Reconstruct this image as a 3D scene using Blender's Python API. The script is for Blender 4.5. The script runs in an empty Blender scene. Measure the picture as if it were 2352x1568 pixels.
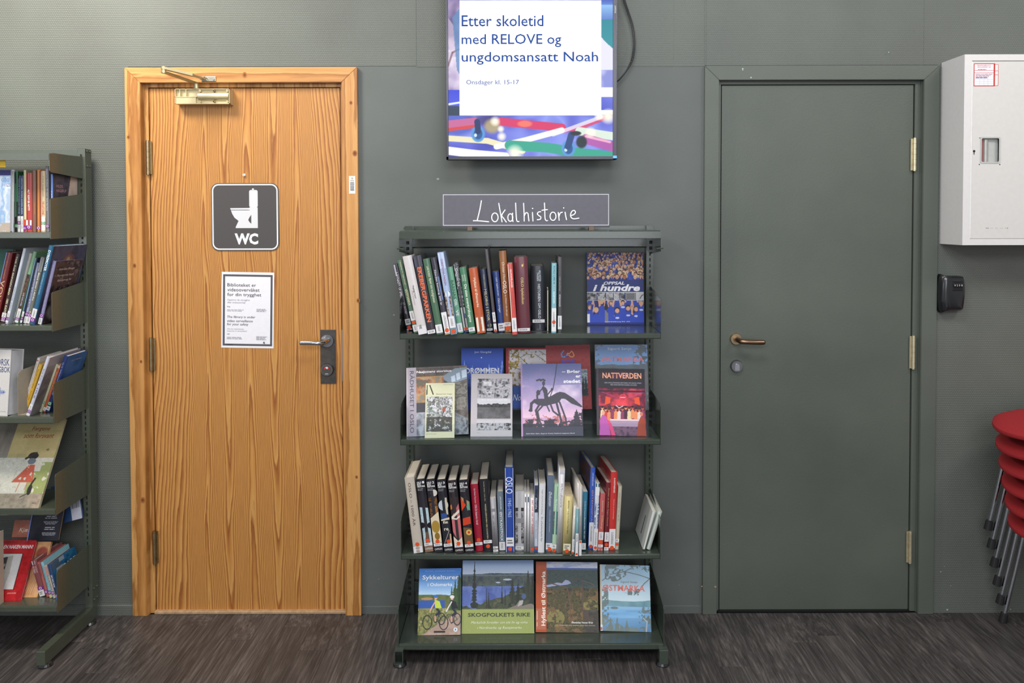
import bpy, bmesh, math, random
import numpy as np
from mathutils import Vector, Matrix, Euler

random.seed(7)
RNG = np.random.default_rng(11)
SC = bpy.context.scene
COL = SC.collection

# ------------------------------------------------------------------ camera
F = 1881.6                                   # focal length in pixels of the 2352 x 1568 frame
PPX, PPY = 1190.0, 552.0                     # where the optical axis meets the frame
CAM = Vector((0.0, -3.2, 1.565))
ROT = Euler((math.radians(90 - 1.59), math.radians(0.12), 0.0)).to_matrix()
cd = bpy.data.cameras.new('camera')
cam = bpy.data.objects.new('camera', cd); COL.objects.link(cam)
cam.location = CAM
cam.rotation_euler = ROT.to_euler()
cd.sensor_width = 36.0
cd.lens = F / 2352 * 36
cd.shift_x = (1176 - PPX) / 2352
cd.shift_y = (PPY - 784) / 2352
SC.camera = cam

# ------------------------------------------------------------------ world, lamps, exposure
w = bpy.data.worlds.new('room_world'); SC.world = w
w.use_nodes = True
w.node_tree.nodes['Background'].inputs[0].default_value = (0.97, 0.97, 1.0, 1)
w.node_tree.nodes['Background'].inputs[1].default_value = 0.42


def area(name, loc, target, sx, sy, power, col):
    l = bpy.data.lights.new(name, 'AREA'); l.shape = 'RECTANGLE'
    l.size = sx; l.size_y = sy; l.energy = power; l.color = col
    o = bpy.data.objects.new(name, l); COL.objects.link(o)
    o.location = loc
    o.rotation_euler = (Vector(target) - Vector(loc)).to_track_quat('-Z', 'Y').to_euler()
    return o


area('ceiling_light_warm', (-1.75, -1.0, 3.05), (-1.8, -0.1, 1.9), 0.7, 0.4, 46, (1.0, 0.93, 0.82))
area('ceiling_light_mid', (0.25, -1.5, 3.05), (0.2, -0.2, 0.8), 1.0, 0.35, 20, (0.92, 0.96, 1.0))
area('ceiling_light_far', (2.3, -1.7, 3.0), (1.6, -0.1, 0.8), 0.8, 0.4, 18, (1.0, 0.97, 0.92))
area('ceiling_light_row', (-0.2, -4.2, 2.9), (0, 0, 1.0), 3.2, 0.8, 60, (0.98, 0.98, 1.0))
area('window_daylight', (0.45, -5.6, 1.75), (0.3, 0, 1.1), 2.0, 1.5, 34, (0.88, 0.94, 1.0))
area('window_daylight_side', (-4.6, -5.4, 1.7), (-1.5, 0, 1.1), 1.6, 1.5, 22, (0.88, 0.94, 1.0))

SC.view_settings.view_transform = 'Standard'
SC.view_settings.look = 'None'
SC.view_settings.gamma = 1
SC.view_settings.use_curve_mapping = False
SC.view_settings.exposure = 0.08
SC.cycles.use_denoising = True


# ------------------------------------------------------------------ pixel rays
def ray(px, py):
    return ROT @ Vector(((px - PPX) / F, -(py - PPY) / F, -1.0))


def P(px, py, Y):                            # the point of the plane y = Y that the photograph shows at (px, py)
    r = ray(px, py)
    return CAM + r * ((Y - CAM.y) / r.y)


def Q(px, py, z):                            # the same on the level z
    r = ray(px, py)
    return CAM + r * ((z - CAM.z) / r.z)


def SCL(Y):                                  # metres per pixel at depth Y
    return (Y - CAM.y) / F


# ------------------------------------------------------------------ colours and materials
def lin1(c):
    return c / 12.92 if c <= 0.04045 else ((c + 0.055) / 1.055) ** 2.4


def rgb(h):
    h = h.lstrip('#')
    return tuple(lin1(int(h[i:i + 2], 16) / 255) for i in (0, 2, 4))


def hexf(h):
    h = h.lstrip('#')
    return np.array([int(h[i:i + 2], 16) / 255 for i in (0, 2, 4)])


MC = {}


def mat(h, rough=0.5, metal=0.0, noise=0.06, bump=0.0, coat=0.0, scale=60.0, emit=0.0):
    key = (h, rough, metal, noise, bump, coat, scale, emit)
    if key in MC:
        return MC[key]
    m = bpy.data.materials.new('m_' + h.lstrip('#')); m.use_nodes = True
    nt = m.node_tree; b = nt.nodes['Principled BSDF']
    c = rgb(h)
    b.inputs['Roughness'].default_value = rough
    b.inputs['Metallic'].default_value = metal
    b.inputs['Coat Weight'].default_value = coat
    b.inputs['Coat Roughness'].default_value = 0.08
    if emit:
        b.inputs['Emission Color'].default_value = (*c, 1)
        b.inputs['Emission Strength'].default_value = emit
    tc = nt.nodes.new('ShaderNodeTexCoord')
    nz = nt.nodes.new('ShaderNodeTexNoise'); nz.inputs['Scale'].default_value = scale
    nz.inputs['Detail'].default_value = 4
    nt.links.new(tc.outputs['Object'], nz.inputs['Vector'])
    cr = nt.nodes.new('ShaderNodeValToRGB')
    cr.color_ramp.elements[0].position = 0.3; cr.color_ramp.elements[1].position = 0.7
    cr.color_ramp.elements[0].color = (*[max(0, v * (1 - noise)) for v in c], 1)
    cr.color_ramp.elements[1].color = (*[min(1, v * (1 + noise)) for v in c], 1)
    nt.links.new(nz.outputs['Fac'], cr.inputs['Fac'])
    nt.links.new(cr.outputs['Color'], b.inputs['Base Color'])
    if bump:
        bp = nt.nodes.new('ShaderNodeBump'); bp.inputs['Strength'].default_value = bump
        bp.inputs['Distance'].default_value = 0.002
        nt.links.new(nz.outputs['Fac'], bp.inputs['Height'])
        nt.links.new(bp.outputs['Normal'], b.inputs['Normal'])
    MC[key] = m
    return m


def attr_mat(name, rough=0.35, emit=0.0, coat=0.0):
    m = bpy.data.materials.new(name); m.use_nodes = True
    nt = m.node_tree; b = nt.nodes['Principled BSDF']
    a = nt.nodes.new('ShaderNodeAttribute'); a.attribute_name = 'Col'
    b.inputs['Roughness'].default_value = rough
    b.inputs['Coat Weight'].default_value = coat
    b.inputs['Coat Roughness'].default_value = 0.06
    if emit:
        b.inputs['Base Color'].default_value = (0.01, 0.01, 0.01, 1)
        b.inputs['Roughness'].default_value = 0.3
        b.inputs['Specular IOR Level'].default_value = 0.15
        nt.links.new(a.outputs['Color'], b.inputs['Emission Color'])
        b.inputs['Emission Strength'].default_value = emit
    else:
        nt.links.new(a.outputs['Color'], b.inputs['Base Color'])
    return m


M_PRINT = attr_mat('printed_ink', 0.38)
M_GLOSSY_PRINT = attr_mat('glossy_print', 0.36)
for m_ in (M_PRINT, M_GLOSSY_PRINT): m_.node_tree.nodes['Principled BSDF'].inputs['Specular IOR Level'].default_value = 0.22
M_SCREEN = attr_mat('screen_light', emit=1.0)


def nodes_of(name):
    m = bpy.data.materials.new(name); m.use_nodes = True
    return m, m.node_tree, m.node_tree.nodes['Principled BSDF'], m.node_tree.nodes.new, m.node_tree.links.new


def ramp(N, stops):
    r = N('ShaderNodeValToRGB')
    e = r.color_ramp.elements
    while len(e) < len(stops):
        e.new(0.5)
    for i, (p, c) in enumerate(stops):
        e[i].position = p
        e[i].color = (*(rgb(c) if isinstance(c, str) else (c, c, c)), 1)
    return r


def paint_mat(name, base, woven, rough=0.62):
    m, nt, b, N, Lk = nodes_of(name)
    tc = N('ShaderNodeTexCoord')
    n1 = N('ShaderNodeTexNoise'); n1.inputs['Scale'].default_value = 2.2; n1.inputs['Detail'].default_value = 5
    Lk(tc.outputs['Object'], n1.inputs['Vector'])
    c = hexf(base)
    lo = '#%02x%02x%02x' % tuple(int(255 * min(1, v * 0.94)) for v in c)
    hi = '#%02x%02x%02x' % tuple(int(255 * min(1, v * 1.06)) for v in c)
    r = ramp(N, [(0.3, lo), (0.7, hi)])
    Lk(n1.outputs['Fac'], r.inputs['Fac'])
    b.inputs['Roughness'].default_value = rough
    bp = N('ShaderNodeBump')
    if woven:
        # woven glass-fibre wallpaper: staggered short ridges
        mp = N('ShaderNodeMapping'); mp.inputs['Scale'].default_value = (1, 1, 1)
        Lk(tc.outputs['Object'], mp.inputs['Vector'])
        sx = N('ShaderNodeSeparateXYZ'); Lk(mp.outputs['Vector'], sx.inputs[0])
        nn = N('ShaderNodeTexNoise'); nn.inputs['Scale'].default_value = 45; Lk(tc.outputs['Object'], nn.inputs['Vector'])

        def math_(op, a_, b_):
            q = N('ShaderNodeMath'); q.operation = op
            for i, v in enumerate((a_, b_)):
                if v is None: continue
                if isinstance(v, (int, float)): q.inputs[i].default_value = v
                else: Lk(v, q.inputs[i])
            return q.outputs[0]
        wob = math_('MULTIPLY', nn.outputs['Fac'], 2.2)
        zz = math_('ADD', math_('MULTIPLY', sx.outputs['Z'], 2 * math.pi / 0.0070), wob)
        zh = math_('MULTIPLY', zz, 0.5)
        xx = math_('MULTIPLY', sx.outputs['X'], 2 * math.pi / 0.0085)
        s1 = math_('SINE', zz, None)
        par = math_('MULTIPLY', math_('SIGN', math_('SINE', zh, None), None), math.pi / 2)
        s2 = math_('SINE', math_('ADD', xx, par), None)
        h = math_('ADD', math_('MULTIPLY', s1, 0.6), math_('MULTIPLY', s2, 0.55))
        n3 = N('ShaderNodeTexNoise'); n3.inputs['Scale'].default_value = 260; Lk(tc.outputs['Object'], n3.inputs['Vector'])
        h = math_('ADD', h, math_('MULTIPLY', n3.outputs['Fac'], 1.1))
        Lk(h, bp.inputs['Height'])
        bp.inputs['Strength'].default_value = 0.45
        bp.inputs['Distance'].default_value = 0.0010
    else:
        n2 = N('ShaderNodeTexNoise'); n2.inputs['Scale'].default_value = 190; n2.inputs['Detail'].default_value = 5
        Lk(tc.outputs['Object'], n2.inputs['Vector'])
        Lk(n2.outputs['Fac'], bp.inputs['Height'])
        bp.inputs['Strength'].default_value = 0.35
        bp.inputs['Distance'].default_value = 0.0012
    Lk(r.outputs['Color'], b.inputs['Base Color'])
    Lk(bp.outputs['Normal'], b.inputs['Normal'])
    return m


M_WOVEN = paint_mat('green_grey_wallpaper', '#60645e', True)
M_WALL = paint_mat('green_grey_paint', '#5a5f5c', False)
M_GDOOR = paint_mat('green_door_paint', '#555b53', False, 0.42)
M_CASING = paint_mat('green_casing_paint', '#575d55', False, 0.45)


def pine(name, sx, k, cols, seed=0.0, line=0.5, zst=0.32, flame=None, across=False):
    """flat-sawn pine: contour lines of a stretched noise field"""
    m, nt, b, N, Lk = nodes_of(name)
    tc = N('ShaderNodeTexCoord')
    mp = N('ShaderNodeMapping'); mp.inputs['Scale'].default_value = (zst, 1, sx) if across else (sx, 1, zst)
    mp.inputs['Location'].default_value = (seed, seed, seed)
    Lk(tc.outputs['Object'], mp.inputs['Vector'])
    n = N('ShaderNodeTexNoise'); n.inputs['Scale'].default_value = 1.0; n.inputs['Detail'].default_value = 1.0
    n.inputs['Distortion'].default_value = 0.15
    Lk(mp.outputs['Vector'], n.inputs['Vector'])
    n2 = N('ShaderNodeTexNoise'); n2.inputs['Scale'].default_value = 1.0; n2.inputs['Detail'].default_value = 3
    mp2 = N('ShaderNodeMapping'); mp2.inputs['Scale'].default_value = (7, 1, 60) if across else (60, 1, 7)
    Lk(tc.outputs['Object'], mp2.inputs['Vector']); Lk(mp2.outputs['Vector'], n2.inputs['Vector'])
    a = N('ShaderNodeMath'); a.operation = 'MULTIPLY'; a.inputs[1].default_value = k; Lk(n.outputs['Fac'], a.inputs[0])
    a2 = N('ShaderNodeMath'); a2.operation = 'MULTIPLY_ADD'; a2.inputs[1].default_value = 0.8
    Lk(n2.outputs['Fac'], a2.inputs[0]); Lk(a.outputs[0], a2.inputs[2])
    src = a2.outputs[0]
    if flame:      # nested pointed arches in the middle of the leaf, straight lines towards its edges
        x0, per, A_, cz, B_ = flame
        sp = N('ShaderNodeSeparateXYZ'); Lk(tc.outputs['Object'], sp.inputs[0])

        def M(op, *a):
            q = N('ShaderNodeMath'); q.operation = op
            for i, v in enumerate(a):
                if isinstance(v, (int, float)): q.inputs[i].default_value = v
                else: Lk(v, q.inputs[i])
            return q.outputs[0]
        nw = N('ShaderNodeTexNoise'); nw.inputs['Scale'].default_value = 1.6; nw.inputs['Detail'].default_value = 1
        Lk(tc.outputs['Object'], nw.inputs['Vector'])
        dx = M('ADD', M('SUBTRACT', sp.outputs['X'], x0), M('MULTIPLY', M('SUBTRACT', nw.outputs['Fac'], .5), .10))
        ad = M('ABSOLUTE', dx)
        wn = N('ShaderNodeMapRange'); wn.interpolation_type = 'SMOOTHSTEP'
        wn.inputs['From Min'].default_value = .16; wn.inputs['From Max'].default_value = .33; wn.inputs['To Min'].default_value = 1; wn.inputs['To Max'].default_value = 0
        Lk(ad, wn.inputs['Value'])
        cs = M('COSINE', M('MULTIPLY', dx, 2 * math.pi / per))
        arch = M('MULTIPLY', M('MULTIPLY', cs, A_), wn.outputs[0])
        side = M('MULTIPLY', M('MAXIMUM', M('SUBTRACT', ad, .18), 0.0), B_)
        src = M('ADD', M('ADD', M('MULTIPLY', sp.outputs['Z'], cz), M('SUBTRACT', side, arch)), src)
    fr = N('ShaderNodeMath'); fr.operation = 'FRACT'; Lk(src, fr.inputs[0])
    r = ramp(N, [(0.0, cols[0]), (0.45, cols[1]), (0.86, cols[2]), (1.0, cols[0])])
    Lk(fr.outputs[0], r.inputs['Fac'])
    # fine pores
    n3 = N('ShaderNodeTexNoise'); n3.inputs['Scale'].default_value = 1.0; n3.inputs['Detail'].default_value = 4
    mp3 = N('ShaderNodeMapping'); mp3.inputs['Scale'].default_value = (9, 1, 420) if across else (420, 1, 9)
    Lk(tc.outputs['Object'], mp3.inputs['Vector']); Lk(mp3.outputs['Vector'], n3.inputs['Vector'])
    mx = N('ShaderNodeMix'); mx.data_type = 'RGBA'; mx.blend_type = 'MULTIPLY'; mx.inputs[0].default_value = line
    r3 = ramp(N, [(0.3, 0.62), (0.62, 1.0)])
    Lk(n3.outputs['Fac'], r3.inputs['Fac'])
    Lk(r.outputs['Color'], mx.inputs[6]); Lk(r3.outputs['Color'], mx.inputs[7])
    Lk(mx.outputs[2], b.inputs['Base Color'])
    b.inputs['Roughness'].default_value = 0.42
    return m


M_PINE = pine('pine_veneer', 9.0, 5.0, ('#ca9653', '#bb813f', '#8f5222'), 3.3, zst=0.5, flame=(P(575, 800, 0).x, 0.185, 5.2, 2.6, 75.0))
M_PINE_TRIM = pine('pine_trim', 24.0, 3.0, ('#cd995a', '#c2894a', '#9c652c'), 9.1, zst=0.45)
M_PINE_HEAD = pine('pine_head_trim', 24.0, 3.0, ('#cd995a', '#c2894a', '#9c652c'), 9.1, zst=0.45, across=True)


def floor_mat():
    m, nt, b, N, Lk = nodes_of('dark_vinyl_plank')
    tc = N('ShaderNodeTexCoord'); oi = N('ShaderNodeObjectInfo')
    add = N('ShaderNodeVectorMath'); add.operation = 'ADD'
    sc = N('ShaderNodeVectorMath'); sc.operation = 'SCALE'; sc.inputs[0].default_value = (7, 13, 5)
    Lk(oi.outputs['Random'], sc.inputs['Scale'])
    Lk(tc.outputs['Object'], add.inputs[0]); Lk(sc.outputs[0], add.inputs[1])
    mp = N('ShaderNodeMapping'); mp.inputs['Scale'].default_value = (110, 4.5, 1)
    Lk(add.outputs[0], mp.inputs['Vector'])
    n = N('ShaderNodeTexNoise'); n.inputs['Scale'].default_value = 1; n.inputs['Detail'].default_value = 7
    n.inputs['Roughness'].default_value = 0.7
    Lk(mp.outputs[0], n.inputs['Vector'])
    mp2 = N('ShaderNodeMapping'); mp2.inputs['Scale'].default_value = (14, 2.0, 1)
    Lk(add.outputs[0], mp2.inputs['Vector'])
    n2 = N('ShaderNodeTexNoise'); n2.inputs['Scale'].default_value = 1; n2.inputs['Detail'].default_value = 3
    Lk(mp2.outputs[0], n2.inputs['Vector'])
    r = ramp(N, [(0.28, '#282524'), (0.5, '#494443'), (0.64, '#655e5b'), (0.82, '#8a817b')])
    Lk(n.outputs['Fac'], r.inputs['Fac'])
    r2 = ramp(N, [(0.3, 0.48), (0.62, 1.0)])
    Lk(n2.outputs['Fac'], r2.inputs['Fac'])
    mx = N('ShaderNodeMix'); mx.data_type = 'RGBA'; mx.blend_type = 'MULTIPLY'; mx.inputs[0].default_value = 0.8
    Lk(r.outputs['Color'], mx.inputs[6]); Lk(r2.outputs['Color'], mx.inputs[7])
    hs = N('ShaderNodeHueSaturation')
    mr = N('ShaderNodeMapRange'); mr.inputs['To Min'].default_value = 0.8; mr.inputs['To Max'].default_value = 1.18
    Lk(oi.outputs['Random'], mr.inputs['Value']); Lk(mr.outputs[0], hs.inputs['Value'])
    Lk(mx.outputs[2], hs.inputs['Color']); Lk(hs.outputs[0], b.inputs['Base Color'])
    b.inputs['Roughness'].default_value = 0.48
    bp = N('ShaderNodeBump'); bp.inputs['Strength'].default_value = 0.3; bp.inputs['Distance'].default_value = 0.001
    Lk(n.outputs['Fac'], bp.inputs['Height']); Lk(bp.outputs[0], b.inputs['Normal'])
    return m


M_FLOOR = floor_mat()


def rack_mat(name, h, rough):
    m, nt, b, N, Lk = nodes_of(name)
    tc = N('ShaderNodeTexCoord')
    n = N('ShaderNodeTexNoise'); n.inputs['Scale'].default_value = 90; n.inputs['Detail'].default_value = 3
    Lk(tc.outputs['Object'], n.inputs['Vector'])
    c = hexf(h)
    r = ramp(N, [(0.3, '#%02x%02x%02x' % tuple(int(255 * v * 0.95) for v in c)), (0.7, h)])
    Lk(n.outputs['Fac'], r.inputs['Fac']); Lk(r.outputs[0], b.inputs['Base Color'])
    bp = N('ShaderNodeBump'); bp.inputs['Strength'].default_value = 0.1; bp.inputs['Distance'].default_value = 0.0006
    Lk(n.outputs['Fac'], bp.inputs['Height']); Lk(bp.outputs[0], b.inputs['Normal'])
    b.inputs['Roughness'].default_value = rough
    b.inputs['Coat Weight'].default_value = 0.35; b.inputs['Coat Roughness'].default_value = 0.15
    return m


M_RACK = rack_mat('dark_green_enamel', '#3d453d', 0.17)
M_RACK2 = rack_mat('olive_enamel', '#4a5044', 0.24)


def clear_mat():
    m = bpy.data.materials.new('clear_acrylic'); m.use_nodes = True
    nt = m.node_tree; nt.nodes.clear()
    o = nt.nodes.new('ShaderNodeOutputMaterial'); mx = nt.nodes.new('ShaderNodeMixShader')
    t = nt.nodes.new('ShaderNodeBsdfTransparent'); t.inputs[0].default_value = (0.95, 0.97, 0.98, 1)
    g = nt.nodes.new('ShaderNodeBsdfGlossy'); g.inputs['Roughness'].default_value = 0.12
    lw = nt.nodes.new('ShaderNodeFresnel'); lw.inputs[0].default_value = 1.4
    ge = nt.nodes.new('ShaderNodeNewGeometry'); inv = nt.nodes.new('ShaderNodeMath'); inv.operation = 'SUBTRACT'; inv.inputs[0].default_value = 1.0
    nt.links.new(ge.outputs['Backfacing'], inv.inputs[1])
    mu = nt.nodes.new('ShaderNodeMath'); mu.operation = 'MULTIPLY'
    nt.links.new(lw.outputs[0], mu.inputs[0]); nt.links.new(inv.outputs[0], mu.inputs[1]); nt.links.new(mu.outputs[0], mx.inputs[0])
    nt.links.new(t.outputs[0], mx.inputs[1]); nt.links.new(g.outputs[0], mx.inputs[2])
    nt.links.new(mx.outputs[0], o.inputs[0])
    return m


M_CLEAR = clear_mat()
M_CHROME = mat('#c9ccd2', 0.12, 1.0, 0.02)
M_STEEL = mat('#8f8f92', 0.32, 1.0, 0.12, scale=30)
M_PLATE = mat('#57534f', 0.42, 0.7, 0.22, scale=40)
M_BRASS = mat('#a89572', 0.35, 1.0, 0.15, scale=50)
M_BRASSL = mat('#cfc4a4', 0.38, 0.75, 0.12, scale=50)
M_BRONZE = mat('#8d6f58', 0.3, 1.0, 0.15, scale=40)
M_BLACK = mat('#101113', 0.4)
M_DARK = mat('#15161a', 0.6)
M_PAGE = mat('#c9c1b2', 0.8, 0, 0.1, scale=300)
M_PAGEW = mat('#d9d7d4', 0.8, 0, 0.08, scale=300)

# ------------------------------------------------------------------ object helpers


def tag(o, label=None, cat=None, group=None, kind=None):
    if label: o['label'] = label
    if cat: o['category'] = cat
    if group: o['group'] = group
    if kind: o['kind'] = kind
    return o


def empty(name, loc, rot=(0, 0, 0), label=None, cat=None, group=None):
    o = bpy.data.objects.new(name, None); COL.objects.link(o)
    o.location = loc; o.rotation_euler = rot; o.empty_display_size = 0.05
    return tag(o, label, cat, group)


def link(name, me, m=None, parent=None, smooth=False):
    o = bpy.data.objects.new(name, me); COL.objects.link(o)
    if m is not None and not me.materials:
        me.materials.append(m)
    if smooth:
        me.polygons.foreach_set('use_smooth', [True] * len(me.polygons))
    if parent is not None:
        o.parent = parent
    return o


def obj(name, bm, m, parent=None, smooth=False):
    me = bpy.data.meshes.new(name)
    bmesh.ops.recalc_face_normals(bm, faces=bm.faces)
    if smooth:
        for e in bm.edges:
            e.smooth = not (len(e.link_faces) == 2 and e.calc_face_angle(0) > 0.75)
    bm.to_mesh(me); bm.free()
    return link(name, me, m, parent, smooth)


def BM():
    return bmesh.new()


def add_box(bm, x0, x1, y0, y1, z0, z1, bev=0.0):
    r = bmesh.ops.create_cube(bm, size=1.0)
    vs = r['verts']
    for v in vs:
        v.co = Vector((x0 + (v.co.x + .5) * (x1 - x0), y0 + (v.co.y + .5) * (y1 - y0), z0 + (v.co.z + .5) * (z1 - z0)))
    if bev:
        es = list({e for v in vs for e in v.link_edges})
        bmesh.ops.bevel(bm, geom=es, offset=bev, segments=2, affect='EDGES', profile=0.5)
    return vs


def box(name, x0, x1, y0, y1, z0, z1, m, parent=None, bev=0.0):
    bm = BM(); add_box(bm, x0, x1, y0, y1, z0, z1, bev)
    return obj(name, bm, m, parent)


def add_prism(bm, pts, axis, a, b):
    """polygon pts (2D) extruded along axis 'x','y','z' from a to b"""
    def mk(p, t):
        if axis == 'x': return (t, p[0], p[1])
        if axis == 'y': return (p[0], t, p[1])
        return (p[0], p[1], t)
    v0 = [bm.verts.new(mk(p, a)) for p in pts]
    v1 = [bm.verts.new(mk(p, b)) for p in pts]
    n = len(pts)
    bm.faces.new(v0); bm.faces.new(list(reversed(v1)))
    for i in range(n):
        bm.faces.new((v0[i], v1[i], v1[(i + 1) % n], v0[(i + 1) % n]))
    return v0 + v1


def add_tube(bm, pts, rad, n=10, caps=True):
    pts = [Vector(p) for p in pts]
    rads = rad if isinstance(rad, (list, tuple)) else [rad] * len(pts)
    rings = []
    up = Vector((0, 0, 1))
    for i, p in enumerate(pts):
        a = pts[max(0, i - 1)]; b = pts[min(len(pts) - 1, i + 1)]
        t = (b - a).normalized()
        if abs(t.dot(up)) > 0.95: ref = Vector((1, 0, 0))
        else: ref = up
        u = t.cross(ref).normalized(); v = t.cross(u).normalized()
        rings.append([bm.verts.new(p + (u * math.cos(k * 2 * math.pi / n) + v * math.sin(k * 2 * math.pi / n)) * rads[i]) for k in range(n)])
    for i in range(len(rings) - 1):
        for k in range(n):
            bm.faces.new((rings[i][k], rings[i][(k + 1) % n], rings[i + 1][(k + 1) % n], rings[i + 1][k]))
    if caps:
        bm.faces.new(rings[0]); bm.faces.new(list(reversed(rings[-1])))


def add_disc(bm, c, r, y0, y1, n=24, r2=None):
    """a short cylinder about the y axis"""
    r2 = r if r2 is None else r2
    a = [bm.verts.new((c[0] + r * math.cos(k * 2 * math.pi / n), y0, c[1] + r * math.sin(k * 2 * math.pi / n))) for k in range(n)]
    b = [bm.verts.new((c[0] + r2 * math.cos(k * 2 * math.pi / n), y1, c[1] + r2 * math.sin(k * 2 * math.pi / n))) for k in range(n)]
    bm.faces.new(a); bm.faces.new(list(reversed(b)))
    for k in range(n):
        bm.faces.new((a[k], b[k], b[(k + 1) % n], a[(k + 1) % n]))


def smooth_pts(pts, k=6, closed=False):
    pts = [np.array(p, float) for p in pts]
    out = []
    n = len(pts)
    for i in range(n if closed else n - 1):
        g = lambda j: pts[j % n] if closed else pts[min(max(j, 0), n - 1)]
        p0, p1, p2, p3 = g(i - 1), g(i), g(i + 1), g(i + 2)
        for s in range(k):
            t = s / k
            out.append(0.5 * ((2 * p1) + (-p0 + p2) * t + (2 * p0 - 5 * p1 + 4 * p2 - p3) * t * t + (-p0 + 3 * p1 - 3 * p2 + p3) * t ** 3))
    if not closed:
        out.append(pts[-1])
    return [tuple(p) for p in out]


# ------------------------------------------------------------------ flat print: polygons with their own ink colour
class Frame:
    """a flat place on something: u to the reader's right, v up, n towards the reader"""
    def __init__(self, O, U=(1, 0, 0), V=(0, 0, 1)):
        self.O = Vector(O); self.U = Vector(U).normalized(); self.V = Vector(V).normalized()
        self.N = self.U.cross(self.V)

    def at(self, u, v, n=0.0):
        return self.O + self.U * u + self.V * v + self.N * n


class Ink:
    def __init__(self, fr):
        self.fr = fr; self.v = []; self.f = []; self.c = []; self.k = 0

    def poly(self, pts, col, lift=None):
        self.k += 1
        n = 0.0003 + 0.00004 * self.k if lift is None else lift
        b = len(self.v)
        self.v += [tuple(self.fr.at(p[0], p[1], n)) for p in pts]
        self.f.append(tuple(range(b, b + len(pts)))); self.c.append(rgb(col))

    def rect(self, u0, v0, u1, v1, col):
        self.poly([(u0, v0), (u1, v0), (u1, v1), (u0, v1)], col)

    def disc(self, u, v, r, col, r2=None, n=20):
        r2 = r2 or r
        self.poly([(u + r * math.cos(k * 2 * math.pi / n), v + r2 * math.sin(k * 2 * math.pi / n)) for k in range(n)], col)

    def ribbon(self, pts, wd, col):
        pts = [np.array(p, float) for p in pts]
        self.k += 1
        n_ = 0.0003 + 0.00004 * self.k
        L, R = [], []
        for i, p in enumerate(pts):
            t = pts[min(i + 1, len(pts) - 1)] - pts[max(i - 1, 0)]
            t = t / (np.linalg.norm(t) + 1e-9)
            nn = np.array([-t[1], t[0]]) * wd / 2
            L.append(p + nn); R.append(p - nn)
        for i in range(len(pts) - 1):
            b = len(self.v)
            for q in (R[i], R[i + 1], L[i + 1], L[i]):
                self.v.append(tuple(self.fr.at(q[0], q[1], n_)))
            self.f.append((b, b + 1, b + 2, b + 3)); self.c.append(rgb(col))

    def lines(self, u0, v0, u1, v1, n, col, fill=0.5, seed=1, align='l'):
        """rows of small unreadable print"""
        rr = random.Random(seed)
        h = (v1 - v0) / n
        for i in range(n):
            vb = v1 - (i + 1) * h + h * (1 - fill) / 2
            wdt = (u1 - u0) * rr.uniform(0.6, 1.0)
            u = u0 if align == 'l' else (u0 + (u1 - u0 - wdt) / 2)
            end = u + wdt
            while u < end:
                l = min(rr.uniform(1.2, 4.0) * h, end - u)
                self.rect(u, vb, u + l, vb + h * fill, col)
                u += l + h * 0.45

    def build(self, name, parent, m=None):
        if not self.f: return None
        me = bpy.data.meshes.new(name)
        me.from_pydata(self.v, [], self.f)
        at = me.color_attributes.new('Col', 'FLOAT_COLOR', 'CORNER')
        data = []
        for f, c in zip(self.f, self.c):
            data += [c[0], c[1], c[2], 1.0] * len(f)
        at.data.foreach_set('color', data)
        return link(name, me, m or M_PRINT, parent)


# ------------------------------------------------------------------ lettering: real type, made flat meshes at the end
TX = []


def text(s, fr, u, v, width, height, col, parent, bold=0.0, shear=0.0, align='c', m=None, name='lettering', lift=0.0009, emit=0.0):
    """s in the box width x height round (u, v) of the frame fr; width or height may be None"""
    cu = bpy.data.curves.new(name, 'FONT'); cu.body = s; cu.size = 1.0
    cu.resolution_u = 2; cu.offset = bold; cu.shear = shear; cu.fill_mode = 'FRONT'
    o = bpy.data.objects.new('tmp_text', cu); COL.objects.link(o)
    TX.append((o, fr, u, v, width, height, m or mat(col, 0.5, noise=0.0, emit=emit), parent, align, name, lift))


def flush_text():
    bpy.context.view_layer.update()
    dg = bpy.context.evaluated_depsgraph_get()
    res = []
    for t in TX:
        me = bpy.data.meshes.new_from_object(t[0].evaluated_get(dg))
        res.append(me)
    for t, me in zip(TX, res):
        o, fr, u, v, width, height, m, parent, align, name, lift = t
        n = len(me.vertices)
        if n:
            a = np.empty(n * 3); me.vertices.foreach_get('co', a); a = a.reshape(-1, 3)
            lo, hi = a[:, :2].min(0), a[:, :2].max(0)
            sz = np.maximum(hi - lo, 1e-5)
            if width is None: k = (height / sz[1],) * 2
            elif height is None: k = (width / sz[0],) * 2
            else: k = (width / sz[0], height / sz[1])
            c = (lo + hi) / 2
            uu = (a[:, 0] - c[0]) * k[0] + u; vv = (a[:, 1] - c[1]) * k[1] + v
            if align == 'l': uu += sz[0] * k[0] / 2
            if align == 'r': uu -= sz[0] * k[0] / 2
            O = np.array(fr.O) + np.array(fr.N) * lift
            q = O + uu[:, None] * np.array(fr.U) + vv[:, None] * np.array(fr.V)
            me.vertices.foreach_set('co', q.ravel())
            me.name = name
            me.materials.clear(); me.materials.append(m)
            me.polygons.foreach_set('material_index', [0] * len(me.polygons))
            link(name, me, None, parent)
        cu = o.data
        bpy.data.objects.remove(o); bpy.data.curves.remove(cu)


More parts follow.
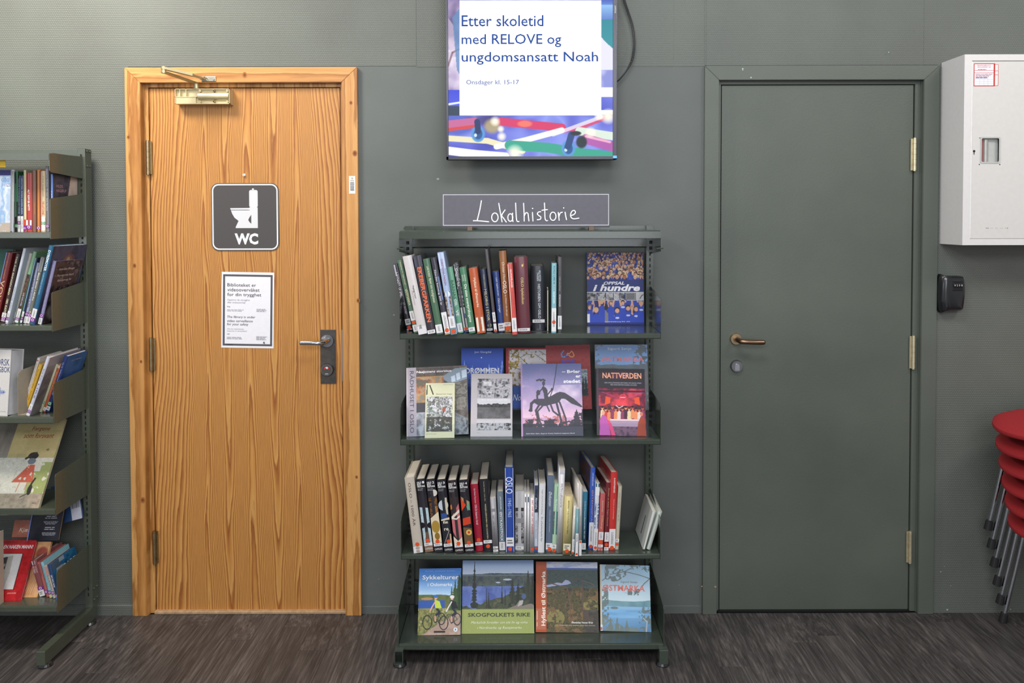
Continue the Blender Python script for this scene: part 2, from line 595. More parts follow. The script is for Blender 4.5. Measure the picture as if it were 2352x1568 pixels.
# ------------------------------------------------------------------ printed pictures: one vertex per printed dot
def vnoise(h, w, ch, cw, seed):
    g = np.random.default_rng(abs(int(seed))).random((int(ch) + 2, int(cw) + 2))
    y = np.linspace(0, ch, h, endpoint=False); x = np.linspace(0, cw, w, endpoint=False)
    yi = y.astype(int); xi = x.astype(int); fy = (y - yi)[:, None]; fx = (x - xi)[None, :]
    fy = fy * fy * (3 - 2 * fy); fx = fx * fx * (3 - 2 * fx)
    a = g[yi][:, xi]; b = g[yi][:, xi + 1]; c = g[yi + 1][:, xi]; d = g[yi + 1][:, xi + 1]
    return (a * (1 - fx) + b * fx) * (1 - fy) + (c * (1 - fx) + d * fx) * fy


def fbm(h, w, c, seed, oct=3, asp=1.0):
    o = np.zeros((h, w)); t = 0; am = 1.0
    for k in range(oct):
        cc = c * 2 ** k
        o += am * vnoise(h, w, max(1, cc * h / w * asp), max(1, cc), seed + k * 17); t += am; am *= 0.55
    return o / t


class Canvas:
    def __init__(self, w, h, col='#808080'):
        self.w, self.h = int(w), int(h)
        self.a = np.zeros((self.h, self.w, 3)) + hexf(col)
        self.yy, self.xx = np.mgrid[0:self.h, 0:self.w]
        self.u = (self.xx + .5) / self.w; self.v = (self.yy + .5) / self.h

    def put(self, mask, col, al=1.0):
        mk = (mask.astype(float) * al)[..., None]
        self.a = self.a * (1 - mk) + hexf(col) * mk

    def rect(self, u0, v0, u1, v1, col, al=1.0):
        self.put((self.u >= u0) & (self.u < u1) & (self.v >= v0) & (self.v < v1), col, al)

    def grad(self, u0, v0, u1, v1, c0, c1, vert=True):
        mk = (self.u >= u0) & (self.u < u1) & (self.v >= v0) & (self.v < v1)
        t = ((self.v - v0) / (v1 - v0)) if vert else ((self.u - u0) / (u1 - u0))
        c = hexf(c0) * (1 - t[..., None]) + hexf(c1) * t[..., None]
        self.a = np.where(mk[..., None], c, self.a)

    def ell(self, u, v, ru, rv, col, al=1.0, soft=0.0):
        d = ((self.u - u) / ru) ** 2 + ((self.v - v) / rv) ** 2
        if soft: self.put(np.clip((1 - d) / soft, 0, 1), col, al)
        else: self.put(d < 1, col, al)

    def poly(self, pts, col, al=1.0):
        x, y = self.u, self.v
        ins = np.zeros(x.shape, bool); n = len(pts)
        for i in range(n):
            x0, y0 = pts[i]; x1, y1 = pts[(i + 1) % n]
            if y0 == y1: continue
            c = ((y0 > y) != (y1 > y)) & (x < (x1 - x0) * (y - y0) / (y1 - y0) + x0)
            ins ^= c
        self.put(ins, col, al)

    def line(self, pts, wd, col, al=1.0):
        asp = self.h / self.w
        for (x0, y0), (x1, y1) in zip(pts[:-1], pts[1:]):
            dx, dy = x1 - x0, (y1 - y0) * asp
            L = dx * dx + dy * dy + 1e-9
            t = np.clip(((self.u - x0) * dx + (self.v - y0) * asp * dy) / L, 0, 1)
            d = np.hypot(self.u - x0 - t * dx, (self.v - y0) * asp - t * dy)
            self.put(np.clip((wd / 2 - d) * self.w + .5, 0, 1), col, al)

    def mottle(self, mask, cols, c, seed, asp=1.0, oct=4):
        n = fbm(self.h, self.w, c, seed, oct, asp)
        n = (n - n.min()) / (n.max() - n.min() + 1e-9)
        m = np.ones((self.h, self.w), bool) if mask is None else mask
        k = len(cols) - 1
        t = np.clip((n - .2) / .6, 0, .999) * k
        i = t.astype(int); f = (t - i)[..., None]
        C = np.array([hexf(q) for q in cols])
        v = C[i] * (1 - f) + C[np.minimum(i + 1, k)] * f
        self.a = np.where(m[..., None], v, self.a)

    def ridge(self, v0, amp, c, seed):
        """below a rough skyline"""
        n = fbm(4, self.w, c, seed, 4)[0]
        return self.v > (v0 + (n - .5) * amp)[None, :]

    def conifer(self, u, vb, h, w_, col, seed=0, al=1.0):
        n = vnoise(self.h, self.w, self.h / 3, 6, seed)
        t = (self.v - (vb - h)) / h
        tier = 0.65 + 0.35 * np.abs(np.sin(t * 22 + seed))
        mk = (t > 0) & (t < 1) & (np.abs(self.u - u) < w_ * (0.04 + 0.96 * t) * tier * (0.5 + n))
        self.put(mk, col, al)

    def grain(self, amt, seed=5):
        self.a = np.clip(self.a + (np.random.default_rng(abs(int(seed))).random((self.h, self.w, 1)) - .5) * amt, 0, 1)

    def build(self, name, fr, W, H, parent, m=None, lift=0.0003):
        """fr.O is the lower corner on the reader's left"""
        h, w_ = self.h, self.w
        U = np.array(fr.U); V = np.array(fr.V)
        O = np.array(fr.O) + np.array(fr.N) * lift
        gu = np.linspace(0, W, w_)[None, :, None]; gv = np.linspace(H, 0, h)[:, None, None]
        co = (O + gu * U + gv * V).reshape(-1, 3)
        idx = np.arange(h * w_).reshape(h, w_)
        f = np.stack([idx[1:, :-1], idx[1:, 1:], idx[:-1, 1:], idx[:-1, :-1]], -1).reshape(-1, 4)
        me = bpy.data.meshes.new(name)
        me.vertices.add(len(co)); me.vertices.foreach_set('co', co.ravel())
        nf = len(f)
        me.loops.add(nf * 4); me.loops.foreach_set('vertex_index', f.ravel())
        me.polygons.add(nf); me.polygons.foreach_set('loop_start', np.arange(nf) * 4)
        me.update(calc_edges=True)
        a = np.clip(self.a, 0, 1)
        l = np.where(a <= 0.04045, a / 12.92, ((a + 0.055) / 1.055) ** 2.4)
        at = me.color_attributes.new('Col', 'FLOAT_COLOR', 'POINT')
        at.data.foreach_set('color', np.concatenate([l, np.ones((h, w_, 1))], -1).astype(np.float32).ravel())
        return link(name, me, m or M_GLOSSY_PRINT, parent)

# ================================================================== THE ROOM
def X(px, Y, py=785):
    return P(px, py, Y).x


def Z(py, Y, px=1190):
    return P(px, py, Y).z


wall = tag(bpy.data.objects.new('wall_back', None), 'green-grey painted back wall with two doors', kind='structure')
COL.objects.link(wall)
OL = (X(326, 0), X(800, 0), Z(180, 0)); OR = (X(1640, 0), X(2120, 0), Z(176, 0))
bm = BM()
WL, WR, WT = -3.4, 3.4, 3.3
for a, b, c, d in ((WL, OL[0], -0.02, WT), (OL[0], OL[1], OL[2], WT), (OL[1], OR[0], -0.02, WT), (OR[0], OR[1], OR[2], WT), (OR[1], WR, -0.02, WT)):
    add_box(bm, a, b, 0.0, 0.12, c, d)
obj('plaster', bm, M_WALL, wall)
# woven wallpaper: sheets standing a millimetre proud, over both doors, beside the pine door and beside the white cabinet
bm = BM()
zj = Z(151, 0)
for a, b, c, d in ((WL, X(304, 0), 0, zj), (WL, X(960, 0), zj, WT), (X(960, 0) + .001, X(1617, 0), zj - .004, WT), (X(1617, 0), WR, zj, WT), (X(2146, 0), WR, 0, zj)):
    add_box(bm, a, b, -0.0016, 0.0, c, d)
obj('wallpaper', bm, M_WOVEN, wall)
bm = BM()
add_box(bm, X(1617, 0) - .003, X(1617, 0) + .003, -0.0032, -0.001, zj, WT, 0.001)
add_box(bm, X(2113, 0), X(2113, 0) + .002, -0.0022, -0.001, zj, WT)
add_box(bm, X(1545, 0), X(1545, 0) + .0015, -0.002, -0.001, zj, WT)
obj('wallpaper_seam', bm, M_WOVEN, wall)

fl = tag(bpy.data.objects.new('floor', None), 'dark grey-brown wood-look plank floor', kind='structure'); COL.objects.link(fl)
box('floor_base', WL, WR, -4.6, 0.12, -0.05, -0.006, mat('#1d1b1b', 0.8), fl)
PW = 0.1
pm = BM(); add_box(pm, -PW / 2 + .0002, PW / 2 - .0002, -.5, .5, -0.006, 0.0)
for v in pm.verts: pass
bmesh.ops.bevel(pm, geom=[e for e in pm.edges if all(v.co.z > -0.001 for v in e.verts)], offset=0.0004, segments=1, affect='EDGES')
pme = bpy.data.meshes.new('plank'); pm.to_mesh(pme); pm.free(); pme.materials.append(M_FLOOR)
rr = random.Random(4)
fixed = {}
for px, py in ((2250, 1535), (1874, 1459), (1355, 1513), (195, 1489), (2180, 1427), (60, 1500), (1700, 1530), (700, 1440)):
    q = Q(px, py, 0); fixed[int(math.floor((q.x + 3.0) / PW))] = -q.y
for i in range(60):
    xc = -3.0 + PW * (i + .5)
    cut = fixed.get(i, rr.uniform(0.05, 0.95)); y = 0.0
    while y < 3.6:
        L = min(cut - y, 3.7 - y)
        if L > 0.04:
            o = bpy.data.objects.new('plank', pme); COL.objects.link(o); o.parent = fl
            o.location = (xc, -(y + L / 2), rr.uniform(-.0002, .0002)); o.scale = (1, L - .0008, 1)
        y = cut; cut += 0.98


def skirting(name, x0, x1, h, m, d=.009):
    bm = BM(); add_prism(bm, [(0, 0), (-d, 0), (-d, h - .004), (-d * .6, h), (0, h)], 'x', x0, x1)
    return tag(obj(name, bm, m), kind='structure')


skirting('baseboard_left', WL, X(300, 0) - .002, Z(1385, 0), M_WOVEN)
skirting('baseboard_middle', X(828, 0) + .002, X(1614, 0) - .002, Z(1390, 0), M_WALL, .0025)
ink = Ink(Frame((0, -.0004, 0)))
for px, py, r in ((905, 723, .004), (1006, 411, .006), (1522, 735, .002), (870, 1330, .002), (1560, 1343, .002)):
    p = P(px, py, 0); ink.disc(p.x, p.z, r, '#8b918c', r * .7, 9)
ink.build('paint_chip', wall)
ink = Ink(Frame((0, -.0024, 0)))
for px, py, r in ((2175, 1399, .0045), (2183, 1344, .002), (2160, 1312, .003), (2168, 1300, .002), (2320, 1398, .003), (160, 1399, .003)):
    p = P(px, py, 0); ink.disc(p.x, p.z, r, '#a5aaa6', r * .8, 7)
ink.build('paint_chip', wall)


def mitred(name, xo0, xo1, zt, xi0, xi1, zi, m, jm, th, label):
    t = bpy.data.objects.new(name, None); COL.objects.link(t); tag(t, label, kind='structure')
    for pts in ([(xo0, 0), (xi0, 0), (xi0, zi), (xo0, zt)], [(xi1, 0), (xo1, 0), (xo1, zt), (xi1, zi)], [(xo0, zt), (xi0, zi), (xi1, zi), (xo1, zt)]):
        bm = BM(); add_prism(bm, pts, 'y', -th, 0.0)
        c = Vector((sum(p[0] for p in pts) / 4, 0, sum(p[1] for p in pts) / 4))
        for v in bm.verts: v.co = c + (v.co - c) * 0.9995
        bmesh.ops.bevel(bm, geom=bm.edges[:], offset=0.0015, segments=2, affect='EDGES')
        obj('casing_board', bm, M_PINE_HEAD if (m is M_PINE_TRIM and pts[0] == (xo0, zt)) else m, t)
    return t


# ---- pine door
YD = 0.014
d1t = mitred('trim_1', X(300, 0), X(827, 0), Z(153, -.018), X(335, 0), X(791, 0), Z(188, -.018), M_PINE_TRIM, None, .018, 'knotty pine casing round the toilet door')
bm = BM()
add_box(bm, X(328, 0), X(349.5, YD), YD - .004, .11, 0, Z(188, 0) + .01)
add_box(bm, X(787, YD), X(812, 0), YD - .004, .11, 0, Z(188, 0) + .01)
add_box(bm, X(349.5, YD), X(787, YD), YD - .004, .11, Z(199.5, YD), Z(188, 0) + .012)
add_box(bm, X(328, 0), X(335, 0), -.001, YD, 0, Z(188, 0))
add_box(bm, X(349.5, YD), X(787, YD), .07, .11, 0, Z(199.5, YD))
obj('jamb', bm, M_PINE_TRIM, d1t)
box('threshold', X(346, 0), X(793, 0), -.004, .07, 0, .012, mat('#a98a68', .6, 0, .2), d1t, .003)
# knots in the casing
ink = Ink(Frame((0, -.018, 0)))
for px, py, r in ((295, 315, .006), (562, 172, .009), (806, 236, .006), (815, 352, .009), (309, 610, .007), (823, 690, .007), (324, 830, .005), (328, 1148, .009), (819, 1095, .005)):
    p = P(px, py, -.018)
    ink.disc(p.x, p.z, r, '#9a6236', r * 1.3, 14); ink.disc(p.x, p.z, r * .55, '#6f4526', r * .7, 12)
ink.build('knot', d1t)

door1 = tag(bpy.data.objects.new('door_1', None), 'varnished pine toilet door with wavy grain', kind='structure'); COL.objects.link(door1)
dx0, dx1, dz0, dz1 = X(351.5, YD), X(785, YD), Z(1400, YD), Z(201, YD)
box('door_leaf', dx0, dx1, YD, YD + .04, dz0, dz1, M_PINE, door1, .0015)


def hinge(par, px, py0, py1, Y, m, side):
    z0, z1 = Z(py1, Y), Z(py0, Y); x = X(px, Y, (py0 + py1) / 2)
    bm = BM(); n = 6; h = (z1 - z0) / n
    for k in range(n):
        a, b = z0 + k * h + .0010, z0 + (k + 1) * h - .0010
        add_tube(bm, [(x, Y, a), (x, Y, b)], .0072, 12)
    add_tube(bm, [(x, Y, z0 - .003), (x, Y, z1 + .003)], .0058, 12)
    hg = obj('hinge', bm, m, par, True)
    box('hinge_leaf', min(x, x + side * .013), max(x, x + side * .013), Y + .004, Y + .0075, z0, z1, m, hg)
    return hg


for px, a, b in ((339.5, 322, 398), (347, 775, 849), (354.5, 1219, 1292)):
    hinge(door1, px, a, b, YD - .012, M_BRASS, 1)

# handle set of the pine door
yp = YD - .003
pl = BM(); add_box(pl, X(735.5, yp), X(771, yp), yp, YD, Z(880, yp), Z(756, yp), .0012)
obj('handle_plate', pl, M_PLATE, door1)
c = P(752, 782, yp)
bm = BM(); add_disc(bm, (c.x, c.z), .0245, yp - .008, yp, 32, .0255)
rs = obj('rosette', bm, M_STEEL, door1)
a = P(754, 780, yp - .01); e = P(692, 787.5, yp - .055); k1 = P(740, 788, yp - .045); k2 = P(728, 788, yp - .055)
bm = BM(); add_tube(bm, smooth_pts([a, P(748, 784, yp - .03), k1, k2, P(710, 787.5, yp - .056), e], 5), .0088, 14)
bmesh.ops.create_uvsphere(bm, u_segments=14, v_segments=8, radius=.0088, matrix=Matrix.Translation(e))
obj('lever_handle', bm, M_CHROME, door1, True)
c = P(752.5, 848, yp)
bm = BM(); add_disc(bm, (c.x, c.z), .0225, yp - .016, yp, 32, .0255)
lk = obj('lock_cylinder', bm, M_STEEL, door1)
ink = Ink(Frame((c.x, yp - .016, c.z)))
ink.disc(0, -.001, .0195, '#4d4a48', n=28)
ink.poly([(-.010, .012), (-.004, .012), (-.005, .004), (-.009, .003)], '#d23b33'); ink.poly([(.003, .005), (.007, .003), (.010, .011), (.005, .012)], '#d23b33')
ink.poly([(-.004, .013), (.004, .013), (.005, .006), (0, .004), (-.004, .008)], '#d8d8da')
ink.rect(-.006, -.016, .006, -.0135, '#b9b9be')
ink.build('indicator', lk)
# strike edge seen in the gap
box('strike_plate', X(786, YD), X(787.4, YD), YD - .0045, YD + .01, Z(874, YD), Z(756, YD), M_CHROME, d1t)

# ---- painted door
d2t = mitred('trim_2', X(1614.5, 0), X(2147, 0), Z(152, -.014), X(1647, 0), X(2112, 0), Z(184.5, -.014), M_CASING, None, .014, 'green-grey painted casing round the plain door')
YE = 0.018
bm = BM()
zt2 = Z(184.5, 0)
add_box(bm, X(1640, 0), X(1652.5, YE), YE - .004, .11, 0, zt2 + .01)
add_box(bm, X(2094.5, YE), X(2106, YE), YE - .004, .11, 0, zt2 + .01)
add_box(bm, X(2106, YE), X(2119, 0), YE - .012, .11, 0, zt2 + .01)
add_box(bm, X(1652.5, YE), X(2094.5, YE), YE - .004, .11, Z(195.5, YE), zt2 + .012)
obj('jamb', bm, M_CASING, d2t)
box('door_stop', X(1650, YE), X(2097, YE), .07, .11, 0, Z(195, YE), M_BLACK, d2t)
box('threshold', X(1652, 0), X(2097, 0), .004, .07, -.001, .006, M_BLACK, d2t)
ink = Ink(Frame((0, -.014, 0)))
for px, py, r in ((1706, 158, .003), (1725, 178, .003), (1706, 161, .002), (1612, 1346, .003), (1643, 1347, .004), (2041, 120, .002)):
    p = P(px, py, -.014); ink.disc(p.x, p.z, r, '#a89078' if py > 1000 else '#aab0a8', n=10)
ink.build('paint_chip', d2t)
door2 = tag(bpy.data.objects.new('door_2', None), 'plain door painted green-grey like the wall', kind='structure'); COL.objects.link(door2)
box('door_leaf', X(1655, YE), X(2092, YE), YE, YE + .04, Z(1409, YE), Z(197, YE), M_GDOOR, door2, .0015)
for px, a, b in ((2101, 320, 393), (2098, 774, 848), (2090.5, 1223, 1294)):
    hinge(door2, px, a, b, YE - .012, M_BRASSL, -1)
c = P(1690, 778, YE)
bm = BM(); add_disc(bm, (c.x, c.z), .021, YE - .010, YE, 32, .0245)
obj('rosette', bm, mat('#b09a7c', .35, .9, .15), door2)
pts = [P(1691, 778, YE - .01), P(1694, 780, YE - .03), P(1702, 784, YE - .05), P(1715, 785, YE - .056), P(1735, 786, YE - .057), P(1753, 786, YE - .055)]
bm = BM(); add_tube(bm, smooth_pts(pts, 5), .0095, 14)
bmesh.ops.create_uvsphere(bm, u_segments=14, v_segments=8, radius=.0095, matrix=Matrix.Translation(pts[-1]))
obj('lever_handle', bm, M_BRONZE, door2, True)
c = P(1691, 840, YE)
bm = BM(); add_disc(bm, (c.x, c.z), .0215, YE - .014, YE, 32, .0245)
lk = obj('lock_cylinder', bm, M_STEEL, door2)
bm = BM(); add_disc(bm, (c.x + .001, c.z + .004), .0068, YE - .018, YE - .0142, 18)
add_box(bm, c.x - .0085, c.x + .0095, YE - .0155, YE - .0142, c.z - .016, c.z + .004)
obj('key_plug', bm, M_CHROME, lk)

# ================================================================== THINGS ON THE DOORS AND WALLS
# door closer
cl = empty('door_closer', P(468, 240, YD), label='champagne metal door closer with folded arm, at the top of the pine door', cat='door closer')
cl_in = cl


def rel(o, par):
    o.parent = par; o.matrix_parent_inverse = Matrix.Translation(par.location).inverted()
    return o


M_CHAMP = mat('#cdbf98', .4, .55, .05)
y0, y1 = YD - .045, YD
x0, x1, z0, z1 = X(401.5, y0, 220), X(527, y0, 220), Z(237, y0), Z(202, y0)
bm = BM()
add_box(bm, x0, x1, y0 + .012, y1, z0, z1)
for a in ((x0, x1, z1 - .0022, z1), (x0, x1, z0, z0 + .0022), (x0, x0 + .0022, z0, z1), (x1 - .0022, x1, z0, z1)):
    add_box(bm, a[0], a[1], y0, y0 + .013, a[2], a[3])
W_ = x1 - x0; H_ = z1 - z0
for f in (.09, .20):
    add_box(bm, x0 + W_ * f, x0 + W_ * f + .002, y0, y0 + .013, z0 + H_ * .5, z1)
add_box(bm, x0, x0 + W_ * .4, y0, y0 + .013, z0 + H_ * .44, z0 + H_ * .49)
add_box(bm, x0 + .003, x0 + W_ * .38, y0 + .002, y0 + .013, z0 + .003, z0 + H_ * .44)
rel(obj('housing', bm, M_CHAMP), cl)
bm = BM(); r_ = H_ * .2
add_tube(bm, [(x0 + W_ * .42, y0 + .012, z0 + H_ * .52), (x1 - .004, y0 + .012, z0 + H_ * .52)], H_ * .27, 18)
rel(obj('piston_tube', bm, M_CHAMP, None, True), cl)
for fx in (.46, .71, .96):
    for fz in (.16, .86):
        bm = BM()
        add_disc(bm, (x0 + W_ * fx, z0 + H_ * fz), .0042, y0 - .0005, y0 + .012, 16)
        s_ = rel(obj('screw', bm, M_CHAMP if fx != .71 else M_BRASS), cl)
        ik = Ink(Frame((x0 + W_ * fx, y0 - .0005, z0 + H_ * fz)))
        if fx == .71: ik.disc(0, 0, .0024, '#2c2a24', n=12)
        else: ik.ribbon([(-.003, -.002), (.003, .002)], .0008, '#5a523e')
        q = ik.build('slot', s_); 
# arms
M_ARM = mat('#b5a984', .35, .75, .06)
s0 = P(451, 196, YD - .03)
bm = BM(); add_tube(bm, [s0 + Vector((0, 0, -.012)), s0 + Vector((0, 0, .006))], .010, 14)
rel(obj('spindle', bm, M_ARM, None, True), cl)


def bar(pa, pb, wd, th):
    bm = BM(); d = (pb - pa); L = d.length; ux = d.normalized(); uz = Vector((0, 0, 1)); uz = (uz - ux * uz.dot(ux)).normalized(); uy = uz.cross(ux)
    n = 8; pr = []
    for k in range(n + 1):
        an = math.pi / 2 + math.pi * k / n; pr.append((wd / 2 * math.cos(an), wd / 2 * math.sin(an)))
    for k in range(n + 1):
        an = -math.pi / 2 + math.pi * k / n; pr.append((L + wd / 2 * math.cos(an), wd / 2 * math.sin(an)))
    add_prism(bm, pr, 'z', -th / 2, th / 2)
    bm.transform(Matrix.Translation(pa) @ Matrix((ux, uy, uz)).transposed().to_4x4())
    return bm


elb = P(376, 161, -.17)
rel(obj('main_arm', bar(s0 + Vector((0, 0, .008)), elb + Vector((0, 0, -.007)), .019, .006), M_ARM), cl)
mid = P(440, 172, -.10); shoe = P(471, 181, -.035)
rel(obj('forearm', bar(elb + Vector((0, 0, .007)), mid, .019, .009), M_ARM), cl)
bm = BM(); add_tube(bm, [mid, shoe], .0048, 10)
rel(obj('forearm_rod', bm, M_ARM, None, True), cl)
bm = BM(); add_tube(bm, [elb + Vector((0, 0, -.012)), elb + Vector((0, 0, .013))], .0085, 14)
rel(obj('elbow_pin', bm, M_ARM, None, True), cl)
bm = BM()
a_, b_ = P(463, 187, -.018), P(496, 176, -.018)
add_box(bm, a_.x, b_.x, -.022, -.018, a_.z, b_.z, .001)
add_box(bm, a_.x + .002, a_.x + .022, -.045, -.022, a_.z + .004, a_.z + .007)
add_box(bm, a_.x + .002, a_.x + .022, -.045, -.022, b_.z - .006, b_.z - .003)
add_disc(bm, (b_.x - .008, (a_.z + b_.z) / 2), .005, -.026, -.022, 14)
rel(obj('shoe_bracket', bm, mat('#b9b5a6', .3, .9)), cl)


def thing_empty(name, p, label, cat, group=None):
    return empty(name, p, label=label, cat=cat, group=group)


def rrect(x0, z0, x1, z1, r, n=6):
    pts = []
    for cx, cz, a0 in ((x1 - r, z0 + r, -90), (x1 - r, z1 - r, 0), (x0 + r, z1 - r, 90), (x0 + r, z0 + r, 180)):
        for k in range(n + 1):
            a = math.radians(a0 + 90 * k / n); pts.append((cx + r * math.cos(a), cz + r * math.sin(a)))
    return pts


# WC sign
yw = YD - .003
cw = P(563.5, 498, YD); s = SCL(yw)
wc = thing_empty('toilet_sign', cw, 'square dark grey sign with a white toilet pictogram and WC, on the pine door', 'sign')
hw = 77.5 * s
bm = BM(); add_prism(bm, rrect(-hw, -hw, hw, hw, 17 * s), 'y', -.003, 0); obj('sign_plate', bm, mat('#4f4c4c', .5, noise=.04), wc)
fr = Frame((0, -.003, 0)); ik = Ink(fr)
i1 = hw - 2.2 * s; i2 = hw - 5 * s
ik.poly(rrect(-i1, -i1, i1, i1, 15 * s), '#e9e9ec'); ik.poly(rrect(-i2, -i2, i2, i2, 12.5 * s), '#4f4c4c')
ik.build('border', wc)


def wcp(x, y):
    return ((x / 3.015 + 460 - 563.5) * s, -(y / 3.015 + 380 - 498) * s)


ik = Ink(fr); ik.k = 5; G = '#cfd0d4'
a = wcp(342, 290); b = wcp(401, 170); ik.poly(rrect(a[0], a[1], b[0], b[1], 4 * s), G)
ik.poly([wcp(344, 290), wcp(267, 383), wcp(247, 425), wcp(247, 433), wcp(400, 433), wcp(400, 290)][::-1], G)
ik.poly([wcp(215, 310), wcp(224, 335), wcp(240, 362), wcp(267, 383), wcp(345, 340), wcp(345, 310)], G)
ik.poly([wcp(210, 295), wcp(213, 306), wcp(345, 306), wcp(345, 294)], G)
ik.poly([wcp(213, 307), wcp(214, 310), wcp(345, 310), wcp(345, 307)], '#4f4c4c')
ik.poly([wcp(355, 341), wcp(343, 358), wcp(334, 377), wcp(343, 392), wcp(355, 403)], '#4f4c4c')
c_ = wcp(369, 164); ik.disc(c_[0], c_[1], 2.5 * s, G, 1.8 * s)
ik.build('pictogram', wc)
c_ = wcp(320, 508); text('WC', fr, c_[0], c_[1], 54 * s, 26 * s, '#dfe0e4', wc, bold=.045)

# video surveillance notice
pn = P(569, 712, YD)
no = thing_empty('notice_sheet', pn, 'white framed notice about video surveillance taped below the toilet sign', 'notice')
no.rotation_euler = (0, math.radians(-1.1) * -1, 0)
wn, hn = 60.5 * s, 87.5 * s
bm = BM(); add_box(bm, -wn, wn, -.0009, 0, -hn, hn); obj('sheet', bm, mat('#e3e2e8', .35, noise=.02), no)
fr = Frame((0, -.0009, 0)); ik = Ink(fr)
for a in ((-wn + 3.5 * s, -hn + 5 * s, wn - 3.5 * s, -hn + 9.5 * s), (-wn + 3.5 * s, hn - 10 * s, wn - 3.5 * s, hn - 5.5 * s), (-wn + 3.5 * s, -hn + 5 * s, -wn + 8 * s, hn - 5.5 * s), (wn - 8 * s, -hn + 5 * s, wn - 3.5 * s, hn - 5.5 * s)):
    ik.rect(*a, '#55555a')
ik.lines(-wn + 13 * s, hn - 91 * s, -wn + 70 * s, hn - 85.5 * s, 2, '#9a9aa2', .4, 3)
ik.lines(wn - 40 * s, hn - 91 * s, wn - 10 * s, hn - 83.5 * s, 3, '#8a8a92', .4, 4)
ik.lines(-wn + 13 * s, hn - 155 * s, -wn + 52 * s, hn - 149 * s, 2, '#9a9aa2', .4, 5)
ik.lines(wn - 40 * s, hn - 156 * s, wn - 12 * s, hn - 147 * s, 4, '#7a7a82', .4, 6)
ik.lines(-wn + 13 * s, hn - 168 * s, -wn + 32 * s, hn - 166 * s, 1, '#44444a', .7, 7)
ik.disc(wn - 22 * s, -hn + 13 * s, 1.8 * s, '#55555a', 2.4 * s)
ik.build('notice_print', no)
for t_, cy, wdt, hh, bo, col in (('Biblioteket er', 25.5, 66, 7.5, .0, '#45454a'), ('videoovervåket', 36.5, 74, 8, .0, '#45454a'), ('for din trygghet', 48.7, 78, 9.5, .0, '#45454a'),
                                 ('Opplever du utrygghet', 60.5, 52, 4.6, 0, '#8d8d95'), ('eller trakassering?', 66.5, 42, 4.6, 0, '#8d8d95'), ('Ring:', 76, 7, 3, .01, '#55555a'),
                                 ('The library is under', 100, 65, 6.6, 0, '#45454a'), ('video surveillance', 108.5, 59, 5.5, 0, '#45454a'), ('for your safety', 117, 49, 7, 0, '#45454a'),
                                 ('Are you experiencing', 127.5, 38, 3.8, 0, '#8d8d95'), ('insecurity or harassment?', 132.3, 46, 3.8, 0, '#8d8d95'), ('Call:', 139, 6, 2.6, .01, '#55555a')):
    text(t_, fr, -wn + 13.5 * s, hn - (cy + 4) * s, wdt * s, hh * s, col, no, bold=bo, shear=.15 if 95 < cy < 135 else 0, align='l')

# small things on the pine door
pp = P(561, 402, YD - .001)
pn = thing_empty('push_pin', pp, 'tiny white push pin above the toilet sign', 'pin')
bm = BM(); add_disc(bm, (0, 0), .0045, -.006, 0, 16, .006); obj('pin_head', bm, mat('#e8e6e2', .3), pn)
bm = BM(); add_disc(bm, (0, 0), .0018, -.007, -.006, 10); obj('pin_centre', bm, M_STEEL, pn)
pb = P(809, 424.5, -.018)
bs = thing_empty('inventory_sticker', pb, 'small white barcode sticker on the pine casing beside the door', 'sticker')
bm = BM(); add_box(bm, -7.2 * s, 7.2 * s, -.0008, 0, -20 * s, 20 * s); obj('sticker', bm, mat('#dcdad8', .5), bs)
ik = Ink(Frame((0, -.0008, 0)))
for k in range(13):
    v = 6 - k * 1.6
    ik.rect(-4.5 * s, v * s, 4.5 * s, (v + (.5, .9, .4, 1.1)[k % 4]) * s, '#4a484a')
ik.disc(0, 15 * s, 2.2 * s, '#b8a890', n=12); ik.rect(-4.5 * s, 9.5 * s, 4.5 * s, 10.5 * s, '#8a8686')
ik.build('barcode', bs)

def light_ink(h):
    m, nt, b, N, Lk = nodes_of('slide_ink')
    b.inputs['Base Color'].default_value = (0, 0, 0, 1); b.inputs['Specular IOR Level'].default_value = 0.1
    b.inputs['Emission Color'].default_value = (*rgb(h), 1); b.inputs['Emission Strength'].default_value = 1
    return m


# ---- television
YT = -.10
sT = SCL(YT)
tx0, tx1, tz0 = X(1024.5, YT, 200), X(1417, YT, 200), Z(366.5, YT)
tz1 = tz0 + 1.12
tv = thing_empty('wall_screen', Vector(((tx0 + tx1) / 2, YT, tz0)), 'tall flat wall screen showing a youth event slide, above the chalk sign', 'screen')
hx = (tx1 - tx0) / 2
M_TVF = mat('#3a3a40', .25, .6, .03)
bm = BM(); add_box(bm, -hx, hx, .002, .045, 0, 1.12, .003); obj('housing', bm, M_BLACK, tv)
box('wall_mount', -.15, .15, .045, .0985, .35, .75, M_BLACK, tv)
bl, br, bb = 5.5 * sT, 9.5 * sT, 7.5 * sT
bm = BM()
for a in ((-hx, -hx + bl, 0, 1.12), (hx - br, hx, 0, 1.12), (-hx, hx, 0, bb), (-hx, hx, 1.12 - bb, 1.12)):
    add_box(bm, a[0], a[1], -.003, .003, a[2], a[3], .001)
obj('bezel', bm, M_TVF, tv)
box('status_light', hx - br + .001, hx - .0005, -.0035, -.002, .004, .014, mat('#4a90d8', .3, emit=.8), tv)
fr = Frame((0, -.0008, 0))
# slide photograph
cw_, ch_ = 377, 358
cv = Canvas(cw_ // 1, ch_ // 1, '#6a6fd8')
U = lambda px: (px - 1030) / 377
V_ = lambda py: py / 358
cv.mottle(None, ['#4a55c8', '#7c80e0', '#a9b0f0', '#5a60c4'], 5, 3)
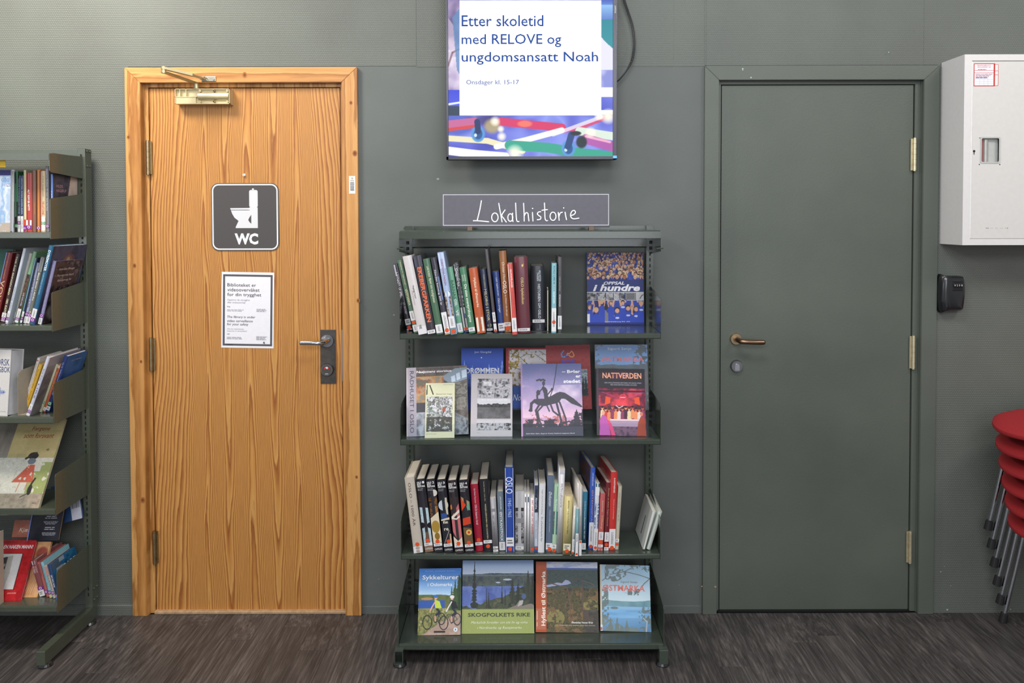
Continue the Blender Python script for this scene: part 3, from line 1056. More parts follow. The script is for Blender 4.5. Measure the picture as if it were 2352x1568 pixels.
# pale bundled cloth at one edge, green and white at the other
cv.mottle((cv.u < U(1056)) & (cv.v < V_(205)), ['#6a5a88', '#b9a8cc', '#e8def0', '#a08ab0', '#efe6f4'], 3, 12, oct=5)
cv.poly([(0, V_(40)), (U(1044), V_(60)), (U(1048), V_(110)), (U(1036), V_(125)), (0, V_(100))], '#d9c9dc', .6)
cv.line([(0, V_(150)), (U(1040), V_(120)), (U(1056), V_(112))], .012, '#7a5560', .7)
cv.poly([(U(1040), V_(40)), (U(1056), V_(20)), (U(1056), V_(170)), (U(1050), V_(160))], '#5a86b8', .8)
cv.grad(0, V_(205), U(1056), V_(245), '#3a48d8', '#5560e0')
cv.line([(0, V_(238)), (U(1056), V_(234))], .012, '#e8f0ff')
cv.rect(0, V_(242), U(1056), V_(265), '#2f4258')
cv.grad(U(1380), 0, 1, V_(12), '#3a56b8', '#5a86d0')
cv.grad(U(1380), V_(12), 1, V_(45), '#8fc0f0', '#5a80c8')
cv.grad(U(1380), V_(45), 1, V_(110), '#1f8898', '#2a94a0')
cv.poly([(U(1380), V_(85)), (U(1388), V_(95)), (1, V_(112)), (1, V_(185)), (U(1380), V_(190))], '#e6e4fa')
cv.mottle((cv.u > U(1380)) & (cv.v > V_(160)) & (cv.v < V_(200)), ['#8a92d8', '#e8ecff', '#5a68b8'], 4, 6)
cv.grad(U(1380), V_(200), 1, V_(225), '#fafafa', '#f2f4ff')
cv.mottle((cv.u > U(1380)) & (cv.v > V_(222)) & (cv.v < V_(252)), ['#7a82e0', '#4a58c8'], 4, 9)
cv.rect(U(1380), V_(252), 1, V_(262), '#ffffff')
low = cv.v > V_(264)
cv.mottle(low, ['#4a50b8', '#6a72d8', '#8f9cf0', '#5a6ac8'], 4, 21, oct=3)
L = lambda pts, w_, c, al=1: cv.line([(U(x), V_(y)) for x, y in pts], w_, c, al)
E = lambda x, y, rx, ry, c, al=1, so=0: cv.ell(U(x), V_(y), rx / 377, ry / 358, c, al, so)
E(1120, 275, 60, 14, '#3a2c58', .6, .8)
L([(1025, 285), (1090, 278)], .05, '#c86a9c'); L([(1030, 296), (1095, 288)], .02, '#d8484a')
L([(1150, 278), (1200, 283), (1290, 292)], .05, '#d8386a'); E(1205, 283, 20, 9, '#f07a6a', 1, .6)
L([(1290, 292), (1260, 305), (1330, 292), (1400, 265)], .028, '#e0406a', .85)
L([(1270, 308), (1380, 268)], .022, '#e8ecff', .8)
L([(1030, 316), (1120, 322), (1200, 345)], .035, '#efe8c0'); L([(1140, 335), (1200, 322), (1290, 298)], .035, '#fdf6f0')
L([(1028, 344), (1090, 352), (1160, 358)], .05, '#ffffff')
L([(1170, 332), (1260, 338), (1330, 350), (1407, 358)], .06, '#3aa890'); L([(1330, 300), (1407, 312)], .05, '#dceadc')
L([(1345, 318), (1407, 336)], .06, '#b85aa8', .9); L([(1345, 312), (1400, 325)], .015, '#f6b8d0', .9)
E(1130, 288, 22, 20, '#b8a878', .9, .7)
for (x, y) in ((1098, 306), (1305, 340)):
    E(x, y, 17, 20, '#5a9cd8', 1, .3); E(x, y, 11, 14, '#2a5a98', 1, .4); E(x - 6, y + 3, 4, 5, '#d8ecff', 1, .6)
L([(1096, 278), (1098, 300)], .035, '#26386a'); L([(1312, 308), (1304, 335)], .04, '#2a4a80'); E(1335, 325, 14, 16, '#1c2c28', .9, .5); E(1322, 305, 14, 6, '#2a3038', 1, .5)
for x, y, r in ((1137, 277, 13), (1150, 295, 9), (1356, 303, 14), (1396, 266, 20), (1375, 265, 12), (1182, 350, 22), (1152, 312, 12)):
    E(x, y, r, r, '#fffbe8', 1, 1.0)
xl, xr_, zb = -hx + bl, hx - br, bb
cv.build('screen', Frame((xl, -.0005, zb)), xr_ - xl, Z(0, YT) - tz0 - zb, tv, M_SCREEN)
ik = Ink(fr); ik.rect(xl, Z(0, YT) - tz0, xr_, 1.12 - bb, '#7a78d0'); ik.build('screen_top', tv, M_SCREEN)


def tvp(px, py):
    p = P(px, py, YT); return (p.x - tv.location.x, p.z - tz0)


ik = Ink(fr); ik.k = 3
ik.poly([tvp(1055.5, 265), tvp(1381, 265), tvp(1381, 1), tvp(1055.5, 1)], '#ffffff'); ik.build('slide_panel', tv, attr_mat('slide_white', emit=1.05))
for t_, x0_, x1_, y0_, y1_, col in (('Etter skoletid', 1060.5, 1248, 35, 61, '#1d4a9c'), ('med RELOVE og', 1060.5, 1289, 78, 109, '#1d4a9c'), ('ungdomsansatt Noah', 1060.5, 1373.5, 119, 149, '#1d4a9c'), ('Onsdager kl. 15-17', 1071, 1192, 183.5, 197, '#5a6cae')):
    a = tvp(x0_, y1_); b = tvp(x1_, y0_)
    text(t_, fr, (a[0] + b[0]) / 2, (a[1] + b[1]) / 2, b[0] - a[0], b[1] - a[1], col, tv, bold=.004, lift=.0008, m=light_ink(col))
a = tvp(1413, 22); text('SAMSUNG', Frame((a[0], -.003, a[1]), (0, 0, -1), (1, 0, 0)), 0, 0, 17 * sT, 3.2 * sT, '#d8d8dc', tv)
# cable
cb = BM()
for off in (0, .0055):
    pts = [P(x, y, -.028) + Vector((off * (1 if i < 8 else .3), 0, 0)) for i, (x, y) in enumerate(((1420, -60), (1428, -28), (1432, 0), (1440, 25), (1450, 55), (1455, 85), (1455, 110), (1450, 138), (1440, 160), (1428, 176), (1418, 186), (1400, 196)))]
    add_tube(cb, smooth_pts(pts, 5), .0024, 8)
tag(obj('power_cable', cb, mat('#1a1b20', .35), None, True), 'thin black cable looping out from behind the wall screen', 'cable')

# ---- white fire cabinet
YC = -.166
fc = thing_empty('hose_cabinet', P(2160, 563, 0), 'white metal wall cabinet with a small recessed grip, beside the painted door', 'cabinet')
bx = fc.location
M_WH = mat('#d6d3d1', .42, noise=.02, coat=.1)
M_WHD = mat('#cfccc8', .42, noise=.02, coat=.1)
cx0, cz0, cz1 = X(2213, YC, 345) - bx.x, Z(565, YC) - bx.z, Z(127, YC) - bx.z
cx1 = cx0 + .66
bm = BM()
T = .0016
add_box(bm, cx0, cx0 + T, YC + .02, 0, cz0, cz1); add_box(bm, cx1 - T, cx1, YC + .02, 0, cz0, cz1)
add_box(bm, cx0 + T, cx1 - T, YC + .02, -T, cz0, cz0 + T); add_box(bm, cx0 + T, cx1 - T, YC + .02, -T, cz1 - T, cz1); add_box(bm, cx0 + T, cx1 - T, -T, 0, cz0, cz1)
ex = X(2230, YC, 345) - bx.x; ez0 = Z(550.5, YC) - bx.z; ez1 = Z(141.5, YC) - bx.z
for a in ((cx0, ex, cz0, cz1), (cx1 - .023, cx1, cz0, cz1), (ex, cx1 - .023, cz0, ez0), (ex, cx1 - .023, ez1, cz1)):
    add_box(bm, a[0], a[1], YC, YC + .02, a[2], a[3])
obj('body', bm, M_WH, fc)
box('door_gap', ex, cx1 - .023, YC + .021, YC + .023, ez0, ez1, M_BLACK, fc)
g0, g1, h0, h1 = X(2252.5, YC, 345) - bx.x, X(2297.5, YC, 345) - bx.x, Z(376.5, YC) - bx.z, Z(317, YC) - bx.z
bm = BM(); yd = YC + .002; e_ = .0012
X0, X1, Z0, Z1 = ex + e_, cx1 - .023 - e_, ez0 + e_, ez1 - .002
for a in ((X0, g0, Z0, Z1), (g1, X1, Z0, Z1), (g0, g1, Z0, h0), (g0, g1, h1, Z1)):
    add_box(bm, a[0], a[1], yd, yd + .014, a[2], a[3])
dr = obj('cabinet_door', bm, M_WHD, fc)
bm = BM(); add_box(bm, X0 - .0008, X0 + .0022, yd - .0015, yd, Z0, Z1, .0005); obj('door_edge', bm, mat('#e9e8e6', .3), dr)
bm = BM(); M_GRIP = mat('#b6b7b3', .45, .0, .06)
q = .015
add_prism(bm, [(g0, yd + q), (g1, yd + q), (g1, yd), (g1 + .0001, yd), (g1 + .0001, yd + q + .001), (g0 - .0001, yd + q + .001), (g0 - .0001, yd)], 'z', h0, h1)
add_box(bm, g0, g1, yd, yd + q, h0, h0 + .001); add_box(bm, g0, g1, yd, yd + q, h1 - .001, h1)
gp = obj('grip_recess', bm, M_GRIP, fc)
bm = BM(); add_prism(bm, rrect(g0 - .001, h0 - .001, g1 + .001, h1 + .001, .007), 'y', yd - .002, yd + .001)
bmm = obj('tmp_rim', bm, M_GRIP)
bm2 = BM(); add_prism(bm2, rrect(g0 + .004, h0 + .004, g1 - .004, h1 - .004, .005), 'y', yd - .01, yd + .01); cut = obj('tmp_cut', bm2, M_GRIP)
md = bmm.modifiers.new('b', 'BOOLEAN'); md.object = cut; md.operation = 'DIFFERENCE'; md.solver = 'EXACT'
bpy.context.view_layer.update()
me = bpy.data.meshes.new_from_object(bmm.evaluated_get(bpy.context.evaluated_depsgraph_get()))
bpy.data.objects.remove(bmm); bpy.data.objects.remove(cut)
link('grip_rim', me, M_GRIP, fc)
box('red_stripe', g0 + .004, g0 + .0155, yd + q - .003, yd + q, h0 + .003, h1 - .003, mat('#a04448', .4), gp)
bm = BM(); add_tube(bm, [(g0 + .027, yd + q, h0 + .004), (g0 + .027, yd + q, h1 - .008)], .009, 20); obj('grip_roller', bm, mat('#aaa9a4', .3, .2), gp, True)
for px, py in ((2251, 316.5), (2296.5, 316), (2250, 377.5), (2297, 377.5)):
    p = P(px, py, YC); bm = BM(); add_disc(bm, (p.x - bx.x, p.z - bx.z), .0021, yd - .0008, yd, 10); obj('rivet', bm, M_DARK if px != 2251 else M_STEEL, fc)
p = P(2238, 347, YC); ik = Ink(Frame((p.x - bx.x, yd, p.z - bx.z)))
ik.disc(0, 0, .0045, '#2d2528'); ik.rect(-.0016, -.0125, .0016, 0, '#1d1b1c')
for k in range(14):
    if k % 3 != 2: ik.rect(.047 + k * .006, -.2855, .047 + k * .006 + (.004 if k in (0, 1, 13) else .0012), -.2835, '#5a5856')
ik.ribbon([(-.082, .018), (-.0835, -.005), (-.083, -.03)], .0006, '#9a9896')
ik.build('keyhole', fc)
# inspection label
p = P(2237, 198, YC); sC = SCL(YC)
fr = Frame((p.x - bx.x, yd, p.z - bx.z)); ik = Ink(fr)
ik.rect(47 * sC, 1 * sC, 56 * sC, 50 * sC, '#c8413c'); ik.rect(48.2 * sC, 2 * sC, 55 * sC, 49 * sC, '#e2dedc')
for v in (25.5, 34.5): ik.rect(47 * sC, v * sC, 56 * sC, (v + 1) * sC, '#c8413c')
ik.rect(0, 0, 48.5 * sC, 52 * sC, '#c23a38'); ik.rect(1.6 * sC, 1.8 * sC, 45 * sC, 50.2 * sC, '#e6e3ea')
for v in (30, 35.5): ik.rect(1.6 * sC, v * sC, 45 * sC, (v + .9) * sC, '#c23a38')
ik.rect(45 * sC, 1 * sC, 46 * sC, 51 * sC, '#c23a38')
for v in (6, 10.5, 15): ik.rect(3 * sC, v * sC, 44 * sC, (v + .4) * sC, '#b9bcc6')
for u in (13, 23, 32): ik.rect(u * sC, 2 * sC, (u + .4) * sC, 20 * sC, '#b9bcc6')
ik.lines(4 * sC, 21 * sC, 43 * sC, 28.5 * sC, 3, '#a86a78', .4, 2); ik.lines(9 * sC, 37 * sC, 36 * sC, 39.5 * sC, 1, '#c86a6a', .6, 4)
ik.lines(4 * sC, 18 * sC, 43 * sC, 21 * sC, 1, '#6a6a9a', .6, 3)
ik.build('inspection_label', fc)
text('BRANNSERVICE', fr, 23 * sC, 47.3 * sC, 30 * sC, 2.6 * sC, '#b86060', fc); text('ØSTLANDET AS', fr, 23 * sC, 43.6 * sC, 30 * sC, 2.6 * sC, '#b86060', fc)

# ---- key safe
yk = -.045
ks = thing_empty('key_safe', P(2177, 711, 0), 'black key safe with number wheels, fixed below the white cabinet', 'key safe')
b0 = ks.location
sk = SCL(-.02)
bm = BM()
kp = [(-27, 1), (-27, 77), (-12, 79), (20, 79), (26, 74), (28, 55), (28, 35), (25, 8), (20, 0), (-12, -1)]
kp = smooth_pts([(a * sk, b * sk) for a, b in kp], 3, True)
v0 = [bm.verts.new((a, 0, b)) for a, b in kp]; v1 = [bm.verts.new((a, -.03, b)) for a, b in kp]
v2 = [bm.verts.new((a * .86 + .001, -.043, .062 + (b - .062) * .9)) for a, b in kp]; v3 = [bm.verts.new((a * .6 + .002, -.047, .062 + (b - .062) * .7)) for a, b in kp]
n = len(kp)
for A, B in ((v0, v1), (v1, v2), (v2, v3)):
    for k in range(n): bm.faces.new((A[k], A[(k + 1) % n], B[(k + 1) % n], B[k]))
bm.faces.new(v3); bm.faces.new(list(reversed(v0)))
obj('shell', bm, mat('#17191c', .22, coat=.4), ks, True)
box('wheel_window', -5 * sk, 19 * sk, -.0485, -.045, 46 * sk, 70 * sk, mat('#0c0d0f', .35), ks, .0015)
for k in range(4):
    xx = (-1.5 + k * 5.2) * sk
    bm = BM(); add_tube(bm, [(xx - .0034, -.0475, 59 * sk), (xx + .0034, -.0475, 59 * sk)], .0075, 14)
    wv = obj('number_wheel', bm, mat('#2a2b2d', .4), ks)
    text('0258'[k], Frame((xx, -.0552, 59 * sk)), 0, 0, .004, .0065, '#d5d7da', wv)

# ================================================================== BOOK RACKS
YU, YF = -.08, -.30


def rack(label, xL, xR, lips, canopy, m, panels, foot_px, top_py, left_open, sides, deep):
    """xL, xR: where the uprights stand; lips: (top, bottom) rows in the frame, top to base"""
    t = empty('book_rack', ((xL + xR) / 2, YU, 0), label=label, cat='shelving')
    ox = t.location.x
    ups = []
    ztop = Z(top_py, YU)
    for sx in (xL, xR):
        bm = BM(); add_box(bm, sx - ox - .0145, sx - ox + .0145, 0, .047, .064, ztop, .001)
        u = obj('upright', bm, m, t); ups.append(u)
        ik = Ink(Frame((sx - ox, 0, 0)))
        z = .11
        while z < ztop - .03:
            ik.rect(-.0021, z, .0021, z + .0125, '#0c0d10'); z += .0222
        q = ik.build('slots', u, mat('#0a0b0e', .7)); q['kind'] = 'stuff'
    zs = []
    for k, (a, b) in enumerate(lips):
        Y = YF if not (deep and k == len(lips) - 1) else deep
        zt, zb = Z(a, Y), Z(b, Y)
        zs.append(zt)
        y = Y - YU
        bm = BM()
        g = (zt - zb)
        prof = [(-.004, zt), (y + .004, zt), (y + .001, zt - .0012), (y + .001, zt - .0035), (y - .0, zt - .0045), (y, zb + .003), (y + .002, zb), (y + .012, zb), (y + .012, zb + .0015), (y + .005, zt - .006), (y + .006, zt - .0035), (-.004, zt - .0035), (-.004, zt - .0035)][:-1]
        add_prism(bm, prof, 'x', xL - ox - .002, xR - ox + .002)
        sh = obj('shelf', bm, m, t)
        sh_y = Y
        # end plates
        pb, pf = panels[k]
        if pb:
            for side, sx in (('l', xL), ('r', xR)):
                if side == 'l' and not sides: continue
                x_ = sx - ox + (-.005 if side == 'l' else .003)
                hb, hf = Z(pb, YU, 1190) - zt, Z(pf, Y) - zt
                pts = [(.0, zb + .001), (y + .0, zb - .001), (y, zt + hf - .006), (y + .006, zt + hf), (0, zt + hb)]
                bm = BM(); add_prism(bm, pts, 'x', x_, x_ + .002); obj('end_plate', bm, m, t)
    # canopy
    a, b = canopy
    zt, zb = Z(a, YF), Z(b, YF); y = YF - YU
    bm = BM()
    prof = [(-.002, zt + .004), (y + .02, zt + .004), (y + .012, zt), (y, zt), (y, zb), (y + .002, zb), (y + .002, zt - .004), (y + .018, zt - .004), (-.002, zt)]
    add_prism(bm, prof, 'x', xL - ox - .004, xR - ox + .004)
    obj('canopy', bm, m, t)
    # feet
    for k, sx in enumerate((xL, xR)):
        f0, f1 = -.40 - YU, .035
        bm = BM()
        if left_open and k == 0:
            for q in ((-.015, -.0125, .016, .064), (.0125, .015, .016, .064)): add_box(bm, sx - ox + q[0], sx - ox + q[1], f0, f1, q[2], q[3])
            add_box(bm, sx - ox - .0125, sx - ox + .0125, f0, f1, .016, .0185); add_box(bm, sx - ox - .0125, sx - ox + .0125, f0, f1, .0615, .064)
            add_box(bm, sx - ox - .0125, sx - ox + .0125, f0 + .06, f0 + .063, .0185, .0615)
        else:
            add_box(bm, sx - ox - .015, sx - ox + .015, f0 + .003, f1, .016, .064)
            add_box(bm, sx - ox - .0155, sx - ox + .0155, f0, f0 + .003, .0155, .0645, .001)
        ft = obj('foot', bm, m, t)
        for yy in (f0 + .03, f1 - .03):
            bm = BM(); add_tube(bm, [(sx - ox, yy, .0), (sx - ox, yy, .003), (sx - ox, yy, .011), (sx - ox, yy, .017)], [.024, .024, .02, .012], 18)
            obj('levelling_pad', bm, mat('#1b1c1f', .25, coat=.4), ft, False)
    return t, zs, ox, zt


# central rack
xL, xR = X(941, YU, 1000), X(1492, YU, 1000)
RL, RL_z, RLox, RLtop = rack('dark green metal book rack standing between the two doors', xL, xR,
                      [(765.5, 778.5), (1009, 1022), (1272, 1284.5), (1478, 1492.5)], (532, 547.5), M_RACK,
                      [(657, 688), (893, 930), (1120, 1192), (1290, 1395)], None, 518.5, True, True, -.375)
ox = RLox
# cross bars at the back
bm = BM(); zA, zB = Z(549, YU), Z(569, YU)
add_prism(bm, [(.012, zA), (.012, zB), (-.006, zB), (-.008, zB + .002), (-.006, zB + .004), (.008, zB + .005), (.008, zA)], 'x', xL - ox + .0145, xR - ox - .0145)
obj('cross_bar', bm, M_RACK, RL)
bm = BM(); zA, zB = Z(519, YU), Z(531, YU)
add_box(bm, xL - ox + .014, xR - ox - .014, .02, .03, zB, zA); add_box(bm, xL - ox - .02, xL - ox + .01, .01, .02, zA - .012, zA - .004); add_box(bm, xR - ox - .01, xR - ox + .02, .01, .02, zA - .012, zA - .004)
obj('cross_bar', bm, M_RACK, RL)
bm = BM(); zA = .14
add_box(bm, xL - ox + .014, xR - ox - .014, .01, .03, .12, .16); obj('cross_bar', bm, M_RACK, RL)
for s_, sx in ((-1, xL), (1, xR)):      # hanging brackets of the canopy
    bm = BM(); a, b, c_ = Z(547, YF), Z(578, YF), Z(583, YU)
    y = YF - YU
    add_prism(bm, [(0, a), (y + .001, a), (y + .001, b + .004), (y + .01, b), (0, c_)], 'x', sx - ox + (-.005 if s_ < 0 else .003), sx - ox + (-.003 if s_ < 0 else .005))
    add_tube(bm, [(sx - ox + s_ * .012, y + .002, b + .012), (sx - ox - s_ * .012, y + .002, b + .010)], .003, 8)
    obj('canopy_bracket', bm, M_RACK, RL)

# rack beside the pine door, cut off by the frame
xR2 = X(195.5, YU, 900); xL2 = xR2 - .92
RK, RK_z, RKox, RKtop = rack('olive green metal book rack standing at the wall beside the pine door', xL2, xR2,
                      [(531, 546), (745, 758.5), (955, 970.5), (1166, 1181), (1389, 1404)], (350.5, 365), M_RACK2,
                      [(443, 453), (644, 669), (843, 878), (1037, 1088), (1248, 1309)], None, 339, False, True, None)
ox2 = RKox
y = YF - YU
bm = BM(); add_prism(bm, [(0, Z(357.5, YU)), (y, Z(349.5, YF)), (y, Z(389, YF)), (y + .01, Z(393, YF)), (0, Z(408, YU))], 'x', xR2 - ox2 + .003, xR2 - ox2 + .005)
obj('canopy_bracket', bm, M_RACK2, RK)
bm = BM(); add_box(bm, xL2 - ox2 + .014, xR2 - ox2 - .014, .004, .02, Z(357, YU), Z(341, YU)); obj('cross_bar', bm, M_RACK2, RK)
bm = BM(); add_box(bm, xL2 - ox2 + .014, xR2 - ox2 - .014, .01, .03, .12, .16); obj('cross_bar', bm, M_RACK2, RK)
for py in (345, 379, 1352, 1377):
    bm = BM()
    for yy in (.012, .034): add_tube(bm, [(.0145 + xR2 - ox2, yy, Z(py, YU)), (.0195 + xR2 - ox2, yy, Z(py, YU))], .004, 10)
    obj('bolts', bm, M_RACK2, RK)

# ---- chalk sign on the central rack
ys = -.262; ss = SCL(ys)
x0, x1, z0, z1 = X(1015.5, ys, 483), X(1400.5, ys, 483), Z(522.5, ys), Z(444, ys)
sg = thing_empty('shelf_sign', Vector(((x0 + x1) / 2, ys, z0)), 'dark grey chalkboard sign handlettered Lokalhistorie, on top of the central rack', 'sign')
W_, H_ = x1 - x0, z1 - z0
box('board', -W_ / 2, W_ / 2, 0, .006, 0, H_, mat('#5b5a63', .6, noise=.05), sg)
fr = Frame((0, 0, 0)); ik = Ink(fr)
a = 2.2 * ss; t_ = 1.1 * ss
ik.rect(-W_ / 2 + a, H_ - a - t_, W_ / 2 - a, H_ - a, '#dedde2'); ik.rect(-W_ / 2 + a, 5 * ss, W_ / 2 - a, 5 * ss + t_, '#dedde2')
ik.rect(-W_ / 2 + a, 5 * ss, -W_ / 2 + a + t_, H_ - a, '#dedde2'); ik.rect(W_ / 2 - a - t_, 5 * ss, W_ / 2 - a, H_ - a, '#dedde2')
ik.rect(-W_ / 2, 0, W_ / 2, 3.6 * ss, '#4a4950')
ik.build('chalk_border', sg)
ik = Ink(fr); ik.k = 6


def K(x, y):
    return ((x / 3.675 + 900 - 1208) * ss, (522.5 - (y / 3.675 + 420)) * ss)


def el(cx, cy, rx, ry, a0=0, a1=360, n=18):
    return [(cx + rx * math.cos(math.radians(a0 + (a1 - a0) * k / n)), cy + ry * math.sin(math.radians(a0 + (a1 - a0) * k / n))) for k in range(n + 1)]


strokes = [[(756, 150), (745, 215), (732, 270), (720, 318)], [(688, 318), (720, 318), (770, 322), (817, 327)], el(870, 290, 27, 37, -90, 275),
           [(903, 172), (912, 225), (922, 280), (930, 328)], [(956, 228), (928, 272), (945, 300), (966, 330)], el(1000, 292, 21, 32, -40, 330) , [(1019, 255), (1018, 295), (1023, 326)],
           [(1045, 170), (1048, 240), (1052, 305), (1060, 325), (1073, 325)], [(1112, 172), (1116, 250), (1117, 322)], [(1117, 280), (1132, 252), (1148, 258), (1153, 290), (1157, 321)],
           [(1187, 250), (1189, 290), (1191, 322)], [(1256, 244), (1238, 246), (1228, 262), (1242, 277), (1257, 288), (1252, 307), (1227, 311)],
           [(1288, 170), (1291, 250), (1293, 300), (1302, 318), (1314, 318)], [(1267, 232), (1290, 228), (1313, 226)], el(1360, 282, 25, 35, -100, 262),
           [(1404, 250), (1408, 285), (1412, 316)], [(1410, 285), (1420, 256), (1438, 248)], [(1462, 248), (1467, 280), (1474, 311)],
           [(1511, 277), (1535, 268), (1549, 250), (1540, 234), (1520, 240), (1508, 268), (1513, 292), (1535, 304), (1578, 298)]]
for st in strokes:
    pts = [K(*p) for p in (smooth_pts(st, 4) if len(st) < 12 else st)]
    ik.ribbon(pts, 2.4 * ss, '#f2f1f4')
    for e in (pts[0], pts[-1]): ik.disc(e[0], e[1], 1.15 * ss, '#f2f1f4', n=10)
for p in ((1188, 216), (1450, 212)): ik.disc(*K(*p), 1.5 * ss, '#f2f1f4', n=10)
ik.build('chalk_lettering', sg)
zc = RLtop + .004
for px in (1079.5, 1358):
    cx = X(px, ys, 526) - sg.location.x
    bm = BM(); zz = zc - z0
    add_box(bm, cx - .0085, cx + .0085, -.008, -.0015, zz, .004, .0006); add_box(bm, cx - .0085, cx + .0085, -.0015, .03, zz, -.0008)
    obj('sign_clip', bm, mat('#6b5648', .6, noise=.15), sg)

# ---- clear display risers
def riser(name, x0, x1, ya, za, yb, zb, label):
    t = empty(name, ((x0 + x1) / 2, YF, za), label=label, cat='display stand')
    w_ = (x1 - x0) / 2
    bm = BM(); add_prism(bm, [(ya - YF, 0), (ya - YF, .052), (ya - YF + .002, .052), (ya - YF + .002, .002), (yb - YF, .002), (yb - YF, 0)], 'x', -w_, w_)
    obj('lower_ledge', bm, M_CLEAR, t)
    h = zb - za
    bm = BM(); add_prism(bm, [(yb - YF, .0025), (yb - YF, h + .02), (yb - YF + .002, h + .02), (yb - YF + .002, h), (-.09 - YF, h), (-.09 - YF, h - .002), (yb - YF + .002, h - .002), (yb - YF + .002, .0025)], 'x', -w_, w_)
    obj('upper_ledge', bm, M_CLEAR, t)
    return t


z2 = RL_z[1]
zr2 = Z(942.5, -.15)
riser('display_riser', xL + .02, xR - .02, -.285, z2 + .0006, -.165, zr2, 'clear acrylic two-step book display stand on the second shelf of the central rack')
z4k = RK_z[3]
tt = empty('display_riser', (xR2 - .35, YF, z4k + .0006), label='clear acrylic ledge in front of the big beige picture book', cat='display stand')
bm = BM(); add_prism(bm, [(-.012, 0), (-.012, .20), (-.010, .20), (-.010, .002), (.02, .002), (.02, 0)], 'x', -.35, X(62, -.31, 1100) - tt.location.x)
obj('front_pane', bm, M_CLEAR, tt)

# ---- red chairs, stacked
M_RED = mat('#981a20', .75, noise=.1, bump=.3, scale=220)
LEGT = BM()


def chair_proto():
    t = empty('stacking_chair', (0, 0, 0), cat='chair')
    # upholstered seat: a padded shell, rounded in plan, its front edge turned down
    nu, nv = 18, 18
    bm = BM(); top = []; bot = []
    for i in range(nu + 1):
        a = -1 + 2 * i / nu; rt, rb = [], []
        for j in range(nv + 1):
            b = -1 + 2 * j / nv
            # square to rounded square
            k = (1 - 0.5 * (a * a) * .42) ; l = (1 - 0.5 * (b * b) * .42)
            x_ = a * l * (.225 if a > 0 else .325); y_ = b * k * .205
            edge = max(abs(a), abs(b))
            z = .474 + .018 * (a * .9) ** 2 * (1 if a > 0 else -1.7) + .012 * b * b
            rt.append(bm.verts.new((x_, y_, z + (.016 * (1 - edge ** 6)))))
            rb.append(bm.verts.new((x_ * .985, y_ * .985, z - .020 - .010 * (1 - edge ** 4))))
        top.append(rt); bot.append(rb)
    for i in range(nu):
        for j in range(nv):
            bm.faces.new((top[i][j], top[i + 1][j], top[i + 1][j + 1], top[i][j + 1]))
            bm.faces.new((bot[i][j], bot[i][j + 1], bot[i + 1][j + 1], bot[i + 1][j]))
    rim = [(i, 0) for i in range(nu)] + [(nu, j) for j in range(nv)] + [(i, nv) for i in range(nu, 0, -1)] + [(0, j) for j in range(nv, 0, -1)]
    for k in range(len(rim)):
        p, q = rim[k], rim[(k + 1) % len(rim)]
        bm.faces.new((top[p[0]][p[1]], top[q[0]][q[1]], bot[q[0]][q[1]], bot[p[0]][p[1]]))
    s_ = obj('seat', bm, M_RED, t, True)
    sd = s_.modifiers.new('s', 'SUBSURF'); sd.levels = 1; sd.render_levels = 1
    # backrest
    bm = BM(); f, r_ = [], []
    for i in range(13):
        a = -1 + 2 * i / 12; A, B = [], []
        for j in range(11):
            b = j / 10
            wy = .19 * (1 - .25 * abs(b - .45) ** 2 * 2) * a
            z = .60 + .23 * b - .02 * a * a
            x_ = .235 + .045 * b - .03 * a * a
            e_ = max(abs(a), abs(2 * b - 1)); th = .012 * (1 - e_ ** 6) + .004
            A.append(bm.verts.new((x_ - th, wy, z))); B.append(bm.verts.new((x_ + th, wy, z)))
        f.append(A); r_.append(B)
    for i in range(12):
        for j in range(10):
            bm.faces.new((f[i][j], f[i][j + 1], f[i + 1][j + 1], f[i + 1][j])); bm.faces.new((r_[i][j], r_[i + 1][j], r_[i + 1][j + 1], r_[i][j + 1]))
    rim = [(i, 0) for i in range(12)] + [(12, j) for j in range(10)] + [(i, 10) for i in range(12, 0, -1)] + [(0, j) for j in range(10, 0, -1)]
    for k in range(len(rim)):
        p, q = rim[k], rim[(k + 1) % len(rim)]
        bm.faces.new((f[p[0]][p[1]], f[q[0]][q[1]], r_[q[0]][q[1]], r_[p[0]][p[1]]))
    obj('backrest', bm, M_RED, t, True)
    bm = BM()
    for sy in (-1, 1):
        add_tube(bm, smooth_pts([(.06, sy * .15, .420), (.20, sy * .15, .422), (.243, sy * .145, .46), (.262, sy * .12, .62), (.275, sy * .12, .70)], 4), .0075, 8)
    add_tube(bm, [(-.12, -.15, .418), (-.12, .15, .418)], .008, 8); add_tube(bm, [(.12, -.15, .418), (.12, .15, .418)], .008, 8)
    obj('under_frame', bm, M_CHROME, t, True)
    for sx, sy in ((-1, -1), (-1, 1), (1, -1), (1, 1)):
        bm = BM()
        ft = (-.222 if sx < 0 else .235, sy * .243, .004); kn = (-.150 if sx < 0 else .16, sy * .218, .40)
        add_tube(bm, smooth_pts([ft, (ft[0] * .5 + kn[0] * .5, ft[1] * .5 + kn[1] * .5, .2), kn, (kn[0] * .95, kn[1] * .93, .418), (kn[0] * .8, kn[1] * .6, .418)], 5), .0085, 10)
        lg = obj('leg', bm, M_CHROME, t, True)
        d = (Vector(kn) - Vector(ft)).normalized()
        bm = BM(); add_tube(bm, [Vector((ft[0], ft[1], 0)), Vector(ft) + d * .030, Vector(ft) + d * .034], [.0155, .0135, .009], 14)
        obj('rubber_foot', bm, mat('#1b1b1d', .55), lg, False)
    return t


def dup(root):
    r = root.copy(); COL.objects.link(r)
    for ch in list(root.children):
        c = ch.copy(); COL.objects.link(c); c.parent = r
        for g in ch.children:
            d = g.copy(); COL.objects.link(d); d.parent = c
    return r


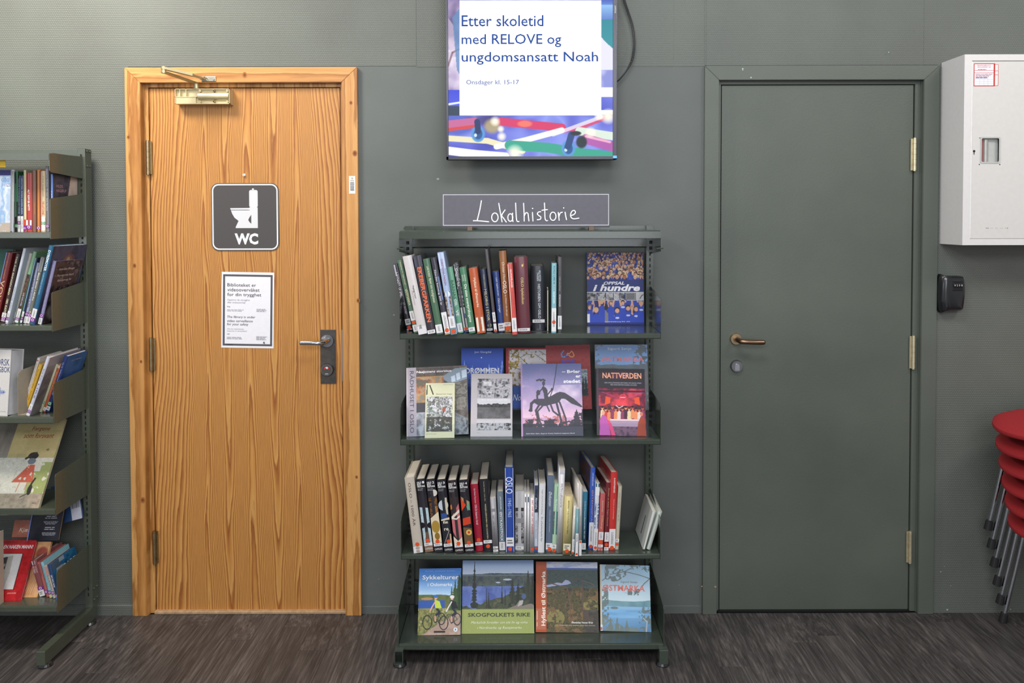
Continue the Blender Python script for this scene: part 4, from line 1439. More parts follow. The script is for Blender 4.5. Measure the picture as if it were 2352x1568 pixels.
ch0 = chair_proto()
bx_, by_ = X(2312, -.1, 1430) + .222, -.075 - .243
LAB = ['bottom red chair of the chrome-legged stack, its feet on the floor', 'red padded chair, second from the bottom of the stack', 'red padded chair, third from the bottom of the stack',
       'red padded chair, third from the top of the stack', 'red padded chair directly under the top one of the stack', 'top red padded chair of the chrome-legged stack']
for k in range(6):
    c = ch0 if k == 0 else dup(ch0)
    c.location = (bx_ - .0125 * k, by_, .0722 * k)
    c['label'] = LAB[k]; c['group'] = 'stacked red chairs'

# ================================================================== BOOKS
def book_mesh(W, D, H, hard, parent, cov, page, t=None):
    """x across the spine, y from the spine (0) inwards, z up"""
    t = t or (.0022 if hard else .0006)
    if W < .007: t = min(t, .0008)
    o = .003 if hard and W > .01 else .0004           # how far the boards stand proud of the pages
    h = W / 2
    r = min(.25 * W, .004) if hard else 0
    # C-shaped case: rounded back between two boards
    out = [(h, D), (h, r * .8)]
    n = 5
    out += [(h * math.cos(math.pi * k / n), r * .8 - (r + .0001) * math.sin(math.pi * k / n)) for k in range(1, n)] if r else []
    out += [(-h, r * .8), (-h, D)] if r else [(h, 0), (-h, 0), (-h, D)]
    if not r: out = [(h, D), (h, 0), (-h, 0), (-h, D)]
    bm = BM()
    inn = [(-h + t, D), (-h + t, t + (.0 if not r else r * .3)), (h - t, t + (.0 if not r else r * .3)), (h - t, D)]
    # build as quads strip: left board, spine, right board
    add_prism(bm, [(h, D), (h, r * .8), (h - t, r * .8 + t), (h - t, D)], 'z', 0, H)
    add_prism(bm, [(-h, r * .8), (-h, D), (-h + t, D), (-h + t, r * .8 + t)], 'z', 0, H)
    sp = ([(h, r * .8)] + [(h * math.cos(math.pi * k / n), r * .8 - r * math.sin(math.pi * k / n)) for k in range(1, n)] + [(-h, r * .8)]) if r else [(h, 0), (-h, 0)]
    add_prism(bm, sp + [(-h + t, r * .8 + t), (h - t, r * .8 + t)], 'z', 0, H)
    c = obj('cover', bm, cov, parent, True)
    bm = BM(); add_box(bm, -h + t + .0001, h - t - .0001, r * .8 + t, D - o, o, H - o)
    obj('pages', bm, page, parent)
    return r


COLL = {}
BOOKS = []


def ink_on(k):
    return k


def spine_book(unit, row, xb, yb, xt, yt, wpx, col, label, D=.165, hard=True, zs=None, dec=(), page=None, yaw=0.0, group=None, rough=.32, yoff=None, coat=.35):
    q = Q(xb, yb, zs)
    Y = min(max(q.y, -.335), -.225) if yoff is None else yoff
    b = P(xb, yb, Y); tp = P(xt, yt, Y)
    dx, dz = tp.x - b.x, tp.z - zs
    H = math.hypot(dx, dz); lean = math.atan2(dx, dz)
    W = wpx * SCL(Y) / max(.8, math.cos(lean)) * .96 if abs(lean) > .4 else wpx * SCL(Y) * .97
    lift = abs(math.sin(lean)) * W / 2 + .0004
    D = min(D, -Y - .008)
    t = empty('book', (b.x, Y, zs + lift), (0, lean, math.radians(yaw)), label, 'book', group)
    H -= lift
    r = book_mesh(W, D, H, hard, t, mat(col, rough, noise=.03, coat=coat), page or M_PAGE)
    ry = -.0002
    fr = Frame((0, ry, 0))
    ink = Ink(fr); lab = Ink(fr); dots = Ink(fr); lab.k = 12; dots.k = 20
    down = Frame((0, ry, 0), (0, 0, -1), (1, 0, 0)); upf = Frame((0, ry, 0), (0, 0, 1), (-1, 0, 0))
    w2 = W / 2 * .93
    for d in dec:
        k = d[0]
        if k == 't' or k == 'u':      # title reading down / up: string, z0, z1, height share of width, colour, [x shift], [bold]
            _, s, z0, z1, hh, c = d[:6]
            xs = d[6] if len(d) > 6 else 0; bo = d[7] if len(d) > 7 else .012
            sh = d[8] if len(d) > 8 else 0
            zc_ = (z0 + z1) / 2 * H
            f_ = down if k == 't' else upf
            text(s, f_, -zc_ if k == 't' else zc_, (xs * W) * (1 if k == 't' else -1), (z1 - z0) * H, hh * W, c, t, bold=bo, shear=sh)
        elif k == 'h':                # words across the spine
            _, s, zc_, wd, hh, c = d[:6]
            text(s, fr, (d[6] if len(d) > 6 else 0) * W, zc_ * H, wd * W, hh * W, c, t, bold=.02)
        elif k == 'b':                # band
            _, z0, z1, c = d[:4]; x0, x1 = (d[4], d[5]) if len(d) > 4 else (-1, 1)
            ink.rect(x0 * w2, z0 * H, x1 * w2, z1 * H, c)
        elif k == 'g':                # polygon in (x -1..1, z 0..1)
            ink.poly([(p[0] * w2, p[1] * H) for p in d[1]], d[2])
        elif k == 'e':
            ink.disc(d[1] * w2, d[2] * H, d[3] * W, d[4], d[5] * W if len(d) > 5 else None)
        elif k == 'L':                # call number label
            z0, z1 = d[1] * H, d[2] * H
            lab.rect(-w2, z0, w2, z1, '#dcdbdc' if len(d) < 4 else d[3])
            hh = z1 - z0
            if hh > W * 1.2: lab.lines(-w2 * .35, z0 + hh * .2, w2 * .5, z1 - hh * .15, max(3, int(hh / .0035)), '#6a6a70', .4, int(xb))
            else: lab.lines(-w2 * .7, z0 + hh * .25, w2 * .7, z1 - hh * .2, 2, '#6a6a70', .5, int(xb))
        elif k == 'd':                # shelf-mark dot
            rr_ = min(.0072, W * .38); dots.disc((d[2] if len(d) > 2 else 0) * W, d[1] * H, rr_, '#d9532f')
        elif k == 'o':                # purple or green library band with a ring
            z0, z1 = d[1] * H, d[2] * H; c = d[3] if len(d) > 3 else '#7c3a8c'
            dots.rect(-w2, z0, w2, z1, c); m_ = (z0 + z1) / 2; rr_ = min(.0048, W * .33)
            dots.disc(0, m_, rr_, '#e6d8ea'); dots.disc(0, m_, rr_ * .62, c)
        elif k == 'm':                # mottled picture strip on the spine
            _, z0, z1, cols, sd = d[:5]
            cv = Canvas(max(4, int(wpx)), max(4, int((z1 - z0) * H / SCL(Y))))
            cv.mottle(None, cols, 2.2, sd); cv.grain(.12, sd)
            cv.build('spine_picture', Frame((-w2, ry, z0 * H)), 2 * w2, (z1 - z0) * H, t, lift=.0003)
        elif k == 'R':                # what is printed on the cover towards the reader's right
            f_ = Frame((W / 2, r, 0), (0, 1, 0), (0, 0, 1)); d[1](f_, D - r, H, t)
        elif k == 'LF':
            f_ = Frame((-W / 2, D, 0), (0, -1, 0), (0, 0, 1)); d[1](f_, D - r, H, t)
    sp_ = ink.build('spine_print', t)
    if sp_ and len(ink.f) > 1: sp_['kind'] = 'stuff'
    lab.build('call_number_label', t); dots.build('shelf_mark', t)
    BOOKS.append(t)
    return t


G1 = 'books on the top shelf of the central rack'
G2 = 'books shown face out on the second shelf of the central rack'
G3 = 'books on the third shelf of the central rack'
G4 = 'books shown face out on the bottom shelf of the central rack'
z1, z2, z3, z4 = RL_z
L_ = lambda a, b, *c: ('L', a, b, *c)


def R1(*a, **k): return spine_book(RL, 1, *a[:7], 'a book', zs=z1, group=G1, **k) if False else None


T1 = 'on the top shelf of the central rack'
B1 = [
    (941, 757.5, 908.5, 605.5, 13.5, '#3a3640', 'dark slim book lettered white, outermost on the top shelf of the central rack',
     dict(dec=[('b', .82, .99, '#b9b9c8', -.9, .3), ('t', 'A DYNASTY OF SPIES', .50, .88, .42, '#e0dde4', -.18), ('t', 'VIV ANTHEY', .24, .42, .38, '#d8d4dc', 0), L_(.08, .17), ('b', 0, .02, '#b9b9c8'), ('d', .04)])),
    (956, 765.5, 917, 597, 11, '#50715c', 'slim green leaning book lettered ØSTMARKA in pale gold, on the central rack',
     dict(dec=[('t', 'SVERRE M. FJELSTAD', .66, .97, .34, '#cdbf94'), ('t', 'ØSTMARKA', .38, .60, .5, '#d8cb9c'), L_(.17, .30), ('d', .145), L_(.02, .11)])),
    (971.5, 769.5, 934, 587.3, 21.5, '#c9c3c2', 'tall cream white book with a small round emblem high on its spine',
     dict(dec=[('e', 0, .915, .17, '#58504e'), ('e', .1, .915, .09, '#a84a44'), ('t', 'Fargelegg Ynsnol', .46, .62, .22, '#4a4648'), ('t', 'Oslo kommune', .38, .56, .1, '#8a8688', -.2), ('b', .0, .10, '#d8d6d8'), ('t', '914.82', .07, .12, .3, '#3a3a40', -.1)])),
    (992, 770.5, 957.2, 587, 19.5, '#2e2c36', 'black book lettered EKEBERGPARKEN in big orange capitals',
     dict(dec=[('b', .86, .995, '#4a4a58'), ('t', 'EKEBERGPARKEN', .155, .855, .52, '#e0683c', 0, .03), ('b', .07, .135, '#9a4a42', -.35, .4), L_(.01, .055)])),
    (1011, 771, 978, 594, 16.5, '#46664e', 'dark green book with cream lettering beside the one lettered EKEBERGPARKEN',
     dict(dec=[('t', 'LARS ROEDE', .76, .90, .28, '#c9cba8'), ('t', 'Byen om muligheten', .42, .74, .42, '#c9cba8'), L_(.02, .13)])),
    (1028.5, 772, 994.5, 591.4, 13.5, '#35333f', 'dark purple book with pale print beside the pale blue one on the top shelf',
     dict(dec=[('b', .70, .95, '#8a96c8', -.2, .2), ('t', 'Norden kunning 200 år', .38, .84, .34, '#d8dbe8', -.15), ('b', .45, .75, '#6a84b8', .4, .75), ('b', 0, .2, '#b99a78'), L_(.02, .29), ('d', .055)])),
    (1042.6, 770, 1011, 579, 15, '#9fb0d0', 'pale blue book with a dark snow scene low on its spine, on the top shelf',
     dict(dec=[('b', .80, .99, '#b9c6de'), ('t', 'CHRISTIANIA-PAKKEN', .60, .92, .34, '#8a5a78'), ('m', .22, .52, ['#3a3438', '#7a6a5e', '#b9a898', '#4a4448'], 8), ('e', .1, .49, .38, '#dde4ea', .5), L_(.08, .22), ('b', 0, .08, '#6a8a92'), ('d', .04)])),
    (1058.4, 757.5, 1032.7, 613, 12.8, '#6c9f83', 'light green book lettered OSLOVE with a blue heart',
     dict(dec=[('t', 'BARNAS', .52, .80, .5, '#2f5f46'), ('t', 'OSL', .41, .51, .5, '#e6eae6'), ('e', 0, .375, .22, '#1f5fa8', .3), ('t', 'VE', .26, .35, .5, '#e6eae6'), L_(.02, .15)], yoff=-.30)),
    (1071.6, 764, 1046, 603, 11, '#4a484c', 'mottled grey and white book with a broad white foot, on the top shelf',
     dict(dec=[('m', .38, .98, ['#2e2c30', '#8a8a90', '#4c4a4e', '#c9c9cc'], 31), ('t', 'Gamarka', .66, .92, .5, '#e2e2e6'), ('b', .03, .36, '#d6d4d2'), ('b', .20, .27, '#4a6ab8', .2, .9), ('t', 'REISEN', .12, .22, .3, '#4a4a52'), ('b', 0, .02, '#3a5a9a'), ('d', .055)])),
    (1085, 766.4, 1062, 613.8, 15.8, '#47795a', 'green book with big white serif title, beside the orange one on the top shelf',
     dict(dec=[('t', 'ANDREAS', .79, .89, .2, '#c9d8c4', .15), ('t', 'GRAVDAL', .79, .89, .2, '#c9d8c4', -.18), ('t', 'De siste eventyrskogene', .17, .74, .5, '#e2ead8', -.03), L_(.03, .09)])),
    (1105.6, 766.4, 1085.7, 615.5, 20, '#b0522a', 'rust orange book lettered Hyllest til Østmarka, standing spine out on the top shelf',
     dict(dec=[('t', 'Hyllest til Østmarka', .40, .85, .36, '#f0d8c0'), ('b', .0, .28, '#a8603e'), ('b', .03, .245, '#ddd3c6', -.9, .9), ('t', 'Hyllest 914.8', .07, .22, .2, '#6a5a50', .1)])),
    (1125.5, 761.4, 1109, 618, 15, '#34425e', 'navy book lettered MILORG I STOR with a red dot and an emblem',
     dict(dec=[('t', 'TORE LUNDE', .70, .92, .22, '#c9bf98'), ('t', 'MILORG I STOR', .17, .68, .42, '#e0d8a8'), ('e', 0, .16, .24, '#c8463e', .24), ('e', .1, .095, .3, '#c9c4a4'), ('e', .1, .095, .2, '#6a6c58'), L_(.01, .045)])),
    (1138.8, 764.7, 1117, 571.5, 7.5, '#4a474c', 'very tall thin charcoal book reaching above the others on the top shelf',
     dict(dec=[('b', .02, .245, '#dadadc'), ('b', .11, .13, '#5a4a4a'), ('t', 'HISTORIE', .16, .23, .3, '#55555a'), ('d', .03)], D=.2)),
    (1152.9, 763, 1138, 623.7, 15.5, '#27407c', 'blue book with white script title, beside the tall brown one',
     dict(dec=[('t', 'LEIF GJERLAND', .60, .90, .24, '#c4cde2'), ('t', 'Oslos årringer', .32, .56, .4, '#d8dcea', 0, 0, .3), L_(.02, .145), ('b', 0, .0, '#27407c')])),
    (1167, 763, 1153.7, 575.6, 17, '#8d5a30', 'tall brown book lettered OSLO in white, on the top shelf',
     dict(dec=[('t', 'Christian Olsen', .63, .86, .34, '#ecdcc8', 0, 0, .3), ('t', 'OSLO', .475, .63, .5, '#f2ebe2'), ('t', 'da Wildens ville ikke gav', .195, .46, .24, '#e6d8c4'), L_(.07, .12), ('b', .0, .065, '#b8875a', -.5, .9), ('d', .05)], D=.2)),
    (1182.7, 772, 1171, 604.7, 12, '#c9504a', 'slim coral red book standing beside the maroon one on the top shelf',
     dict(dec=[('b', .04, .99, '#d9cfc2', -1, -.7), ('t', 'OSLOFORTELLINGER', .66, .92, .34, '#f0e2dc', .08), ('t', 'Festskrift Oslo', .3, .6, .24, '#b8403c', .08), L_(.04, .235)])),
    (1203.5, 765.5, 1196, 589.5, 31, '#5e2430', 'thick maroon book lettered OSLO byleksikon in gold',
     dict(dec=[('t', 'OSLO byleksikon', .38, .73, .26, '#d9bf78'), ('e', .1, .90, .15, '#b99a5c', .2), ('e', .0, .90, .09, '#5e2430', .13), ('e', .2, .885, .06, '#d9bf78', .1), ('L', .025, .065)], D=.21)),
    (1237.5, 759.7, 1234.7, 610.5, 31, '#20222c', 'thick black book lettered HISTORIEN OM OSLO in white',
     dict(dec=[('t', 'NILS PETTER', .76, .93, .15, '#c9ccd4', .16), ('t', 'THUESEN', .77, .90, .15, '#c9ccd4', .0), ('t', 'HISTORIEN OM OSLO', .19, .72, .2, '#d8dbe2', .08), ('L', .125, .175), ('t', 'aschehoug', .03, .10, .12, '#8a90b0', .1)], D=.18)),
    (1272, 764.5, 1273, 604, 11.5, '#7fb4bf', 'light turquoise book beside the small metal bookend on the top shelf',
     dict(dec=[('t', 'ROALD LARS ANTON', .60, .96, .3, '#3a5a66'), ('t', 'AKTOR OG DEMONER', .42, .70, .34, '#e6f0f2'), ('b', .36, .41, '#a84a4a', -.4, .4), L_(.02, .355), ('d', .155)], D=.19)),
    (1285.5, 763, 1286, 590, 10, '#4c494c', 'dark grey book, the last of the spine-out row on the top shelf',
     dict(dec=[('t', 'IVER SAUSTAD', .55, .74, .3, '#9a9a9e'), ('t', 'BYDRONAALER', .34, .50, .38, '#d0d0d4'), L_(.04, .22)], D=.19)),
]
for b in B1:
    k = dict(b[7]); spine_book(RL, 1, b[0], b[1], b[2], b[3], b[4], b[5], b[6], zs=z1, group=G1, **k)

# bookends
q = P(1263, 762, -.25)
be = empty('bookend', (P(1258, 762, -.25).x, -.25, z1), label='small black metal bookend with a cream edge behind the thick black book', cat='bookend')
s_ = SCL(-.25)
bm = BM(); bx0 = -3 * s_
add_prism(bm, [(0, 0), (.12, 0), (.12, .15), (.02, .158), (0, .15)], 'x', -.0008, .0008); add_box(bm, -.06, -.0008, .0, .1, 0, .0012)
obj('bookend_plate', bm, mat('#26262b', .4), be)
bm = BM(); add_tube(bm, [(.0, -.0008, .0015), (.0, -.0008, .148), (0, .02, .157), (0, .1, .15)], .0022, 8); obj('edge_trim', bm, mat('#cfc8b4', .5), be)

T3 = 'third shelf of the central rack'
SET = lambda n, dec: [('b', .775, .995, '#26242a')] + dec + [('h', 'OSLO', .955, .5, .22, '#e8e6e6', -.18), ('h', n, .955, .2, .26, '#e8e6e6', .28), ('h', 'BYS', .927, .4, .2, '#e8e6e6', -.22), ('h', 'HISTORIE', .902, .84, .2, '#e8e6e6'), ('h', 'Byen under', .868, .6, .1, '#b9b6b9', -.1), ('h', 'Eikeberg', .85, .5, .1, '#b9b6b9', -.15),
                           ('L', .085, .125), ('h', 'CAPPELEN', .045, .84, .2, '#c9c6c4')]
B3 = [
    (961, 1270.5, 939.5, 1096.8, 23, '#bdb3a6', 'thick beige book lettered OSLO – 1000 ÅR, first on the ' + T3,
     dict(dec=[('t', 'OSLO – 1000 ÅR', .36, .935, .34, '#5a4648', -.02, 0), ('b', .0, .085, '#dcdade'), ('d', .115), ('h', 'OSLO 914', .065, .5, .1, '#55555a'), ('h', 'Oslo', .025, .4, .12, '#66666c')], D=.22)),
    (986, 1268, 965, 1100, 21.5, '#2b2930', 'volume numbered 1 of the black picture-spined history set, with a glass goblet',
     dict(dec=SET('1', [('m', .0, .62, ['#a9c0ca', '#b9ccd2', '#8fa9b4'], 3), ('g', [(-1, .62), (1, .60), (1, .78), (-1, .78)], '#2b2930'), ('e', -.9, .37, .33, '#221f24'), ('e', 1.0, .36, .33, '#221f24'), ('g', [(-.6, .1), (.5, .1), (.4, .28), (-.3, .27)], '#6a5244'), ('b', 0, .08, '#8a6a58'), ('d', .155)]), D=.19)),
    (1008, 1269, 988, 1100, 21.5, '#2b2930', 'volume numbered 2 of the black picture-spined history set, with gilt ornament',
     dict(dec=SET('2', [('e', .45, .81, .38, '#cfc8c0'), ('m', .45, .75, ['#2a2420', '#8a5a34', '#3a2a20', '#b07a4c'], 5), ('g', [(-1, .13), (1, .13), (1, .55), (-1, .47)], '#d8cbb0'), ('e', 0, .35, .45, '#a5853c', .7), ('e', .1, .22, .28, '#8a6c30', .4), ('b', 0, .08, '#2b2930'), ('d', .15)]), D=.19)),
    (1031, 1270, 1012.8, 1101, 21.5, '#23252c', 'volume numbered 3 of the black picture-spined history set, with painted letters',
     dict(dec=SET('3', [('e', -.1, .65, .55, '#b9c4cc', .6), ('b', .52, .75, '#c9bda8', .4, .85), ('b', .47, .54, '#33508c', -.9, .5), ('g', [(-1, .46), (1, .48), (1, .45), (-1, .44)], '#d8c8a8'), ('h', 'fæ', .42, .55, .32, '#d8d0c0'), ('h', 're', .32, .5, .28, '#d8d0c0'), ('g', [(.5, .12), (1, .12), (1, .25), (.7, .26)], '#c8a890'), ('g', [(-.9, .12), (-.8, .12), (.7, .3), (.65, .31)], '#b8b0a8'), ('d', .155, .1)]), D=.19)),
    (1055.5, 1271.5, 1037.8, 1103, 21.5, '#33292c', 'volume numbered 5 of the black picture-spined history set, with a pink pennant',
     dict(dec=SET('5', [('g', [(-1, .5), (1, .68), (1, .22), (-.1, .18), (-1, .3)], '#c06a70'), ('g', [(-1, .47), (1, .56), (1, .60), (-1, .51)], '#ddd2c4'), ('g', [(-1, .5), (.1, .48), (1, .52), (1, .49), (.1, .46), (-1, .48)], '#e2d8c8'), ('g', [(-1, .1), (1, .1), (1, .22), (0, .17), (-1, .24)], '#d8cbb8'), ('g', [(-1, .6), (-.6, .62), (-.7, .68), (-1, .66)], '#c8742c'), ('d', .135)]), D=.19)),
    (1079, 1271, 1063.7, 1102, 21.5, '#26242a', 'volume numbered 4 of the black picture-spined history set, with a red star',
     dict(dec=SET('4', [('g', [(-1, .78), (1, .70), (1, .58), (0, .62)], '#a88a68'), ('g', [(-1, .76), (.1, .66), (-1, .58)], '#d04428'), ('g', [(.2, .64), (1, .70), (1, .6), (.4, .58)], '#6a9a80'), ('g', [(-.9, .48), (.9, .50), (.9, .40), (-1, .38)], '#c8442c'), ('g', [(-1, .12), (1, .12), (1, .34), (-1, .36)], '#6a543c'), ('e', .25, .285, .32, '#d8b060', .32), ('e', .25, .285, .14, '#c0442c'), ('d', .145)]), D=.19)),
    (1101.5, 1266, 1088.8, 1112, 18.5, '#a01c34', 'crimson book beside the numbered history set',
     dict(dec=[('t', 'Ola Weibe Thommen', .72, .94, .17, '#e8c8cc'), ('t', 'OSLOs historie i krull', .40, .70, .26, '#ecc8cc'), ('d', .17), L_(.09, .135)], D=.15)),
    (1122, 1267, 1110.3, 1100.4, 21.5, '#1f2026', 'black book with small gold lettering, beside the crimson one',
     dict(dec=[('t', 'Hardby Møller i Oslo Øst', .70, .97, .12, '#b9ac84'), ('t', 'MISKJELLBERGTEN VED KUNSTEN', .18, .66, .18, '#c9bc90'), L_(.115, .16), ('d', .075)], D=.22)),
    (1138.8, 1267, 1131.6, 1143, 12.5, '#a3a1a6', 'short pale grey booklet beside the black gold-lettered book',
     dict(dec=[('b', .75, .80, '#8a888c'), ('t', 'KJETTARS EVERKVAD', .28, .68, .36, '#66646a', -.1), L_(.06, .10), L_(.0, .045)], hard=False, D=.2)),
    (1154, 1264.6, 1148.6, 1129, 15, '#6c7a84', 'blue-grey book lettered ØSTKANTFOLK in white',
     dict(dec=[('t', 'JAN BORGER', .70, .92, .25, '#d5dce0'), ('t', 'ØSTKANTFOLK', .16, .66, .42, '#dfe4e6'), L_(.01, .15)], D=.15)),
    (1171.8, 1267, 1169.2, 1072.7, 20.5, '#27479c', 'tall royal blue book lettered OSLO 1945–1965',
     dict(dec=[('t', 'OSLO', .69, .885, .78, '#f0f0f4', -.02, .0), ('t', '1945–1965', .41, .63, .42, '#9fb4e0'), ('b', .0, .99, '#d8dae4', -1, -.88), ('b', .0, .99, '#d8dae4', .9, 1), L_(.065, .17), ('d', .035)], D=.22)),
    (1193.4, 1264, 1193.4, 1127, 21.5, '#b5b4b6', 'thick grey book with black and white photographs down its spine',
     dict(dec=[('b', .72, .99, '#bdbcbe'), ('b', .66, .72, '#3a3a3c'), ('m', .12, .64, ['#3c3a3c', '#8f8e90', '#5c5a5c', '#b9b8ba', '#4a484a'], 14), ('b', .46, .54, '#8a888a'), L_(.02, .07)], D=.2)),
    (1206.4, 1267, 1207, 1134, 5.6, '#dedde0', 'thin white booklet directly beside the grey photograph-spined book', dict(dec=[('b', .86, .95, '#5a7a8a', -.5, .5)], hard=False)),
    (1213.4, 1267, 1213.8, 1134, 6, '#d8d7da', 'thin white booklet, second beside the grey photograph-spined book', dict(dec=[('b', .86, .95, '#4a5a6a', -.5, .5), ('b', .15, .16, '#8a8a90')], hard=False)),
    (1222, 1269, 1222.7, 1143, 9.4, '#dfdcde', 'white book with a red title DET VAR HER DET SKJEDDE',
     dict(dec=[('t', 'DET VAR HER DET SKJEDDE', .34, .96, .5, '#c03a3c'), ('d', .065)], hard=False)),
    (1231.2, 1267, 1232, 1111, 8.4, '#c9d0de', 'slim white book with a dark photograph on the upper half of its spine',
     dict(dec=[('m', .58, .98, ['#22242e', '#3c4a66', '#2a2c38'], 4), ('t', 'Akerselva', .63, .80, .5, '#dfe4ee'), ('t', 'Det 21 Akerselva', .2, .46, .34, '#8a92a8'), ('b', 0, .08, '#3a5a9a'), ('d', .055)])),
    (1242.8, 1269, 1245.9, 1111, 15.2, '#d9dade', 'white book with thin grey title, beside the blue-grey tall one',
     dict(dec=[('t', 'Ingar Kornrud Kolding', .56, .92, .2, '#8a8a92'), ('t', 'En arbeiderbydel flyr', .16, .52, .34, '#74747c', 0, 0)], D=.18)),
    (1260.6, 1267, 1265.3, 1092, 16.6, '#5f6e84', 'tall slate blue book lettered Østkanten in script',
     dict(dec=[('t', 'Østkanten', .60, .79, .44, '#dfe4ea', 0, 0, .3), ('t', 'Historien om byen som ble borte', .26, .55, .16, '#c0c8d4'), ('L', .03, .115), ('d', .035, .1)], D=.23)),
    (1272.6, 1267, 1278.7, 1112, 11, '#a9c9a9', 'pale green and teal book beside the slate blue one',
     dict(dec=[('b', .25, .97, '#2f7f78', -.35, .6), ('t', 'Aker Avenue', .62, .78, .34, '#e6f2ea', .08), ('m', .26, .60, ['#2f7f78', '#6a4a4a', '#3a8a98'], 7), L_(.05, .11), ('d', .02)], D=.16)),
    (1285, 1270, 1291.8, 1078, 12.5, '#d5d4d8', 'tall white book lettered Hellerudhistorie',
     dict(dec=[('b', .95, 1, '#c4c3c8'), ('t', 'Hellerudhistorie', .55, .83, .42, '#6c6c74', 0, 0), ('t', '9483.1', .14, .24, .26, '#7c7c84')], hard=False, D=.22)),
    (1301.5, 1274, 1307, 1139.6, 18.5, '#cfc083', 'pale yellow paperback with a small black title',
     dict(dec=[('t', 'SKOGVALD IN ROTHUNGEN FYHN HELD', .36, .93, .2, '#4a4634'), ('L', .07, .19, '#d8d2b4'), ('d', .065)], hard=False, D=.16, page=mat('#b5a384', .8, 0, .08))),
    (1315.6, 1274, 1321, 1161, 6, '#d2cdc4', 'thin cream booklet next to the pale yellow paperback', dict(dec=[L_(.05, .32), ('d', .045)], hard=False)),
    (1324.2, 1277, 1327, 1168, 7, '#6f9aa2', 'short thin teal booklet with a red-dotted label', dict(dec=[('b', .0, .48, '#dcdcde'), ('t', 'LOKAL', .3, .44, .4, '#3a3a40'), ('d', .045)], hard=False)),
    (1332.6, 1276, 1334.8, 1116.4, 6.5, '#bcb4ae', 'thin cream book with a plain front cover turned towards the taller neighbours',
     dict(dec=[('t', 'Registrer i det som ble', .28, .58, .3, '#8a8480'), ('b', .0, .22, '#dcdcde'), ('d', .2)], D=.22, hard=False, yaw=5)),
    (1340.4, 1264.6, 1345, 1129, 10.4, '#2f7392', 'teal blue book between the cream cover and the royal blue one',
     dict(dec=[('t', 'Brynseld fakta 1931-2011', .2, .56, .34, '#cfe0e8'), ('t', 'Skullerud Hovedbø', .56, .84, .24, '#9fc4d4'), L_(.02, .13)], hard=False, D=.2, yaw=3)),
    (1356.4, 1261, 1362.7, 1074.5, 11.2, '#3459b4', 'tall royal blue book lettered ØSTENSJØVANNET in copper',
     dict(dec=[('t', 'LARS BREDES AARS', .78, .94, .22, '#cfd8f0'), ('t', 'ØSTENSJØVAI', .33, .73, .42, '#c99a94', 0, 0), L_(.04, .33), ('d', .035),
               ('LF', lambda f, w, h, t: pic_quick('cover_picture', f, w, h, t, ['#2a3f78', '#3c3a50', '#6a4030', '#2c4a8c'], 3, 17))], D=.22, yaw=6)),
    (1367.2, 1263.8, 1373.2, 1110, 10, '#cfd4de', 'book with a blue and white snow picture spine beside the tall royal blue one',
     dict(dec=[('b', .95, 1, '#2c5a5a'), ('b', .82, .94, '#dcdcde'), ('m', .33, .70, ['#3a5a9a', '#9fb0cc', '#2c4478', '#d8dde8'], 9), L_(.02, .32), ('d', .04)], yaw=4)),
    (1378.6, 1264.6, 1385.6, 1134, 12.4, '#b85e5c', 'salmon pink book with gold script title', dict(dec=[('t', 'Strand Christer', .68, .88, .2, '#e8c0a4'), ('t', 'Villbørg', .38, .62, .44, '#e0b078', 0, 0, .3), L_(.19, .33), ('d', .15), L_(.06, .11), ('b', 0, .04, '#c48a88')], yaw=4)),
    (1392.2, 1263.8, 1399, 1109, 11.4, '#6a2028', 'maroon book with small gold lettering between the salmon and the bright red ones',
     dict(dec=[('t', 'Annaler av Asker Sogns Historie', .36, .93, .3, '#c09a70'), L_(.13, .27), ('d', .085), L_(.0, .05)], D=.2, yaw=6)),
    (1405, 1263.8, 1411.7, 1085, 16, '#c1332f', 'tall bright red book with a yellow capital title',
     dict(dec=[('t', 'KUNSTNERNES', .74, .93, .24, '#f0d8d0', .05), ('t', 'Historien om ny Kolonihage', .40, .66, .16, '#e8b8b0', .05), L_(.03, .275), ('d', .035)], D=.22, yaw=6)),
    (1416.4, 1262, 1424.6, 1116.4, 9.6, '#bfb6a2', 'beige book, the last upright one of the row on the third shelf',
     dict(dec=[('t', 'Oslos mynter før og nå', .46, .9, .32, '#7a7464', 0, 0), ('b', .0, .99, '#a39a86', -1, -.86), L_(.12, .17), ('d', .085)], yaw=3)),
    (1479.5, 1264, 1503.5, 1174, 7.5, '#b3b7b2', 'thin silver grey booklet leaning against the end plate, its cover towards the row',
     dict(dec=[('b', .02, .98, '#cfd2ce', -.9, .2), ('LF', lambda f, w, h, t: pale_cover(f, w, h, t))], D=.185, hard=False, rough=.4, yoff=-.27)),
    (1489.5, 1264, 1517.5, 1174.5, 9.5, '#b9c0b8', 'pale grey-green book leaning outermost against the end plate of the third shelf',
     dict(dec=[('b', .02, .98, '#d3d8d2', -.7, .0)], D=.2, rough=.4, yoff=-.268)),
]


def pic_quick(name, f, w, h, t, cols, c, sd, m=None):
    cv = Canvas(max(6, int(w * 300)), max(6, int(h * 300))); cv.mottle(None, cols, c, sd)
    return cv.build(name, f, w, h, t, m)


def pale_cover(f, w, h, t):
    ik = Ink(f)
    ik.rect(.002, .002, w - .002, h - .002, '#b9bdba')
    ik.poly([(w * .50, h * .18), (w * .56, h * .18), (w * .56, h * .66), (w * .50, h * .66)], '#5a5260')
    ik.build('cover_print', t)


for b in B3:
    k = dict(b[7]); spine_book(RL, 3, b[0], b[1], b[2], b[3], b[4], b[5], b[6], zs=z3, group=G3, **k)


